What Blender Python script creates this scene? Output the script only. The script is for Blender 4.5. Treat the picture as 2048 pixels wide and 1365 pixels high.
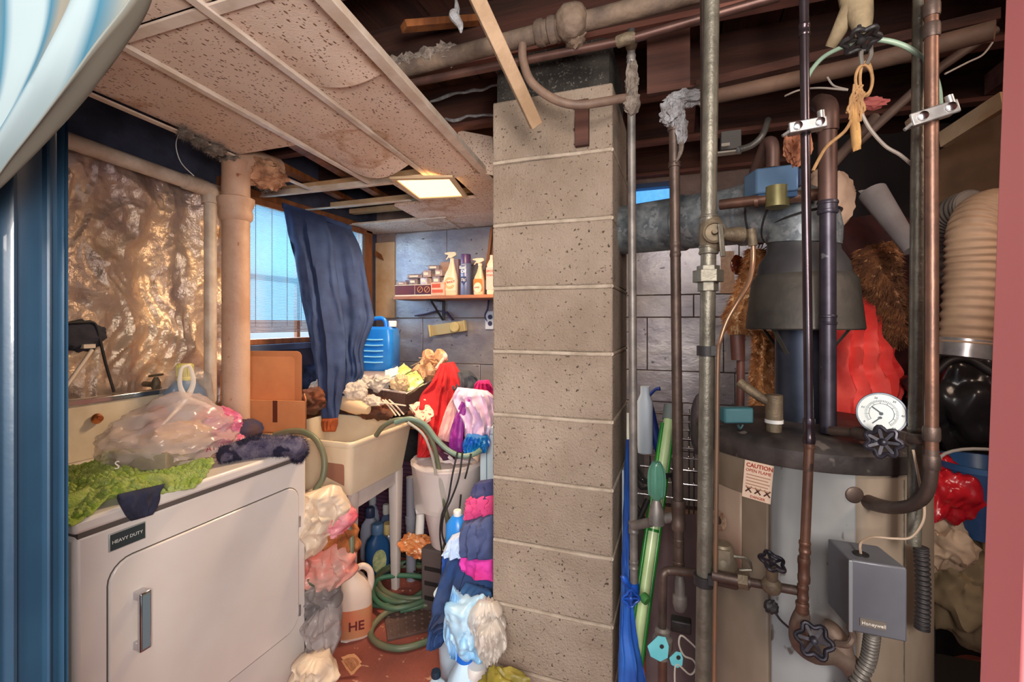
import bpy, bmesh, math, random
from math import sin, cos, pi, radians as R_, atan2, sqrt
from mathutils import Vector, Matrix, noise
for o in list(bpy.data.objects): bpy.data.objects.remove(o)
C = bpy.context.scene.collection
V = Vector
# ------------------------------------------------------------------ camera
H, FP, CX, HY, YAW = 1.38, 938.0, 1024.0, 645.0, R_(20)
cam = bpy.data.cameras.new('camera'); co = bpy.data.objects.new('camera', cam); C.objects.link(co)
cam.sensor_width = 36; cam.lens = FP*36/2048; cam.shift_y = -(682.5-HY)/2048; cam.clip_start = .02
co.location = (0, 0, H); co.rotation_euler = (R_(90), 0, YAW)
S = bpy.context.scene; S.camera = co
S.view_settings.view_transform = 'Standard'; S.view_settings.look = 'None'; S.view_settings.exposure = 0.45; S.view_settings.gamma = 1
# ------------------------------------------------------------------ light
w = bpy.data.worlds.new('world'); S.world = w; w.use_nodes = True
w.node_tree.nodes['Background'].inputs[0].default_value = (.72, .86, 1, 1); w.node_tree.nodes['Background'].inputs[1].default_value = .75
def area(name, loc, to, size, e, col, sy=None):
    l = bpy.data.lights.new(name, 'AREA'); l.energy = e; l.color = col; l.size = size
    if sy: l.shape = 'RECTANGLE'; l.size_y = sy
    o = bpy.data.objects.new(name, l); C.objects.link(o); o.location = loc
    o.rotation_euler = (V(to)-V(loc)).to_track_quat('-Z', 'Y').to_euler(); return o
area('daylight', (-2.75, 2.2, 1.9), (-1.2, 2.2, .9), 1.1, 110, (.6, .82, 1), 1.0)
area('added_rear_fill', (.1, -1.3, 2.1), (-.4, 2, .9), .9, 50, (1, .9, .8))  # unseen fill added behind the camera
area('added_front_fill', (.32, -.28, 1.5), (-1.2, 1.3, 1.5), .35, 24, (1, .9, .82))  # fill added beside the camera to brighten tiles and dryer
l = bpy.data.lights.new('fixture_bulb', 'AREA'); l.energy = 16; l.color = (1, .70, .42); l.size = .2
lb = bpy.data.objects.new('fixture_bulb', l); C.objects.link(lb); lb.location = (-1.17, 2.03, 1.99)
area('added_side_fill', (1.25, .75, 2.15), (.5, 1.5, .9), .25, 4, (1, .72, .55))  # unseen fill added at the right to light the heater side
# ------------------------------------------------------------------ pixel helpers (measuring the photo in metres)
FW = V((-sin(YAW), cos(YAW), 0)); RT = V((cos(YAW), sin(YAW), 0)); UP = V((0, 0, 1)); CAM = V((0, 0, H))
def at(px, py, z): return CAM + FW*z + RT*((px-CX)/FP*z) - UP*((py-HY)/FP*z)
def ray(px, py): return FW + RT*((px-CX)/FP) - UP*((py-HY)/FP)
def onX(px, py, X): d = ray(px, py); return CAM + d*(X/d.x)
def onY(px, py, Y): d = ray(px, py); return CAM + d*(Y/d.y)
def onZ(px, py, Z): d = ray(px, py); return CAM + d*((Z-H)/d.z)
def zh(py, z): return H-(py-HY)/FP*z
def lerp(a, b, t): return a+(b-a)*t
# ------------------------------------------------------------------ materials
def s(*c):
    return tuple(((x/255)/12.92 if x/255 <= .04045 else ((x/255+.055)/1.055)**2.4) for x in c)+(1,)
MATS = {}
def mat(name, c1, c2=None, sc=6, c3=None, sc3=60, t3=.62, rough=.6, metal=0, bump=0, bsc=40, alpha=1, stretch=(1,1,1), emit=0, trans=0, sss=0, coat=0, b2=0, bsc2=8):
    if name in MATS: return MATS[name]
    m = bpy.data.materials.new(name); m.use_nodes = True; nt = m.node_tree; N = nt.nodes; L = nt.links
    p = N['Principled BSDF']; tc = N.new('ShaderNodeTexCoord'); mp = N.new('ShaderNodeMapping'); mp.inputs['Scale'].default_value = stretch
    L.new(tc.outputs['Object'], mp.inputs[0])
    def nz(scale, det=4, rg=.6):
        n = N.new('ShaderNodeTexNoise'); n.inputs['Scale'].default_value = scale; n.inputs['Detail'].default_value = det; n.inputs['Roughness'].default_value = rg
        L.new(mp.outputs[0], n.inputs['Vector']); return n
    p.inputs['Base Color'].default_value = s(*c1); p.inputs['Roughness'].default_value = rough; p.inputs['Metallic'].default_value = metal
    last = None
    if c2:
        n = nz(sc); cr = N.new('ShaderNodeValToRGB'); cr.color_ramp.elements[0].position = .36; cr.color_ramp.elements[1].position = .64
        cr.color_ramp.elements[0].color = s(*c1); cr.color_ramp.elements[1].color = s(*c2); L.new(n.outputs[0], cr.inputs[0]); last = cr.outputs[0]
    if c3:
        n = nz(sc3, 2); cr = N.new('ShaderNodeValToRGB'); cr.color_ramp.elements[0].position = t3; cr.color_ramp.elements[1].position = t3+.05
        L.new(n.outputs[0], cr.inputs[0]); mx = N.new('ShaderNodeMix'); mx.data_type = 'RGBA'; L.new(cr.outputs[0], mx.inputs[0])
        if last: L.new(last, mx.inputs[6])
        else: mx.inputs[6].default_value = s(*c1)
        mx.inputs[7].default_value = s(*c3); last = mx.outputs[2]
    if last: L.new(last, p.inputs['Base Color'])
    if bump:
        b = N.new('ShaderNodeBump'); b.inputs['Strength'].default_value = bump; b.inputs['Distance'].default_value = .01
        L.new(nz(bsc, 5).outputs[0], b.inputs['Height']); o = b
        if b2:
            bb = N.new('ShaderNodeBump'); bb.inputs['Strength'].default_value = b2; bb.inputs['Distance'].default_value = .03
            L.new(nz(bsc2, 3).outputs[0], bb.inputs['Height']); L.new(b.outputs[0], bb.inputs['Normal']); o = bb
        L.new(o.outputs[0], p.inputs['Normal'])
    if coat: p.inputs['Coat Weight'].default_value = coat
    if trans: p.inputs['Transmission Weight'].default_value = trans
    if emit:
        p.inputs['Emission Strength'].default_value = emit; p.inputs['Emission Color'].default_value = s(*c1)
    if alpha < 1: p.inputs['Alpha'].default_value = alpha
    MATS[name] = m; return m
def ceiling_tile_mat():
    m = mat('ceiling_tile', (226, 205, 190), (212, 186, 168), sc=3, rough=.9, bump=.25, bsc=150)
    nt = m.node_tree; N = nt.nodes; L = nt.links; p = N['Principled BSDF']
    src = p.inputs['Base Color'].links[0].from_socket
    tc = N.new('ShaderNodeTexCoord')
    last = src
    for sc, st, th in ((75, (1, .45, 1), .17), (120, (.5, 1, 1), .15)):
        mp = N.new('ShaderNodeMapping'); mp.inputs['Scale'].default_value = st; mp.inputs['Rotation'].default_value = (0, 0, .5)
        L.new(tc.outputs['Object'], mp.inputs[0])
        v = N.new('ShaderNodeTexVoronoi'); v.inputs['Scale'].default_value = sc; L.new(mp.outputs[0], v.inputs['Vector'])
        cr = N.new('ShaderNodeValToRGB'); cr.color_ramp.elements[0].position = th; cr.color_ramp.elements[0].color = (1,1,1,1)
        cr.color_ramp.elements[1].position = th+.06; cr.color_ramp.elements[1].color = (0,0,0,1)
        L.new(v.outputs['Distance'], cr.inputs[0])
        mx = N.new('ShaderNodeMix'); mx.data_type = 'RGBA'; L.new(cr.outputs[0], mx.inputs[0]); L.new(last, mx.inputs[6])
        mx.inputs[7].default_value = s(120, 86, 66); last = mx.outputs[2]
    # water stain ring
    n = N.new('ShaderNodeTexNoise'); n.inputs['Scale'].default_value = 2.3; n.inputs['Detail'].default_value = 6; L.new(tc.outputs['Object'], n.inputs['Vector'])
    cr = N.new('ShaderNodeValToRGB'); e = cr.color_ramp.elements; e[0].position = .57; e[0].color = (0,0,0,1); e[1].position = .60; e[1].color = (.6,.6,.6,1)
    e2 = e.new(.63); e2.color = (.08,.08,.08,1)
    L.new(n.outputs[0], cr.inputs[0]); mx = N.new('ShaderNodeMix'); mx.data_type = 'RGBA'; L.new(cr.outputs[0], mx.inputs[0]); L.new(last, mx.inputs[6])
    mx.inputs[7].default_value = s(168, 116, 74); L.new(mx.outputs[2], p.inputs['Base Color']); return m
def glass_mat(name, col, a, rough=.15):
    if name in MATS: return MATS[name]
    m = bpy.data.materials.new(name); m.use_nodes = True; N = m.node_tree.nodes; L = m.node_tree.links
    p = N['Principled BSDF']; p.inputs['Base Color'].default_value = s(*col); p.inputs['Roughness'].default_value = rough
    t = N.new('ShaderNodeBsdfTransparent'); mx = N.new('ShaderNodeMixShader'); mx.inputs[0].default_value = a
    n = N.new('ShaderNodeTexNoise'); n.inputs['Scale'].default_value = 30; b = N.new('ShaderNodeBump'); b.inputs['Strength'].default_value = .4
    tc = N.new('ShaderNodeTexCoord'); L.new(tc.outputs['Object'], n.inputs['Vector']); L.new(n.outputs[0], b.inputs['Height']); L.new(b.outputs[0], p.inputs['Normal'])
    L.new(t.outputs[0], mx.inputs[1]); L.new(p.outputs[0], mx.inputs[2]); L.new(mx.outputs[0], N['Material Output'].inputs[0]); MATS[name] = m; return m
TILE = ceiling_tile_mat()
BLOCK = mat('cinder_block', (176, 160, 145), (146, 129, 113), sc=2.6, c3=(84, 70, 58), sc3=85, t3=.64, rough=.95, bump=.9, bsc=160)
MORTAR = mat('mortar', (184, 170, 155), (160, 146, 130), sc=20, rough=.95, bump=.4, bsc=90)
SOOT = mat('sooty_concrete', (62, 58, 54), (40, 37, 34), sc=9, c3=(92, 88, 82), sc3=120, t3=.6, rough=1, bump=1, bsc=120)
FLOOR = mat('red_painted_floor', (150, 78, 66), (122, 66, 58), sc=3, c3=(196, 150, 130), sc3=22, t3=.64, rough=.6, bump=.3, bsc=60)
FOILW = mat('foil_faced_board', (176, 172, 176), (142, 138, 150), sc=4, c3=(92, 86, 92), sc3=26, t3=.68, rough=.38, metal=.6, bump=.35, bsc=12, stretch=(1,1,1.5))
FOIL = mat('crinkled_foil', (232, 206, 176), (172, 152, 150), sc=3, c3=(186, 146, 108), sc3=7, t3=.64, rough=.33, metal=.45, bump=.75, bsc=26, b2=.7, bsc2=5)
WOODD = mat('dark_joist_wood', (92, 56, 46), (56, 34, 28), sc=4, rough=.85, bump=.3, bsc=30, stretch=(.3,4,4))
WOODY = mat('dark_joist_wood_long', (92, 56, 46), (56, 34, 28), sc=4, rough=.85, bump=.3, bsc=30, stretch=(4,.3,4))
WOODL = mat('pale_lumber', (214, 180, 142), (186, 146, 104), sc=5, rough=.8, bump=.3, bsc=50)
WOODM = mat('brown_wood', (150, 92, 50), (110, 64, 36), sc=6, rough=.6, stretch=(5,5,.5), bump=.2)
TEE = mat('painted_tee', (224, 210, 198), (198, 178, 160), sc=9, rough=.5)
NAVY = mat('navy_gloss_paint', (34, 62, 84), (24, 46, 66), sc=2, c3=(190, 205, 215), sc3=45, t3=.80, rough=.35, coat=.3, bump=.1, bsc=12)
REDP = mat('red_painted_wood', (236, 142, 148), (224, 124, 132), sc=2.5, rough=.6, stretch=(1,1,.3))
ENAM = mat('cream_enamel', (236, 230, 226), (226, 218, 212), sc=2, rough=.32, coat=.3, bump=.02)
CREAM = mat('cream_plastic', (236, 222, 196), (226, 208, 180), sc=4, rough=.4)
WHITE = mat('white_plastic', (236, 236, 234), rough=.35)
BWHITE = mat('bluish_white_enamel', (214, 236, 250), rough=.3)  # blue daylight cast is put into the white enamel
CHROME = mat('chrome', (205, 205, 210), rough=.15, metal=1)
STEEL = mat('galvanised_steel', (140, 148, 152), (92, 100, 108), sc=26, c3=(146, 152, 158), sc3=34, t3=.58, rough=.5, metal=.5, bump=.1)
IRON = mat('black_iron', (88, 80, 74), (60, 54, 50), sc=14, rough=.55, metal=.55, bump=.3, bsc=90)
GPIPE = mat('grey_iron_pipe', (138, 134, 122), (104, 100, 90), sc=14, rough=.45, metal=.6, bump=.2, bsc=90)
COPPER = mat('aged_copper', (128, 94, 78), (90, 68, 60), sc=9, c3=(76, 60, 54), sc3=30, t3=.66, rough=.42, metal=.6, bump=.1)
DCOPPER = mat('dull_copper', (106, 90, 82), (74, 62, 58), sc=11, rough=.5, metal=.6, bump=.15)
BRASS = mat('brass', (190, 168, 96), (150, 132, 80), sc=20, rough=.4, metal=.8)
DBRASS = mat('dusty_brass', (140, 126, 104), (100, 88, 74), sc=20, rough=.6, metal=.5, bump=.3, bsc=80)
TANP = mat('tan_painted_iron', (206, 172, 150), (186, 146, 122), sc=6, c3=(140, 84, 50), sc3=24, t3=.69, rough=.55, bump=.2, bsc=70)
PVC = mat('dusty_pvc', (218, 204, 190), (180, 158, 140), sc=8, rough=.5, bump=.1)
LINT = mat('dusty_lint', (150, 138, 128), (108, 96, 88), sc=40, rough=1, bump=1, bsc=160)
CARD = mat('cardboard', (214, 146, 98), (200, 130, 84), sc=5, rough=.85)
BLACK = mat('black_rubber', (26, 25, 27), (40, 38, 40), sc=12, rough=.55)
DARKM = mat('dark_metal', (62, 60, 62), (42, 40, 42), sc=9, rough=.55, metal=.4, bump=.2)
GHOSE = mat('green_hose', (62, 116, 92), (84, 104, 82), sc=5, rough=.45)
THOSE = mat('tan_green_hose', (116, 112, 88), (84, 104, 84), sc=5, rough=.45)
BAG = glass_mat('clear_film', (236, 228, 226), .42, .22)
WBAG = glass_mat('milky_film', (240, 232, 224), .72, .3)
DENIM = mat('navy_jersey', (54, 74, 118), (40, 54, 92), sc=5, rough=.95, bump=.3, bsc=220)
# ------------------------------------------------------------------ mesh building
class B:
    def __init__(s_): s_.v = []; s_.f = []
    def add(s_, vs, fs):
        k = len(s_.v); s_.v += [V(p) for p in vs]; s_.f += [tuple(i+k for i in f) for f in fs]; return s_
    def box(s_, c, d, m=None):
        c = V(c); vs = []
        for z in (-.5, .5):
            for x, y in ((-.5,-.5), (.5,-.5), (.5,.5), (-.5,.5)):
                p = V((x*d[0], y*d[1], z*d[2])); vs.append(c+(m @ p if m else p))
        return s_.add(vs, [(3,2,1,0), (4,5,6,7), (0,1,5,4), (1,2,6,5), (2,3,7,6), (3,0,4,7)])
    def span(s_, a, b): a = V(a); b = V(b); return s_.box((a+b)/2, [abs(q) for q in (b-a)])
    def hexa(s_, o, a, b, c):
        o, a, b, c = V(o), V(a), V(b), V(c)
        if a.cross(b).dot(c) < 0: a, b = b, a
        return s_.add([o, o+a, o+a+b, o+b, o+c, o+a+c, o+a+b+c, o+b+c], [(3,2,1,0), (4,5,6,7), (0,1,5,4), (1,2,6,5), (2,3,7,6), (3,0,4,7)])
    def bar(s_, a, b, wd, th, up=UP):
        a = V(a); b = V(b); d = b-a; x = d.cross(up); x = x.normalized() if x.length > 1e-6 else V((1,0,0)); y = x.cross(d).normalized()
        return s_.hexa(a-x*wd/2-y*th/2, x*wd, y*th, d)
    def tube(s_, pts, r, n=10, sm=0, cap=True):
        pts = [V(p) for p in pts]
        if sm: 
            rr = r if isinstance(r, (list, tuple)) else [r]*len(pts)
            q = []; q2 = []
            for i in range(len(pts)-1):
                p0 = pts[max(i-1,0)]; p1 = pts[i]; p2 = pts[i+1]; p3 = pts[min(i+2,len(pts)-1)]
                for k in range(sm):
                    t = k/sm; q.append(.5*((2*p1)+(p2-p0)*t+(2*p0-5*p1+4*p2-p3)*t*t+(3*p1-p0-3*p2+p3)*t**3)); q2.append(lerp(rr[i], rr[i+1], t))
            q.append(pts[-1]); q2.append(rr[-1]); pts = q; r = q2
        m = len(pts); rr = r if isinstance(r, (list, tuple)) else [r]*m
        vs = []; fs = []; prev = None
        for i in range(m):
            d = (pts[min(i+1,m-1)]-pts[max(i-1,0)]); d = d.normalized() if d.length > 1e-9 else UP
            if prev is None: x = d.cross(UP if abs(d.z) < .9 else V((1,0,0))).normalized()
            else: x = (prev-d*prev.dot(d)); x = x.normalized() if x.length > 1e-6 else d.cross(UP).normalized()
            prev = x; y = d.cross(x)
            for k in range(n): a = 2*pi*k/n; vs.append(pts[i]+(x*cos(a)+y*sin(a))*rr[i])
        for i in range(m-1):
            for k in range(n): a = i*n+k; b = i*n+(k+1)%n; fs.append((a, b, b+n, a+n))
        if cap: fs.append(tuple(range(n-1,-1,-1))); fs.append(tuple((m-1)*n+k for k in range(n)))
        return s_.add(vs, fs)
    def cyl(s_, a, b, r, r2=None, n=20): return s_.tube([a, b], [r, r if r2 is None else r2], n)
    def lathe(s_, prof, c=(0,0,0), n=24, ax=None, sx=1, sy=1):
        q = V(ax).normalized().to_track_quat('Z', 'Y') if ax is not None else None
        vs = []; fs = []; c = V(c)
        for r, z in prof:
            for k in range(n):
                p = V((r*cos(2*pi*k/n)*sx, r*sin(2*pi*k/n)*sy, z)); vs.append(c+(q @ p if q else p))
        for i in range(len(prof)-1):
            for k in range(n): a = i*n+k; b = i*n+(k+1)%n; fs.append((a, b, b+n, a+n))
        fs.append(tuple(range(n-1,-1,-1))); fs.append(tuple((len(prof)-1)*n+k for k in range(n)))
        return s_.add(vs, fs)
    def sup(s_, secs, n=24, p=4, m=None):
        vs = []; fs = []
        for q in secs:
            z, wx, wy = q[:3]; ox, oy = (q[3], q[4]) if len(q) > 4 else (0, 0)
            for k in range(n):
                a = 2*pi*k/n; c_, s2 = cos(a), sin(a)
                v = V((ox+wx/2*math.copysign(abs(c_)**(2/p), c_), oy+wy/2*math.copysign(abs(s2)**(2/p), s2), z)); vs.append(m @ v if m else v)
        for i in range(len(secs)-1):
            for k in range(n): a = i*n+k; b = i*n+(k+1)%n; fs.append((a, b, b+n, a+n))
        fs.append(tuple(range(n-1,-1,-1))); fs.append(tuple((len(secs)-1)*n+k for k in range(n)))
        return s_.add(vs, fs)
    def prism(s_, pts, o, x, y, dv):
        o, x, y, dv = V(o), V(x), V(y), V(dv); n = len(pts)
        vs = [o+x*a+y*b for a, b in pts]+[o+x*a+y*b+dv for a, b in pts]
        return s_.add(vs, [tuple(range(n-1,-1,-1)), tuple(range(n, 2*n))]+[(i, (i+1)%n, (i+1)%n+n, i+n) for i in range(n)])
    def grid(s_, fn, nu, nv):
        vs = [fn(i/nu, j/nv) for j in range(nv+1) for i in range(nu+1)]
        fs = [(j*(nu+1)+i, j*(nu+1)+i+1, (j+1)*(nu+1)+i+1, (j+1)*(nu+1)+i) for j in range(nv) for i in range(nu)]
        return s_.add(vs, fs)
    def blob(s_, c, r, seed=0, amp=.15, fr=3, sub=4, ridge=False, flat=None):
        bm = bmesh.new(); bmesh.ops.create_icosphere(bm, subdivisions=sub, radius=1); c = V(c); k = V((seed*7.3, seed*3.1, seed*1.7))
        vs = []
        for v in bm.verts:
            p = v.co.normalized(); q = p*fr+k
            d = (noise.noise(q)+.5*noise.noise(q*2.1)+.3*noise.noise(q*4.3)) if not ridge else (1-2*abs(noise.noise(q))-.8*abs(noise.noise(q*2.3))-.4*abs(noise.noise(q*5)))
            p = p*(1+amp*d); z = p.z*r[2]
            if flat is not None: z = max(z, -flat*r[2])
            vs.append(c+V((p.x*r[0], p.y*r[1], z)))
        fs = [tuple(v.index for v in f.verts) for f in bm.faces]; bm.free(); return s_.add(vs, fs)
    def bag(s_, c, r, seed=0, amp=.25, sub=5):
        bm = bmesh.new(); bmesh.ops.create_icosphere(bm, subdivisions=sub, radius=1); c = V(c); k = V((seed*7.3, seed*3.1, seed*1.7)); N_ = noise.noise
        sh = lambda q: max(0, 1-2.6*abs(N_(q)))**2
        ax = V((N_(k), N_(k*1.7+V((1,2,3))), .6)).normalized(); vs = []
        for v in bm.verts:
            p = v.co.normalized(); w_ = V((N_(p*1.6+k), N_(p*1.6+k+V((9,0,0))), N_(p*1.6+k+V((0,9,0)))))*.9
            q = p*1.0+w_*.6+k; al = ax*(q.dot(ax)); q2 = (q-al)*1.15+al*.3
            d = .9*N_(p*1.3+k*2)+.55*N_(p*2.7+k)+amp*(1.9*sh(q2)+.8*sh(q2*1.9+k)+.22*sh(q*3.6))-amp*.9
            vs.append(c+V((p.x*r[0], p.y*r[1], p.z*r[2]))*(1+.42*d))
        fs = [tuple(v.index for v in f.verts) for f in bm.faces]; bm.free(); return s_.add(vs, fs)
    def hair(s_, ln, cnt, seed=0, down=.5, wd=.0015, nface=None):
        rnd = random.Random(seed); F = [f for f in s_.f if len(f) <= 4]; V0 = s_.v; vs = []; fs = []
        for i in range(cnt):
            f = rnd.choice(F); a, b, c = (V0[k] for k in f[:3]); u, v = rnd.random(), rnd.random()
            if u+v > 1: u, v = 1-u, 1-v
            p = a+(b-a)*u+(c-a)*v; nn = (b-a).cross(c-a)
            if nn.length < 1e-10: continue
            nn.normalize(); t = (nn+V((rnd.uniform(-.6,.6), rnd.uniform(-.6,.6), rnd.uniform(-.6,.3)-down))).normalized()*ln*rnd.uniform(.5,1.2)
            sd = t.cross(V((rnd.uniform(-1,1), rnd.uniform(-1,1), .3))).normalized()*wd; k = len(vs); vs += [p-sd, p+sd, p+t]; fs.append((k,k+1,k+2))
        return s_.add(vs, fs)
def cr(pts, t):
    n = len(pts)-1; x = min(max(t, 0), 1)*n; i = min(int(x), n-1); t = x-i
    p0, p1, p2, p3 = pts[max(i-1,0)], pts[i], pts[i+1], pts[min(i+2,n)]
    return .5*((2*p1)+(p2-p0)*t+(2*p0-5*p1+4*p2-p3)*t*t+(3*p1-p0-3*p2+p3)*t**3)
def garment(rows, bulge=.04, folds=5, amp=.012, seed=0, nu=56, nv=48, crumple=.012, b=None, cf=9):
    """closed puffy cloth body: rows = (pxL,pyL,zL, pxR,pyR,zR)"""
    Ls = [at(*q[:3]) for q in rows]; Rs = [at(*q[3:6]) for q in rows]; b = b or B(); k0 = V((seed*3.7, seed*1.3, seed*5.1))
    vs = []
    for j in range(nv+1):
        t = j/nv; L, Rr = cr(Ls, t), cr(Rs, t); mid = (L+Rr)/2; hx = (Rr-L)/2; nrm = V((hx.y, -hx.x, 0)); nrm = nrm.normalized() if nrm.length > 1e-6 else -FW
        env = min(1, 6*t+.15, 6*(1-t)+.15)
        for i in range(nu):
            a = 2*pi*i/nu; u = cos(a); p = mid+hx*u+nrm*(sin(a)*bulge*env)
            ph = u*folds*2+noise.noise(V((u*1.5, t*3, seed)))*2.5
            f = sin(ph*pi/2)*amp*env*abs(sin(a))**.5
            q = p*cf+k0; cdisp = (.6-abs(noise.noise(q))*2-.8*abs(noise.noise(q*2.2)))*crumple
            p = p+(nrm*math.copysign(1, sin(a)+1e-9))*(f+cdisp*env); vs.append(p)
    fs = [(j*nu+i, j*nu+(i+1)%nu, (j+1)*nu+(i+1)%nu, (j+1)*nu+i) for j in range(nv) for i in range(nu)]
    fs.append(tuple(range(nu-1,-1,-1))); fs.append(tuple(nv*nu+k for k in range(nu)))
    return b.add(vs, fs)
ORG = {}
def obj(name, b, m, parent=None, smooth=True, bev=0, solid=0, kind=None, label=None, ang=40, data=None):
    if data is None:
        me = bpy.data.meshes.new(name)
        if parent is None:
            xs = [p.x for p in b.v]; ys = [p.y for p in b.v]; zs = [p.z for p in b.v]
            org = V(((min(xs)+max(xs))/2, (min(ys)+max(ys))/2, min(zs)))
        else: org = ORG.get(parent.name, V((0,0,0)))
        me.from_pydata([tuple(p-org) for p in b.v], [], b.f)
        bm = bmesh.new(); bm.from_mesh(me); bmesh.ops.recalc_face_normals(bm, faces=bm.faces); bm.to_mesh(me); bm.free()
        if smooth:
            for p in me.polygons: p.use_smooth = True
            try: me.set_sharp_from_angle(angle=R_(ang))
            except Exception: pass
        me.materials.append(m)
    else: me = data; org = ORG.get(parent.name, V((0,0,0))) if parent else V((0,0,0))
    o = bpy.data.objects.new(name, me); C.objects.link(o)
    if parent is None: o.location = org
    else: o.parent = parent
    ORG[o.name] = org
    if bev: md = o.modifiers.new('bevel', 'BEVEL'); md.width = bev; md.segments = 2; md.limit_method = 'ANGLE'
    if solid: md = o.modifiers.new('solid', 'SOLIDIFY'); md.thickness = solid; md.offset = 0
    if kind: o['kind'] = kind
    if label: o['label'] = label
    return o
def tag(o, label, cat, group=None, kind=None):
    o['label'] = label; o['category'] = cat
    if group: o['group'] = group
    if kind: o['kind'] = kind
    return o
def thing(name, label, cat, loc=(0,0,0), group=None):
    o = bpy.data.objects.new(name, None); C.objects.link(o); o.location = loc; o.empty_display_size = .05; ORG[o.name] = V(loc)
    return tag(o, label, cat, group)
def local(name, label, cat, group=None):
    o = thing(name, label, cat, (0,0,0), group); return o
def place(o, loc, rz=0, rx=0, ry=0, sc=None):
    o.location = loc; o.rotation_euler = (rx, ry, rz)
    if sc: o.scale = (sc, sc, sc)
    return o
def struct(name, b, m, parent=None, **k):
    o = obj(name, b, m, parent, **k)
    if parent is None: o['kind'] = 'structure'
    return o
def dup(root, loc, rz=0, label=None, group=None):
    r = root.copy(); C.objects.link(r); r.location = loc; r.rotation_euler = (0, 0, rz)
    if label: r['label'] = label
    if group: r['group'] = group
    for ch in list(root.children):
        c = ch.copy(); C.objects.link(c); c.parent = r
        for g_ in ch.children: d = g_.copy(); C.objects.link(d); d.parent = c
    return r
def text(st, o, x, y, size, m, parent, name='lettering', out=None, depth=.0006, bold=False):
    """flat raised lettering: o = left baseline corner, x/y unit vectors"""
    cu = bpy.data.curves.new('t', 'FONT'); cu.body = st; cu.size = size; cu.extrude = depth; cu.resolution_u = 2
    if bold: cu.offset = size*.02
    to = bpy.data.objects.new('t', cu); C.objects.link(to); bpy.context.view_layer.update()
    me = bpy.data.meshes.new_from_object(to.evaluated_get(bpy.context.evaluated_depsgraph_get())); 
    bpy.data.objects.remove(to); x = V(x).normalized(); y = V(y).normalized(); z = x.cross(y)
    b = B(); b.add([V(o)+x*v.co.x+y*v.co.y+z*v.co.z for v in me.vertices], [tuple(p.vertices) for p in me.polygons])
    bpy.data.meshes.remove(me); return obj(name, b, m, parent, smooth=False)
def rrect(w_, h_, r, n=6):
    pts = []
    for cx, cy, a0 in ((w_-r, r, -pi/2), (w_-r, h_-r, 0), (r, h_-r, pi/2), (r, r, pi)):
        for k in range(n+1): a = a0+pi/2*k/n; pts.append((cx+r*cos(a), cy+r*sin(a)))
    return pts
def pick(*a): return random.choice(a)
# ================================================================== STRUCTURE
XL, YB = -2.15, 2.95
struct('floor', B().span((-2.5, -2.2, -.08), (2.2, 3.1, 0)), FLOOR)
# left wall with the window opening (Y 1.80-2.77, Z 1.26-2.02)
WY0, WY1, WZ0, WZ1 = 1.80, 2.77, 1.26, 2.03
ROUGHW = mat('shaded_parged_wall', (74, 78, 100), (52, 54, 70), sc=5, rough=.95, bump=.6, bsc=30)  # shadow and blue bloom below the window are put into this colour
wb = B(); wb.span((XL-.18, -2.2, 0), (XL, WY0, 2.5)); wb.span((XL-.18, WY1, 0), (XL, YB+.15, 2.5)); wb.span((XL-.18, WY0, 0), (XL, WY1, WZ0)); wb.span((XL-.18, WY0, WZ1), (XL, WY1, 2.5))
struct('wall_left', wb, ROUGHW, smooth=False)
# back wall with the small high window
SX0, SX1 = onY(1266, 390, YB).x, onY(1342, 390, YB).x; SZ0, SZ1 = 2.07, 2.20
wb = B(); wb.span((XL, YB, 0), (SX0, YB+.18, 2.5)); wb.span((SX1, YB, 0), (2.0, YB+.18, 2.5)); wb.span((SX0, YB, 0), (SX1, YB+.18, SZ0)); wb.span((SX0, YB, SZ1), (SX1, YB+.18, 2.5))
MASON = mat('pale_masonry', (150, 128, 120), (118, 100, 98), sc=6, rough=.95, bump=.6, bsc=50)
wback = struct('wall_back', wb, MASON, smooth=False)
rnd = random.Random(4)
rows = [(.30, .62, (-2.15, -1.2, -.6, .1, .75)), (.62, .905, (-2.15, -1.55, -.75, .0, .6, 1.1)), (.905, 1.092, (-2.15, -1.3, -.4, .28, .9)), (1.092, 1.41, (-2.15, -1.75, -1.05, -.2, .22, .8)),
        (1.41, 1.543, (-.35, .06, .33, .9)), (1.543, 2.05, (-.35, -.02, .30, .95)), (1.41, 2.03, (-2.15, -1.98, -1.555, -1.165, -.35))]
for z0, z1, xs in rows:
    for a, b_ in zip(xs, xs[1:]):
        d = rnd.uniform(.012, .02)
        if z0 == 1.41 and a == -2.15: 
            obj('panel', B().span((a+.002, YB-.02, z0+.002), (b_-.002, YB, z1-.06)), WOODL, wback, bev=.002); continue
        obj('panel', B().span((a+.0025, YB-d, z0+.0025), (b_-.0025, YB, z1-.0025)), FOILW, wback, bev=.002)
struct('wall_right', B().span((1.85, -.1, 0), (2.0, YB, 2.5)), mat('dark_wall', (70, 58, 54), (46, 40, 38), sc=5, rough=.95), smooth=False)
# wall around the doorway we look through
WF = mat('hall_wall_paint', (60, 84, 104), (50, 70, 90), sc=3, rough=.8)
struct('wall_front', B().span((-2.15, .27, 0), (-.79, .365, 2.5)), WF, smooth=False)
struct('wall_front', B().span((.42, .30, 0), (1.85, .40, 2.5)), mat('red_wall_paint', (150, 84, 84), (136, 70, 72), sc=3, rough=.8), smooth=False)
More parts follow.
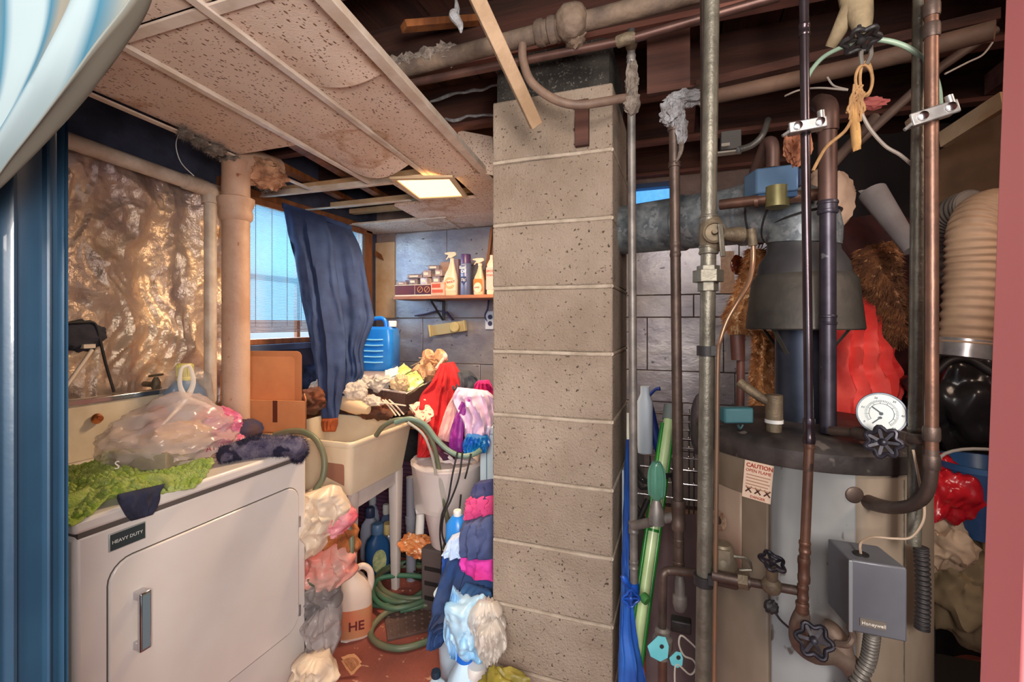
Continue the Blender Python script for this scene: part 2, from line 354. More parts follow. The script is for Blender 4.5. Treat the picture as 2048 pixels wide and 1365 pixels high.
# navy door casing on the left: stepped moulding, extruded vertically
yy = lambda px: onX(px, HY, -.72).y
prof = [(-.80, yy(-60)), (-.716, yy(-60)), (-.716, yy(-8)), (-.722, yy(0)), (-.716, yy(14)), (-.7145, yy(22)), (-.716, yy(30)), (-.724, yy(36)), (-.7225, yy(60)), (-.724, yy(88)), (-.718, yy(92)), (-.7165, yy(96)), (-.718, yy(101)), (-.7245, yy(106)),
        (-.7245, yy(118)), (-.719, yy(121)), (-.7165, yy(125)), (-.719, yy(129)), (-.7205, yy(130)), (-.7165, yy(133)), (-.7205, yy(137)), (-.735, yy(139)), (-.80, yy(139))]
struct('trim_1', B().prism(prof, (0,0,0), (1,0,0), (0,1,0), (0,0,2.4)), NAVY, ang=25)
# red leaning jamb/door edge on the right
a0, a1 = onY(2003, 0, .30), onY(1951, 1365, .30)
d_ = (a0-a1); a0 = a1+d_*1.35; a1 = a1-d_*.35
rb = B(); rb.hexa(a1, (.16, -.01, 0), (0, -.035, 0), a0-a1)
tr = struct('trim_2', rb, REDP, bev=.004)
# overhead framing: subfloor boards, joists, bridging
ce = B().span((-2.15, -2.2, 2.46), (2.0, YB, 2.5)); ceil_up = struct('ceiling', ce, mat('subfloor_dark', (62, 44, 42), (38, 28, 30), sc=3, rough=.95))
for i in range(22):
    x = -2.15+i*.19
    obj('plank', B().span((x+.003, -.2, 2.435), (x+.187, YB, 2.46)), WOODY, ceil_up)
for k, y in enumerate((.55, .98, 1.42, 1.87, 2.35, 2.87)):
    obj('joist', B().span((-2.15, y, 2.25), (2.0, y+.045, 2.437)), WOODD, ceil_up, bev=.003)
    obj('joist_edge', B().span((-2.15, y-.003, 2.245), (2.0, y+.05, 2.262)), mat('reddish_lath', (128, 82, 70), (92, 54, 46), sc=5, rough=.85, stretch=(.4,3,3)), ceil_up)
for x0, y0 in ((.0, 1.92), (.085, 1.92), (-.62, 1.47), (-.70, 1.92), (.95, 1.47), (1.1, 1.92)):
    obj('bridging', B().span((x0, y0, 2.262), (x0+.05, y0+.42, 2.34)), mat('reddish_lath', (1,1,1)), ceil_up, bev=.002)
for (xa, xb, y0) in ((-.78, -.55, 1.2), (1.0, 1.3, 1.7)):
    obj('brace', B().bar((xa, y0, 2.26), (xb, y0+.3, 2.42), .04, .02), WOODM, ceil_up)
obj('header_board', B().span((-.1, 1.45, 2.06), (.02, 1.47, 2.26)), WOODD, ceil_up)
# ------------------------------------------------------------------ suspended ceiling over the laundry corner
HC = 2.07
def CP(v, y, z=0): return V(((v-.108*y)/.994, y, HC+z-.022*max(0, y-1.2)))
cg = B().bar(CP(-.62, -.4, .012), CP(-.62, 2.93, .012), .035, .02); dc = struct('ceiling', cg, TEE, smooth=False)
def tile(v0, v1, y0, y1, sag0=0, sag1=0, name='ceiling_tile', n=10, m=TILE, lift=.006, slope=0):
    b = B(); top = []
    def f(u, w_, k):
        y = lerp(y0, y1, w_); sg = -(sag0*(1-w_)**3+sag1*w_**3)*sin(pi*u); return CP(lerp(v0, v1, u), y, lift+sg+k+slope*u)
    b.grid(lambda u, w_: f(u, w_, 0), n, n); b.grid(lambda u, w_: f(1-u, w_, .016), n, n)
    for e in range(4):
        b.grid(lambda u, w_, e=e: f(*((u, 0), (u, 1), (0, u), (1, u))[e], .016*w_) if e < 2 else f(*((0, u) if e == 2 else (1, u)), .016*w_), n, 1)
    return obj(name, b, m, dc, ang=30)
tile(-.89, -.64, -.4, .73); tile(-1.21, -.895, -.4, .73); tile(-1.555, -1.215, -.4, .73)
tile(-.89, -.64, .76, 1.10, 0, .022); tile(-.89, -.64, 1.105, 1.90, .0, .03)
tile(-1.21, -.895, .76, 1.74, 0, .05); tile(-1.555, -1.215, .76, 1.43)
tile(-1.12, -.93, 1.95, 2.30); tile(-.78, -.63, 1.95, 2.30, lift=.004)
tile(-1.30, -.63, 2.305, 2.62, lift=.004); 
tile(-1.13, -.63, 2.63, 2.93, lift=.002, m=TILE); tile(-1.90, -1.135, 2.63, 2.93, lift=.002)
b = B()
for (v0, y0, v1, y1) in ((-.64, 0, -.64, 0),): pass
for v in (-.893, -1.212):
    obj('tee_bar', B().bar(CP(v, -.4), CP(v, 1.93), .022, .006).bar(CP(v, -.4, .014), CP(v, 1.93, .014), .003, .028), TEE, dc)
obj('tee_bar', B().bar(CP(-1.557, -.4), CP(-1.557, 1.93), .024, .006), TEE, dc)
obj('tee_bar', B().bar(CP(-1.55, .745, -.001), CP(-.63, .745, -.001), .03, .006), TEE, dc)
obj('tee_bar', B().bar(CP(-1.97, 1.90, -.002), CP(-.90, 1.935, -.002), .024, .006).bar(CP(-1.97, 1.90, .012), CP(-.90, 1.935, .012), .003, .026), TEE, dc)
obj('tee_bar', B().bar(CP(-1.85, 2.20), CP(-1.15, 2.22), .02, .006), TEE, dc)
obj('tee_bar', B().bar(CP(-1.85, 2.615), CP(-1.1, 2.625), .02, .006), TEE, dc)
obj('tee_bar', B().bar(CP(-1.132, 2.63), CP(-1.132, 2.93), .02, .006), TEE, dc)
obj('edge_angle', B().bar(CP(-.615, -.4, -.002), CP(-.615, 2.93, -.002), .034, .006), TEE, dc)
for y in (2.02, 2.40, 2.58):
    obj('furring_strip', B().span((-2.1, y, 2.11), (-.95, y+.05, 2.14)), WOODL, dc)
for v in (-1.66, -1.40): obj('furring_strip', B().bar(CP(v, 1.3, .10), CP(v-.1, 2.6, .13), .05, .03), WOODM, dc)
tag(obj('ceiling_tile', B().hexa(at(919, 335, 2.15), at(988, 352, 2.05)-at(919, 335, 2.15), (0, .015, .003), (0, -.02, .165)), TILE, bev=.002), 'loose speckled ceiling tile hanging askew against the block chimney', 'ceiling tile')
# ceiling light
fx = thing('ceiling_light', 'square recessed ceiling light glowing warm in the stained tiles', 'light', CP(-.86, 2.12))
c4 = [onZ(*q, HC-.05) for q in ((778, 358), (905, 355), (935, 396), (835, 401))]
def ring(pts, f, z0, z1):
    c = sum(pts, V())/4; b = B(); inn = [c+(p-c)*f for p in pts]
    for i in range(4):
        a, b2_, c2_, d2 = pts[i], pts[(i+1)%4], inn[(i+1)%4], inn[i]; dz = V((0,0,z1-z0))
        b.add([a, b2_, c2_, d2, a+dz, b2_+dz, c2_+dz, d2+dz], [(0,1,2,3), (7,6,5,4), (0,4,5,1), (1,5,6,2), (2,6,7,3), (3,7,4,0)])
    return b, inn
rg, inn = ring(c4, .84, 0, .012); obj('frame', rg, mat('fixture_frame', (214, 186, 150), rough=.5), fx, bev=.002)
obj('diffuser', B().add([p+V((0,0,.006)) for p in inn]+[p+V((0,0,.012)) for p in inn], [(3,2,1,0), (4,5,6,7), (0,1,5,4), (1,2,6,5), (2,3,7,6), (3,0,4,7)]), mat('lit_diffuser', (255, 206, 140), emit=2.2, rough=.4), fx)
lb.location = sum(c4, V())/4+V((0,0,-.02))
# ------------------------------------------------------------------ window on the left wall
WD = mat('window_wood', (158, 98, 58), (120, 72, 44), sc=6, rough=.55, stretch=(3,3,.6))
fr = B(); X0 = XL-.02
for (y0, y1, z0, z1) in ((WY0-.05, WY0+.03, WZ0-.04, WZ1+.04), (WY1-.03, WY1+.09, WZ0-.3, WZ1+.02), (WY0-.05, WY1+.09, WZ1-.01, WZ1+.05), (WY0+.03, WY1-.03, WZ0, WZ0+.03)): fr.span((X0, y0, z0), (XL+.03, y1, z1))
win = struct('window_1', fr, WD, bev=.003)
obj('window_sill', B().span((XL-.1, WY0-.06, WZ0-.035), (XL+.06, WY1+.1, WZ0)), mat('sill_blue_grey', (80, 96, 130), (60, 72, 100), sc=6, rough=.7), win, bev=.003)
obj('pane', B().span((XL-.11, WY0, WZ0), (XL-.105, WY1, WZ1)), glass_mat('window_glass', (200, 225, 240), .15, .05), win)
obj('muntin', B().span((XL-.115, WY0+.47, WZ0), (XL-.09, WY0+.495, WZ1)).span((XL-.118, WY0, 1.62), (XL-.088, WY1, 1.65)), WD, win)
SH = bpy.data.materials.new('bamboo_shade_slat'); SH.use_nodes = True
_N = SH.node_tree.nodes; _L = SH.node_tree.links; _p = _N['Principled BSDF']; _p.inputs['Base Color'].default_value = s(196, 176, 164); _p.inputs['Roughness'].default_value = .7
_t = _N.new('ShaderNodeBsdfTranslucent'); _t.inputs[0].default_value = s(140, 205, 222); _m = _N.new('ShaderNodeMixShader'); _m.inputs[0].default_value = .5  # cool daylight colour is put into the slat tint
_L.new(_p.outputs[0], _m.inputs[1]); _L.new(_t.outputs[0], _m.inputs[2]); _L.new(_m.outputs[0], _N['Material Output'].inputs[0])
sh = thing('bamboo_blind', 'matchstick bamboo blind lowered over the basement window, cool daylight behind', 'blind', (XL+.035, 2.28, 2.02))
sb = B(); z = 2.015; rnd = random.Random(1)
while z > 1.385:
    sb.span((XL+.03, WY0-.03, z-.0042), (XL+.0325, WY1+.0, z)); z -= .0068
obj('slat', sb, SH, sh, smooth=False, kind='stuff')
obj('cord', (lambda b: [b.span((XL+.0335, WY0+.06+i*.105, 1.36), (XL+.0345, WY0+.0625+i*.105, 2.01)) for i in range(9)] and b)(B()), mat('blind_cord', (120, 84, 66)), sh)
obj('headrail', B().span((XL+.022, WY0-.03, 2.0), (XL+.05, WY1, 2.035)), WD, sh, bev=.003)
rl = B()
for i in range(9): rl.span((XL+.028+.006*(i%3), WY0-.03, 1.325+i*.0075), (XL+.042+.006*(i%3), WY1, 1.330+i*.0075))
obj('rolled_hem', rl, mat('shade_hem', (170, 132, 118), (140, 104, 92), sc=8, rough=.7), sh, smooth=False)
# ------------------------------------------------------------------ small window on the back wall
fr = B(); 
for (x0, x1, z0, z1) in ((SX0-.02, SX0+.008, SZ0-.02, SZ1+.02), (SX1-.008, SX1+.02, SZ0-.02, SZ1+.02), (SX0, SX1, SZ1-.008, SZ1+.02), (SX0, SX1, SZ0-.02, SZ0+.008)): fr.span((x0, YB-.015, z0), (x1, YB+.06, z1))
w2 = struct('window_2', fr, mat('blue_grey_frame', (60, 80, 120), rough=.6), bev=.002)
obj('pane', B().span((SX0, YB+.05, SZ0), (SX1, YB+.055, SZ1)), mat('daylit_frosted_glass', (86, 165, 235), (150, 205, 250), sc=18, rough=.3, emit=.9), w2)
# ------------------------------------------------------------------ block chimney
CXA, CXB, CYA, CYB = -.585, -.197, 1.42, 1.80
ch = struct('block_chimney', B().span((CXA+.008, CYA+.008, 0), (CXB-.008, CYB-.008, 2.07)), MORTAR)
if 'kind' in ch: del ch['kind']
tag(ch, 'grey cinder block chimney rising from the floor to the joists', 'chimney')
z0 = 1.38-(1330-645)/938*1.535-.0  # a joint height read on the near edge
z = z0-.205
rnd = random.Random(9)
while z < 2.07:
    a, b_ = max(z+.005, 0), min(z+.205-.005, 2.10); j = rnd.uniform(-.0015, .0015)
    if b_ > .03:
        bb = B(); nx = 28; nz = 14; k0 = V((z*7, 3, 1))
        def rough(p, k0=k0): return p*1+V((0,0,0))
        bb.span((CXA, CYA+j, a), (CXB, CYB, b_))
        obj('block', bb, BLOCK, ch, bev=.006)
    # bulging tooled mortar bead
    if z > 0: obj('mortar_joint', B().tube([(CXA+.004, CYA+.003, z), (CXA+.13, CYA+.0005, z+.001), (CXB-.1, CYA+.0015, z-.001), (CXB-.004, CYA+.003, z)], .0062, 8, 4).tube([(CXB-.003, CYA+.004, z), (CXB-.003, CYB, z)], .006, 8), MORTAR, ch)
    z += .205
b = B(); b.blob(((CXA+CXB)/2, (CYA+CYB)/2, 2.13), (.27, .265, .30), 3, .02, 6, 5)
b.v = [V((min(max(p.x, CXA+.012), CXB-.012), min(max(p.y, CYA+.012), CYB-.012), min(max(p.z, 2.095), 2.26))) for p in b.v]
obj('parged_cap', b, SOOT, ch)
q0 = onY(1164, 255, CYA-.012)
tag(obj('wood_block', B().span((q0.x-.021, CYA-.02, zh(292, 1.42)), (q0.x+.021, CYA-.001, zh(200, 1.42))), WOODD, bev=.002), 'short dark wood strip fixed to the chimney face', 'wood block')
# ================================================================== LEFT: CURTAIN, FOIL WALL, PIPES
def curtain():
    Rp = [(345,-130),(312,0),(262,95),(215,165),(150,238),(70,325),(0,396),(-90,450)]
    Lp = [(-520,-130),(-500,0),(-460,100),(-420,180),(-360,260),(-280,340),(-220,400),(-150,460)]
    A = [onY(*q, .26) for q in Rp]; Bp = [onY(*q, .23) for q in Lp]
    def f(u, v):
        p = cr(Bp, v)*(1-u)+cr(A, v)*u; w_ = .012*sin(u*2*pi*9+sin(v*3)*.8)+.006*sin(u*2*pi*13+v*4)+.004*noise.noise(V((u*14, v*3, 2)))
        return p+V((0, -1, 0))*w_*(1-.5*v)-V((0,.01,0))
    return B().grid(f, 150, 60)
STR = bpy.data.materials.new('fold_light_striped_cloth'); STR.use_nodes = True
cb = curtain(); cu = obj('curtain', cb, STR, solid=.0015)
uv = cu.data.uv_layers.new(name='uv')
for p in cu.data.polygons:
    for li in p.loop_indices:
        vi = cu.data.loops[li].vertex_index; uv.data[li].uv = ((vi % 151)/150, (vi//151)/60)
N = STR.node_tree.nodes; L = STR.node_tree.links; p = N['Principled BSDF']; p.inputs['Roughness'].default_value = .9
un = N.new('ShaderNodeUVMap'); mp = N.new('ShaderNodeMapping'); mp.inputs['Scale'].default_value = (9, 0, 0); mp.inputs['Location'].default_value = (.1, 0, 0); L.new(un.outputs[0], mp.inputs[0])
wv = N.new('ShaderNodeTexWave'); wv.inputs['Scale'].default_value = .318; wv.inputs['Distortion'].default_value = .6; L.new(mp.outputs[0], wv.inputs['Vector'])
cr_ = N.new('ShaderNodeValToRGB'); e = cr_.color_ramp.elements; e[0].color = s(112, 110, 100); e[0].position = .30; e[1].color = s(34, 84, 106); e[1].position = .75; e2 = e.new(.9); e2.color = s(122, 138, 144)  # blue light along the folds is put into these stripes
L.new(wv.outputs[0], cr_.inputs[0]); L.new(cr_.outputs[0], p.inputs['Base Color'])
tl = N.new('ShaderNodeBsdfTranslucent'); L.new(cr_.outputs[0], tl.inputs[0]); mxx = N.new('ShaderNodeMixShader'); mxx.inputs[0].default_value = .2
L.new(p.outputs[0], mxx.inputs[1]); L.new(tl.outputs[0], mxx.inputs[2]); L.new(mxx.outputs[0], N['Material Output'].inputs[0])
tag(cu, 'pale blue and cream curtain swept to the left across the doorway', 'curtain')
# crinkled foil on the left wall
def foil(u, v):
    y = lerp(.45, 1.72, u); z = lerp(.80, 2.03, v); q = V((y*3.2, z*2.6, 1.7))
    d = .035*(1-2.2*abs(noise.noise(q)))+.022*(1-2*abs(noise.noise(q*2.3+V((3,1,0)))))+.010*(1-2*abs(noise.noise(V((y*20+noise.noise(V((z*4, y*4, 1)))*2, z*8, 4)))))+.002*(1-2*abs(noise.noise(V((y*45, z*34, 9)))))
    d += .02*sin(y*24+2*noise.noise(V((z*2, 1, 1))))*max(0, 1.5-z)
    return V((-2.085+d, y, z))
tag(obj('foil_insulation', B().grid(foil, 190, 190), FOIL, solid=.001, ang=25), 'crinkled foil insulation covering the left wall above the dryer', 'insulation')
post = B().span((XL, 1.665, .3), (XL+.05, 1.72, 2.1)); tag(obj('wood_post', post, WD, bev=.003), 'narrow orange brown wood post between foil and window', 'post')
# PVC drain: horizontal run, elbow, vertical run
XP = -1.955
dp = thing('drain_pipe', 'dusty white plastic drain pipe running along the foil wall and turning down', 'pipe', onX(418, 370, XP))
pa, pb = onX(100, 268, XP), onX(402, 372, XP)
pa = pb+(pa-pb)*1.2
c_el = onX(419, 380, XP)
obj('pipe_run', B().cyl(pa, c_el+(pa-c_el).normalized()*.04, .028), PVC, dp)
obj('elbow', B().tube([c_el+(pa-c_el).normalized()*.055, c_el+(pa-c_el).normalized()*.012, c_el+V((0,.004,-.012)), c_el+V((0,.004,-.06))], .033, 14, 5), PVC, dp)
obj('coupling', B().cyl(c_el+(pa-c_el).normalized()*.05, c_el+(pa-c_el).normalized()*.11, .032), PVC, dp)
obj('downpipe', B().cyl(c_el+V((0,.004,-.05)), (c_el.x, c_el.y+.004, .02), .0245), PVC, dp)
# cast iron stack
cp = onX(472, 600, -1.75)
st = thing('soil_stack', 'thick tan painted cast iron soil pipe standing between dryer and window', 'pipe', (cp.x, cp.y, 0))
obj('pipe', B().cyl((cp.x, cp.y, 0), (cp.x, cp.y, 1.9), .052, n=28), TANP, st)
obj('hub', B().lathe([(.052, 1.80), (.062, 1.81), (.064, 1.83), (.060, 1.85), (.066, 1.865), (.070, 1.88), (.070, 1.895), (.056, 1.90)], (cp.x, cp.y, 0), 28), TANP, st)
obj('upper_pipe', B().cyl((cp.x, cp.y, 1.9), (cp.x, cp.y, 2.05), .053), TANP, st)
obj('branch_elbow', B().tube([(cp.x, cp.y, 1.98), (cp.x, cp.y+.02, 2.04), (cp.x, cp.y+.07, 2.07), (cp.x-.02, cp.y+.22, 2.09)], .052, 16, 5), TANP, st)
lg = B().blob((cp.x+.03, cp.y+.12, 2.03), (.07, .09, .06), 4, .35, 3, 4); lg.hair(.015, 900, 2, .2, .0008); obj('lagging', lg, mat('tan_lagging', (206, 158, 124), (150, 104, 78), sc=18, rough=1, bump=.8, bsc=90), st)
tag(obj('small_pipe', B().cyl((XL+.07, 1.76, .9), (XL+.07, 1.76, 2.05), .014), COPPER), 'thin brown pipe behind the soil stack beside the window', 'pipe')
# lint on ceiling edge
for i, (px, py, r) in enumerate(((505, 352, .035), (535, 368, .045), (430, 300, .03), (400, 285, .022), (370, 268, .02), (460, 318, .03))):
    pp = onZ(px, py, 2.05); b = B().blob(pp+V((0, 0, .0)), (r*1.3, r, r*.7), i, .5, 3, 3); b.hair(.02, 350, i, 0, .0006)
    tag(obj('lint_clump', b, LINT), ('tan pipe lagging tuft beside the soil stack hub', 'tan fluffy lagging tuft at the end of the cross tee', 'grey lint wad on the dark ceiling edge left of the soil stack', 'small lint wad where the loose wire hangs', 'leftmost small lint wad under the ceiling edge', 'lint wad just above the top of the soil stack')[i], 'lint', 'lint clumps under the ceiling edge')
tag(obj('loose_wire', B().tube([onX(q[0], q[1], -1.93) for q in ((360, 262), (352, 290), (362, 325), (388, 352))], .0018, 6, 6), WHITE), 'thin white wire hanging over the foil wall', 'wire')
# things on foil wall: cord, rod, hose tap
tag(obj('power_cable', B().tube([onX(q[0], q[1], -1.97) for q in ((120, 648), (165, 645), (190, 648), (200, 680), (212, 730), (228, 784))], .005, 8, 6), BLACK), 'dark brown cable looping down the foil wall', 'cable')
tag(obj('plastic_rod', B().cyl(onX(120, 790, -1.94), onX(184, 700, -1.97), .006).box(onX(176, 693, -1.965), (.02, .035, .014)), mat('pale_plastic', (226, 212, 196), rough=.5)), 'pale rod with a small grip leaning on the foil wall', 'rod')
tag(obj('dark_pouch', B().blob(onX(160, 672, -1.985), (.02, .075, .055), 4, .3, 2.2, 4), mat('dark_slate_cloth', (60, 62, 76), (44, 44, 54), sc=9, rough=.9)), 'dark slate pouch hanging on the foil wall beside the navy casing', 'pouch')
def tap(root_name, label, c, m1=DBRASS, sc=1, group=None):
    t = thing(root_name, label, 'tap', c, group); c = V(c)
    obj('body', B().lathe([(.012,-.03), (.016,-.02), (.016, 0), (.012,.01), (.007,.02)], c, 16).cyl(c+V((0,0,-.01)), c+V((-.07,0,-.01)), .011).cyl(c+V((0,0,-.012)), c+V((.035,0,-.035)), .010), m1, t)
    b = B().tube([c+V((0, cos(a)*.022, .028+sin(a)*.004)) + V((sin(a)*.022, 0, 0)) for a in [2*pi*k/16 for k in range(17)]], .004, 6)
    for k in range(4): a = pi*k/2; b.bar(c+V((0,0,.028)), c+V((sin(a)*.022, cos(a)*.022, .028)), .005, .004)
    obj('handwheel', b, m1, t); return t
tap('hose_tap', 'dusty brass washer tap poking through the foil behind the console', onX(312, 765, -1.98))
# ================================================================== DRYER
DX0, DX1, DY0, DY1 = -1.985, -1.343, .68, 1.412
dr = thing('dryer', 'cream white front loading dryer with a chrome door pull and dark name plate', 'dryer', ((DX0+DX1)/2, (DY0+DY1)/2, 0))
obj('cabinet', B().span((DX0, DY0+.004, .02), (DX1, DY1-.004, .872)), ENAM, dr, bev=.012)
obj('top_panel', B().span((DX0, DY0, .878), (DX1+.006, DY1, .912)), ENAM, dr, bev=.009)
dpts = [(.752+a, .25+b) for a, b in rrect(.613, .528, .055)]
obj('door', B().prism(dpts, (DX1-.004, 0, 0), (0,1,0), (0,0,1), (.010, 0, 0)), ENAM, dr, bev=.004)
gp = [(.749+a, .247+b) for a, b in rrect(.619, .534, .058)]
obj('door_gap', B().prism(gp, (DX1-.0105, 0, 0), (0,1,0), (0,0,1), (.0115, 0, 0)), mat('shadow_gap', (96, 88, 84), rough=.9), dr)
obj('recess_line', B().span((DX0+.01, DY0+.01, .866), (DX1+.001, DY1-.01, .880)), mat('shadow_gap', (1,1,1)), dr)
h = obj('door_handle', B().span((DX1+.004, .805, .53), (DX1+.034, .829, .552)).span((DX1+.004, .805, .66), (DX1+.034, .829, .682)).span((DX1+.026, .803, .53), (DX1+.038, .831, .682)), CHROME, dr, bev=.003, label='chrome door pull')
obj('handle_inlay', B().span((DX1+.037, .808, .537), (DX1+.0395, .826, .675)), mat('brushed_blue_steel', (150, 180, 194), rough=.35, metal=.6), h)
for z in (.66, .33): obj('hinge', B().span((DX1+.003, 1.362, z-.04), (DX1+.009, 1.37, z)), CHROME, dr)
pl = obj('name_plate', B().span((DX1, .752, .806), (DX1+.004, .838, .852)), mat('plate_edge', (200, 205, 205), rough=.3, metal=.5), dr, bev=.002, label='dark plate reading HEAVY DUTY')
obj('plate_face', B().span((DX1+.0035, .755, .809), (DX1+.005, .835, .849)), mat('plate_dark', (52, 64, 66), rough=.4), pl)
text('HEAVY DUTY', (DX1+.0051, .758, .825), (0,1,0), (0,0,1), .0118, WHITE, pl)
cs = obj('console', B().prism([(DX0, .912), (DX0+.085, .912), (DX0+.06, 1.105), (DX0+.0, 1.115)], (0, DY0, 0), (1,0,0), (0,0,1), (0, .72, 0)), mat('console_enamel', (218, 206, 184), (196, 180, 156), sc=5, rough=.45), dr, bev=.004)
obj('console_trim', B().span((DX0+.035, DY0, 1.098), (DX0+.068, DY1-.01, 1.118)), CHROME, cs, bev=.003)
kc = onX(193, 838, DX0+.078)
obj('knob', B().lathe([(.016, -.004), (.018, .004), (.012, .010), (.011, .02), (.009, .023)], kc, 20, ax=(1,0,.1)), mat('copper_knob', (206, 130, 84), rough=.25, metal=.9), cs)
TOP = .912
# green chenille mat over the top front edge
def bmat():
    b = B()
    def f(u, v):
        y = lerp(.66, 1.05, u); edge = lerp(-1.36, -1.30, u)
        x = lerp(-1.88+.10*u, -1.335, v); z = TOP+.014+.012*noise.noise(V((y*9, x*9, 1)))+.010*max(0, noise.noise(V((y*45, x*45, 2))))
        if v > .9: z += -.01*(v-.9)*10
        z += .03*max(0, sin(u*9+v*5))*.7+.05*max(0, .5-u)*(1-v)
        x += .03*sin(y*22); return V((x, y, z))
    b.grid(f, 90, 110)
    n0 = len(b.v)
    rr = random.Random(2)
    for i in range(900):
        u, v = rr.random(), rr.random(); p = f(u, v); b.blob(p+V((0,0,.004)), (.009, .007, .008), 0, 0, 1, 1)
    # thick rolled hem along the front
    hem = [(onZ(px, py, TOP+.02)) for px, py in ((128, 1010), (160, 1000), (182, 985), (200, 968), (215, 985), (245, 975), (290, 960), (330, 962), (342, 978))]
    b.tube(hem, [.02, .02, .018, .014, .018, .017, .016, .014, .006], 10, 6)
    return b
GM = mat('green_chenille', (214, 230, 140), (176, 204, 84), sc=22, rough=1, bump=1, bsc=200)
tag(obj('bath_mat', bmat(), GM, solid=.004), 'lime green chenille mat bunched on the dryer top', 'mat')
b = B()
so = [((235, 990, 1.28), (330, 968, 1.31)), ((238, 1008, 1.262), (322, 985, 1.29)), ((250, 1030, 1.255), (318, 1003, 1.285)), ((262, 1043, 1.25), (306, 1030, 1.28))]
zX = lambda px, X: X/ray(px, HY).x
so = [((a[0], a[1], zX(a[0], -1.322)), (c[0], c[1], zX(c[0], -1.322))) for a, c in so]
tag(obj('sock', garment([(*a, *c) for a, c in so], .012, 3, .004, 5, 30, 16, .006), mat('slate_knit', (58, 62, 88), (40, 42, 60), sc=12, rough=.95, bump=.5, bsc=250)), 'dark slate sock hanging over the dryer edge under the green mat', 'sock')
# thin grocery bag with food inside
bc = onZ(345, 955, TOP+.0)
def bagmesh(c, pts_r, seed, amp=.16): return B().blob(c, pts_r, seed, amp, 2.3, 5, ridge=True, flat=.75)
gb = thing('grocery_bag', 'tied translucent grocery bag holding bread on the dryer top', 'bag', (bc.x, bc.y, TOP))
cbg = V((-1.60, 1.08, TOP+.085))
bb = bagmesh(cbg, (.17, .185, .10), 3, .13)
ppk = onX(372, 795, -1.60)
for i, p in enumerate(bb.v):
    t = max(0, (p.z-cbg.z)/.085); k = math.exp(-((p.x-ppk.x)**2+(p.y-ppk.y)**2)/.012)
    if t > .5: bb.v[i] = V((p.x, p.y, p.z+k*.03*(t-.5)*2))
PB = glass_mat('grocery_film', (240, 220, 214), .40, .2)
obj('bag_body', bb, PB, gb)
kt = V((ppk.x, ppk.y, 1.09))
kb = B(); kt0 = V((cbg.x, ppk.y, TOP+.175))
k1, k2 = onX(362, 740, kt0.x), onX(380, 735, kt0.x)
k0_ = onX(372, 800, kt0.x)
kb.tube([k0_, lerp(k0_, k1, .5)+V((0,-.012,0)), k1, (k1+k2)/2+V((0,0,.008)), k2, lerp(k0_, k2, .5)+V((.006,.014,0)), k0_], [.011, .007, .006, .005, .006, .008, .011], 8, 5)
kb.tube([k0_, onX(352, 822, kt0.x), onX(325, 850, kt0.x+.05)], [.012, .007, .003], 8, 4); kb.tube([k0_, onX(420, 815, kt0.x), onX(455, 850, kt0.x+.02)], [.014, .006, .002], 8, 4)
obj('knot', kb, WBAG, gb)
tagm = mat('bread_crust', (222, 180, 132), (190, 140, 92), sc=18, rough=.8, bump=.5, bsc=90)
obj('bread_loaf', B().blob(cbg+V((.02, .02, .0)), (.07, .12, .05), 8, .12, 2, 4), tagm, gb)
obj('carton', B().box(cbg+V((.06, -.10, -.03)), (.16, .12, .05), Matrix.Rotation(.4, 3, 'Z')), mat('grey_tan_card', (160, 146, 126), (130, 118, 104), sc=9, rough=.7), gb)
obj('pink_wrapper', B().blob(cbg+V((.03, .14, .02)), (.09, .06, .055), 12, .2, 2.5, 4, ridge=True), mat('pink_film', (236, 150, 176), (214, 96, 140), sc=14, rough=.35), gb)
text('S', onX(228, 940, -1.40), (0,1,0), (0,0,1), .03, mat('print_white', (236, 232, 226)), gb)
text('ATL', onX(412, 905, -1.44), (0,1,0), (0,0,1), .028, mat('print_rose', (150, 60, 84)), gb)
# detergent jug in clear bag
jc = onX(370, 815, -1.84); jug = thing('detergent_jug', 'blue detergent jug with a ribbed yellow cap behind the grocery bag', 'jug', (-1.84, jc.y, TOP))
cx_, cy_ = -1.84, jc.y
obj('body', B().sup([(TOP, .09, .15), (TOP+.02, .10, .165), (TOP+.12, .10, .165), (TOP+.155, .09, .14), (TOP+.185, .06, .07), (TOP+.192, .052, .056)], 26, 3, Matrix.Translation((cx_, cy_, 0))), mat('blue_grey_jug', (80, 128, 176), (70, 104, 150), sc=8, rough=.3), jug)
cpj = B().lathe([(.026, TOP+.185), (.031, TOP+.19), (.031, TOP+.197), (.028, TOP+.20), (.028, TOP+.237), (.025, TOP+.241)], (cx_, cy_, 0), 28)
for k in range(24): a = 2*pi*k/24; cpj.box((cx_+.0285*cos(a), cy_+.0285*sin(a), TOP+.22), (.002, .002, .034))
obj('cap', cpj, mat('yellow_cap', (236, 226, 130), rough=.4), jug)
obj('film', B().blob((cx_, cy_+.01, TOP+.14), (.07, .10, .10), 5, .1, 2.2, 4), glass_mat('thin_clear_film', (230, 236, 240), .15, .2), jug)
jug.scale = (1, 1, 1.27)
q = onX(300, 812, -1.86)
tag(obj('red_rag', B().blob(V((-1.82, q.y, TOP+.13)), (.02, .03, .03), 3, .3, 2, 3, True).blob(V((-1.83, q.y, TOP+.05)), (.03, .04, .06), 6, .3, 2, 3, True), mat('maroon_cloth', (150, 40, 44), (110, 28, 34), sc=14, rough=.9)), 'dark red rag stuffed between console and grocery bag', 'rag')
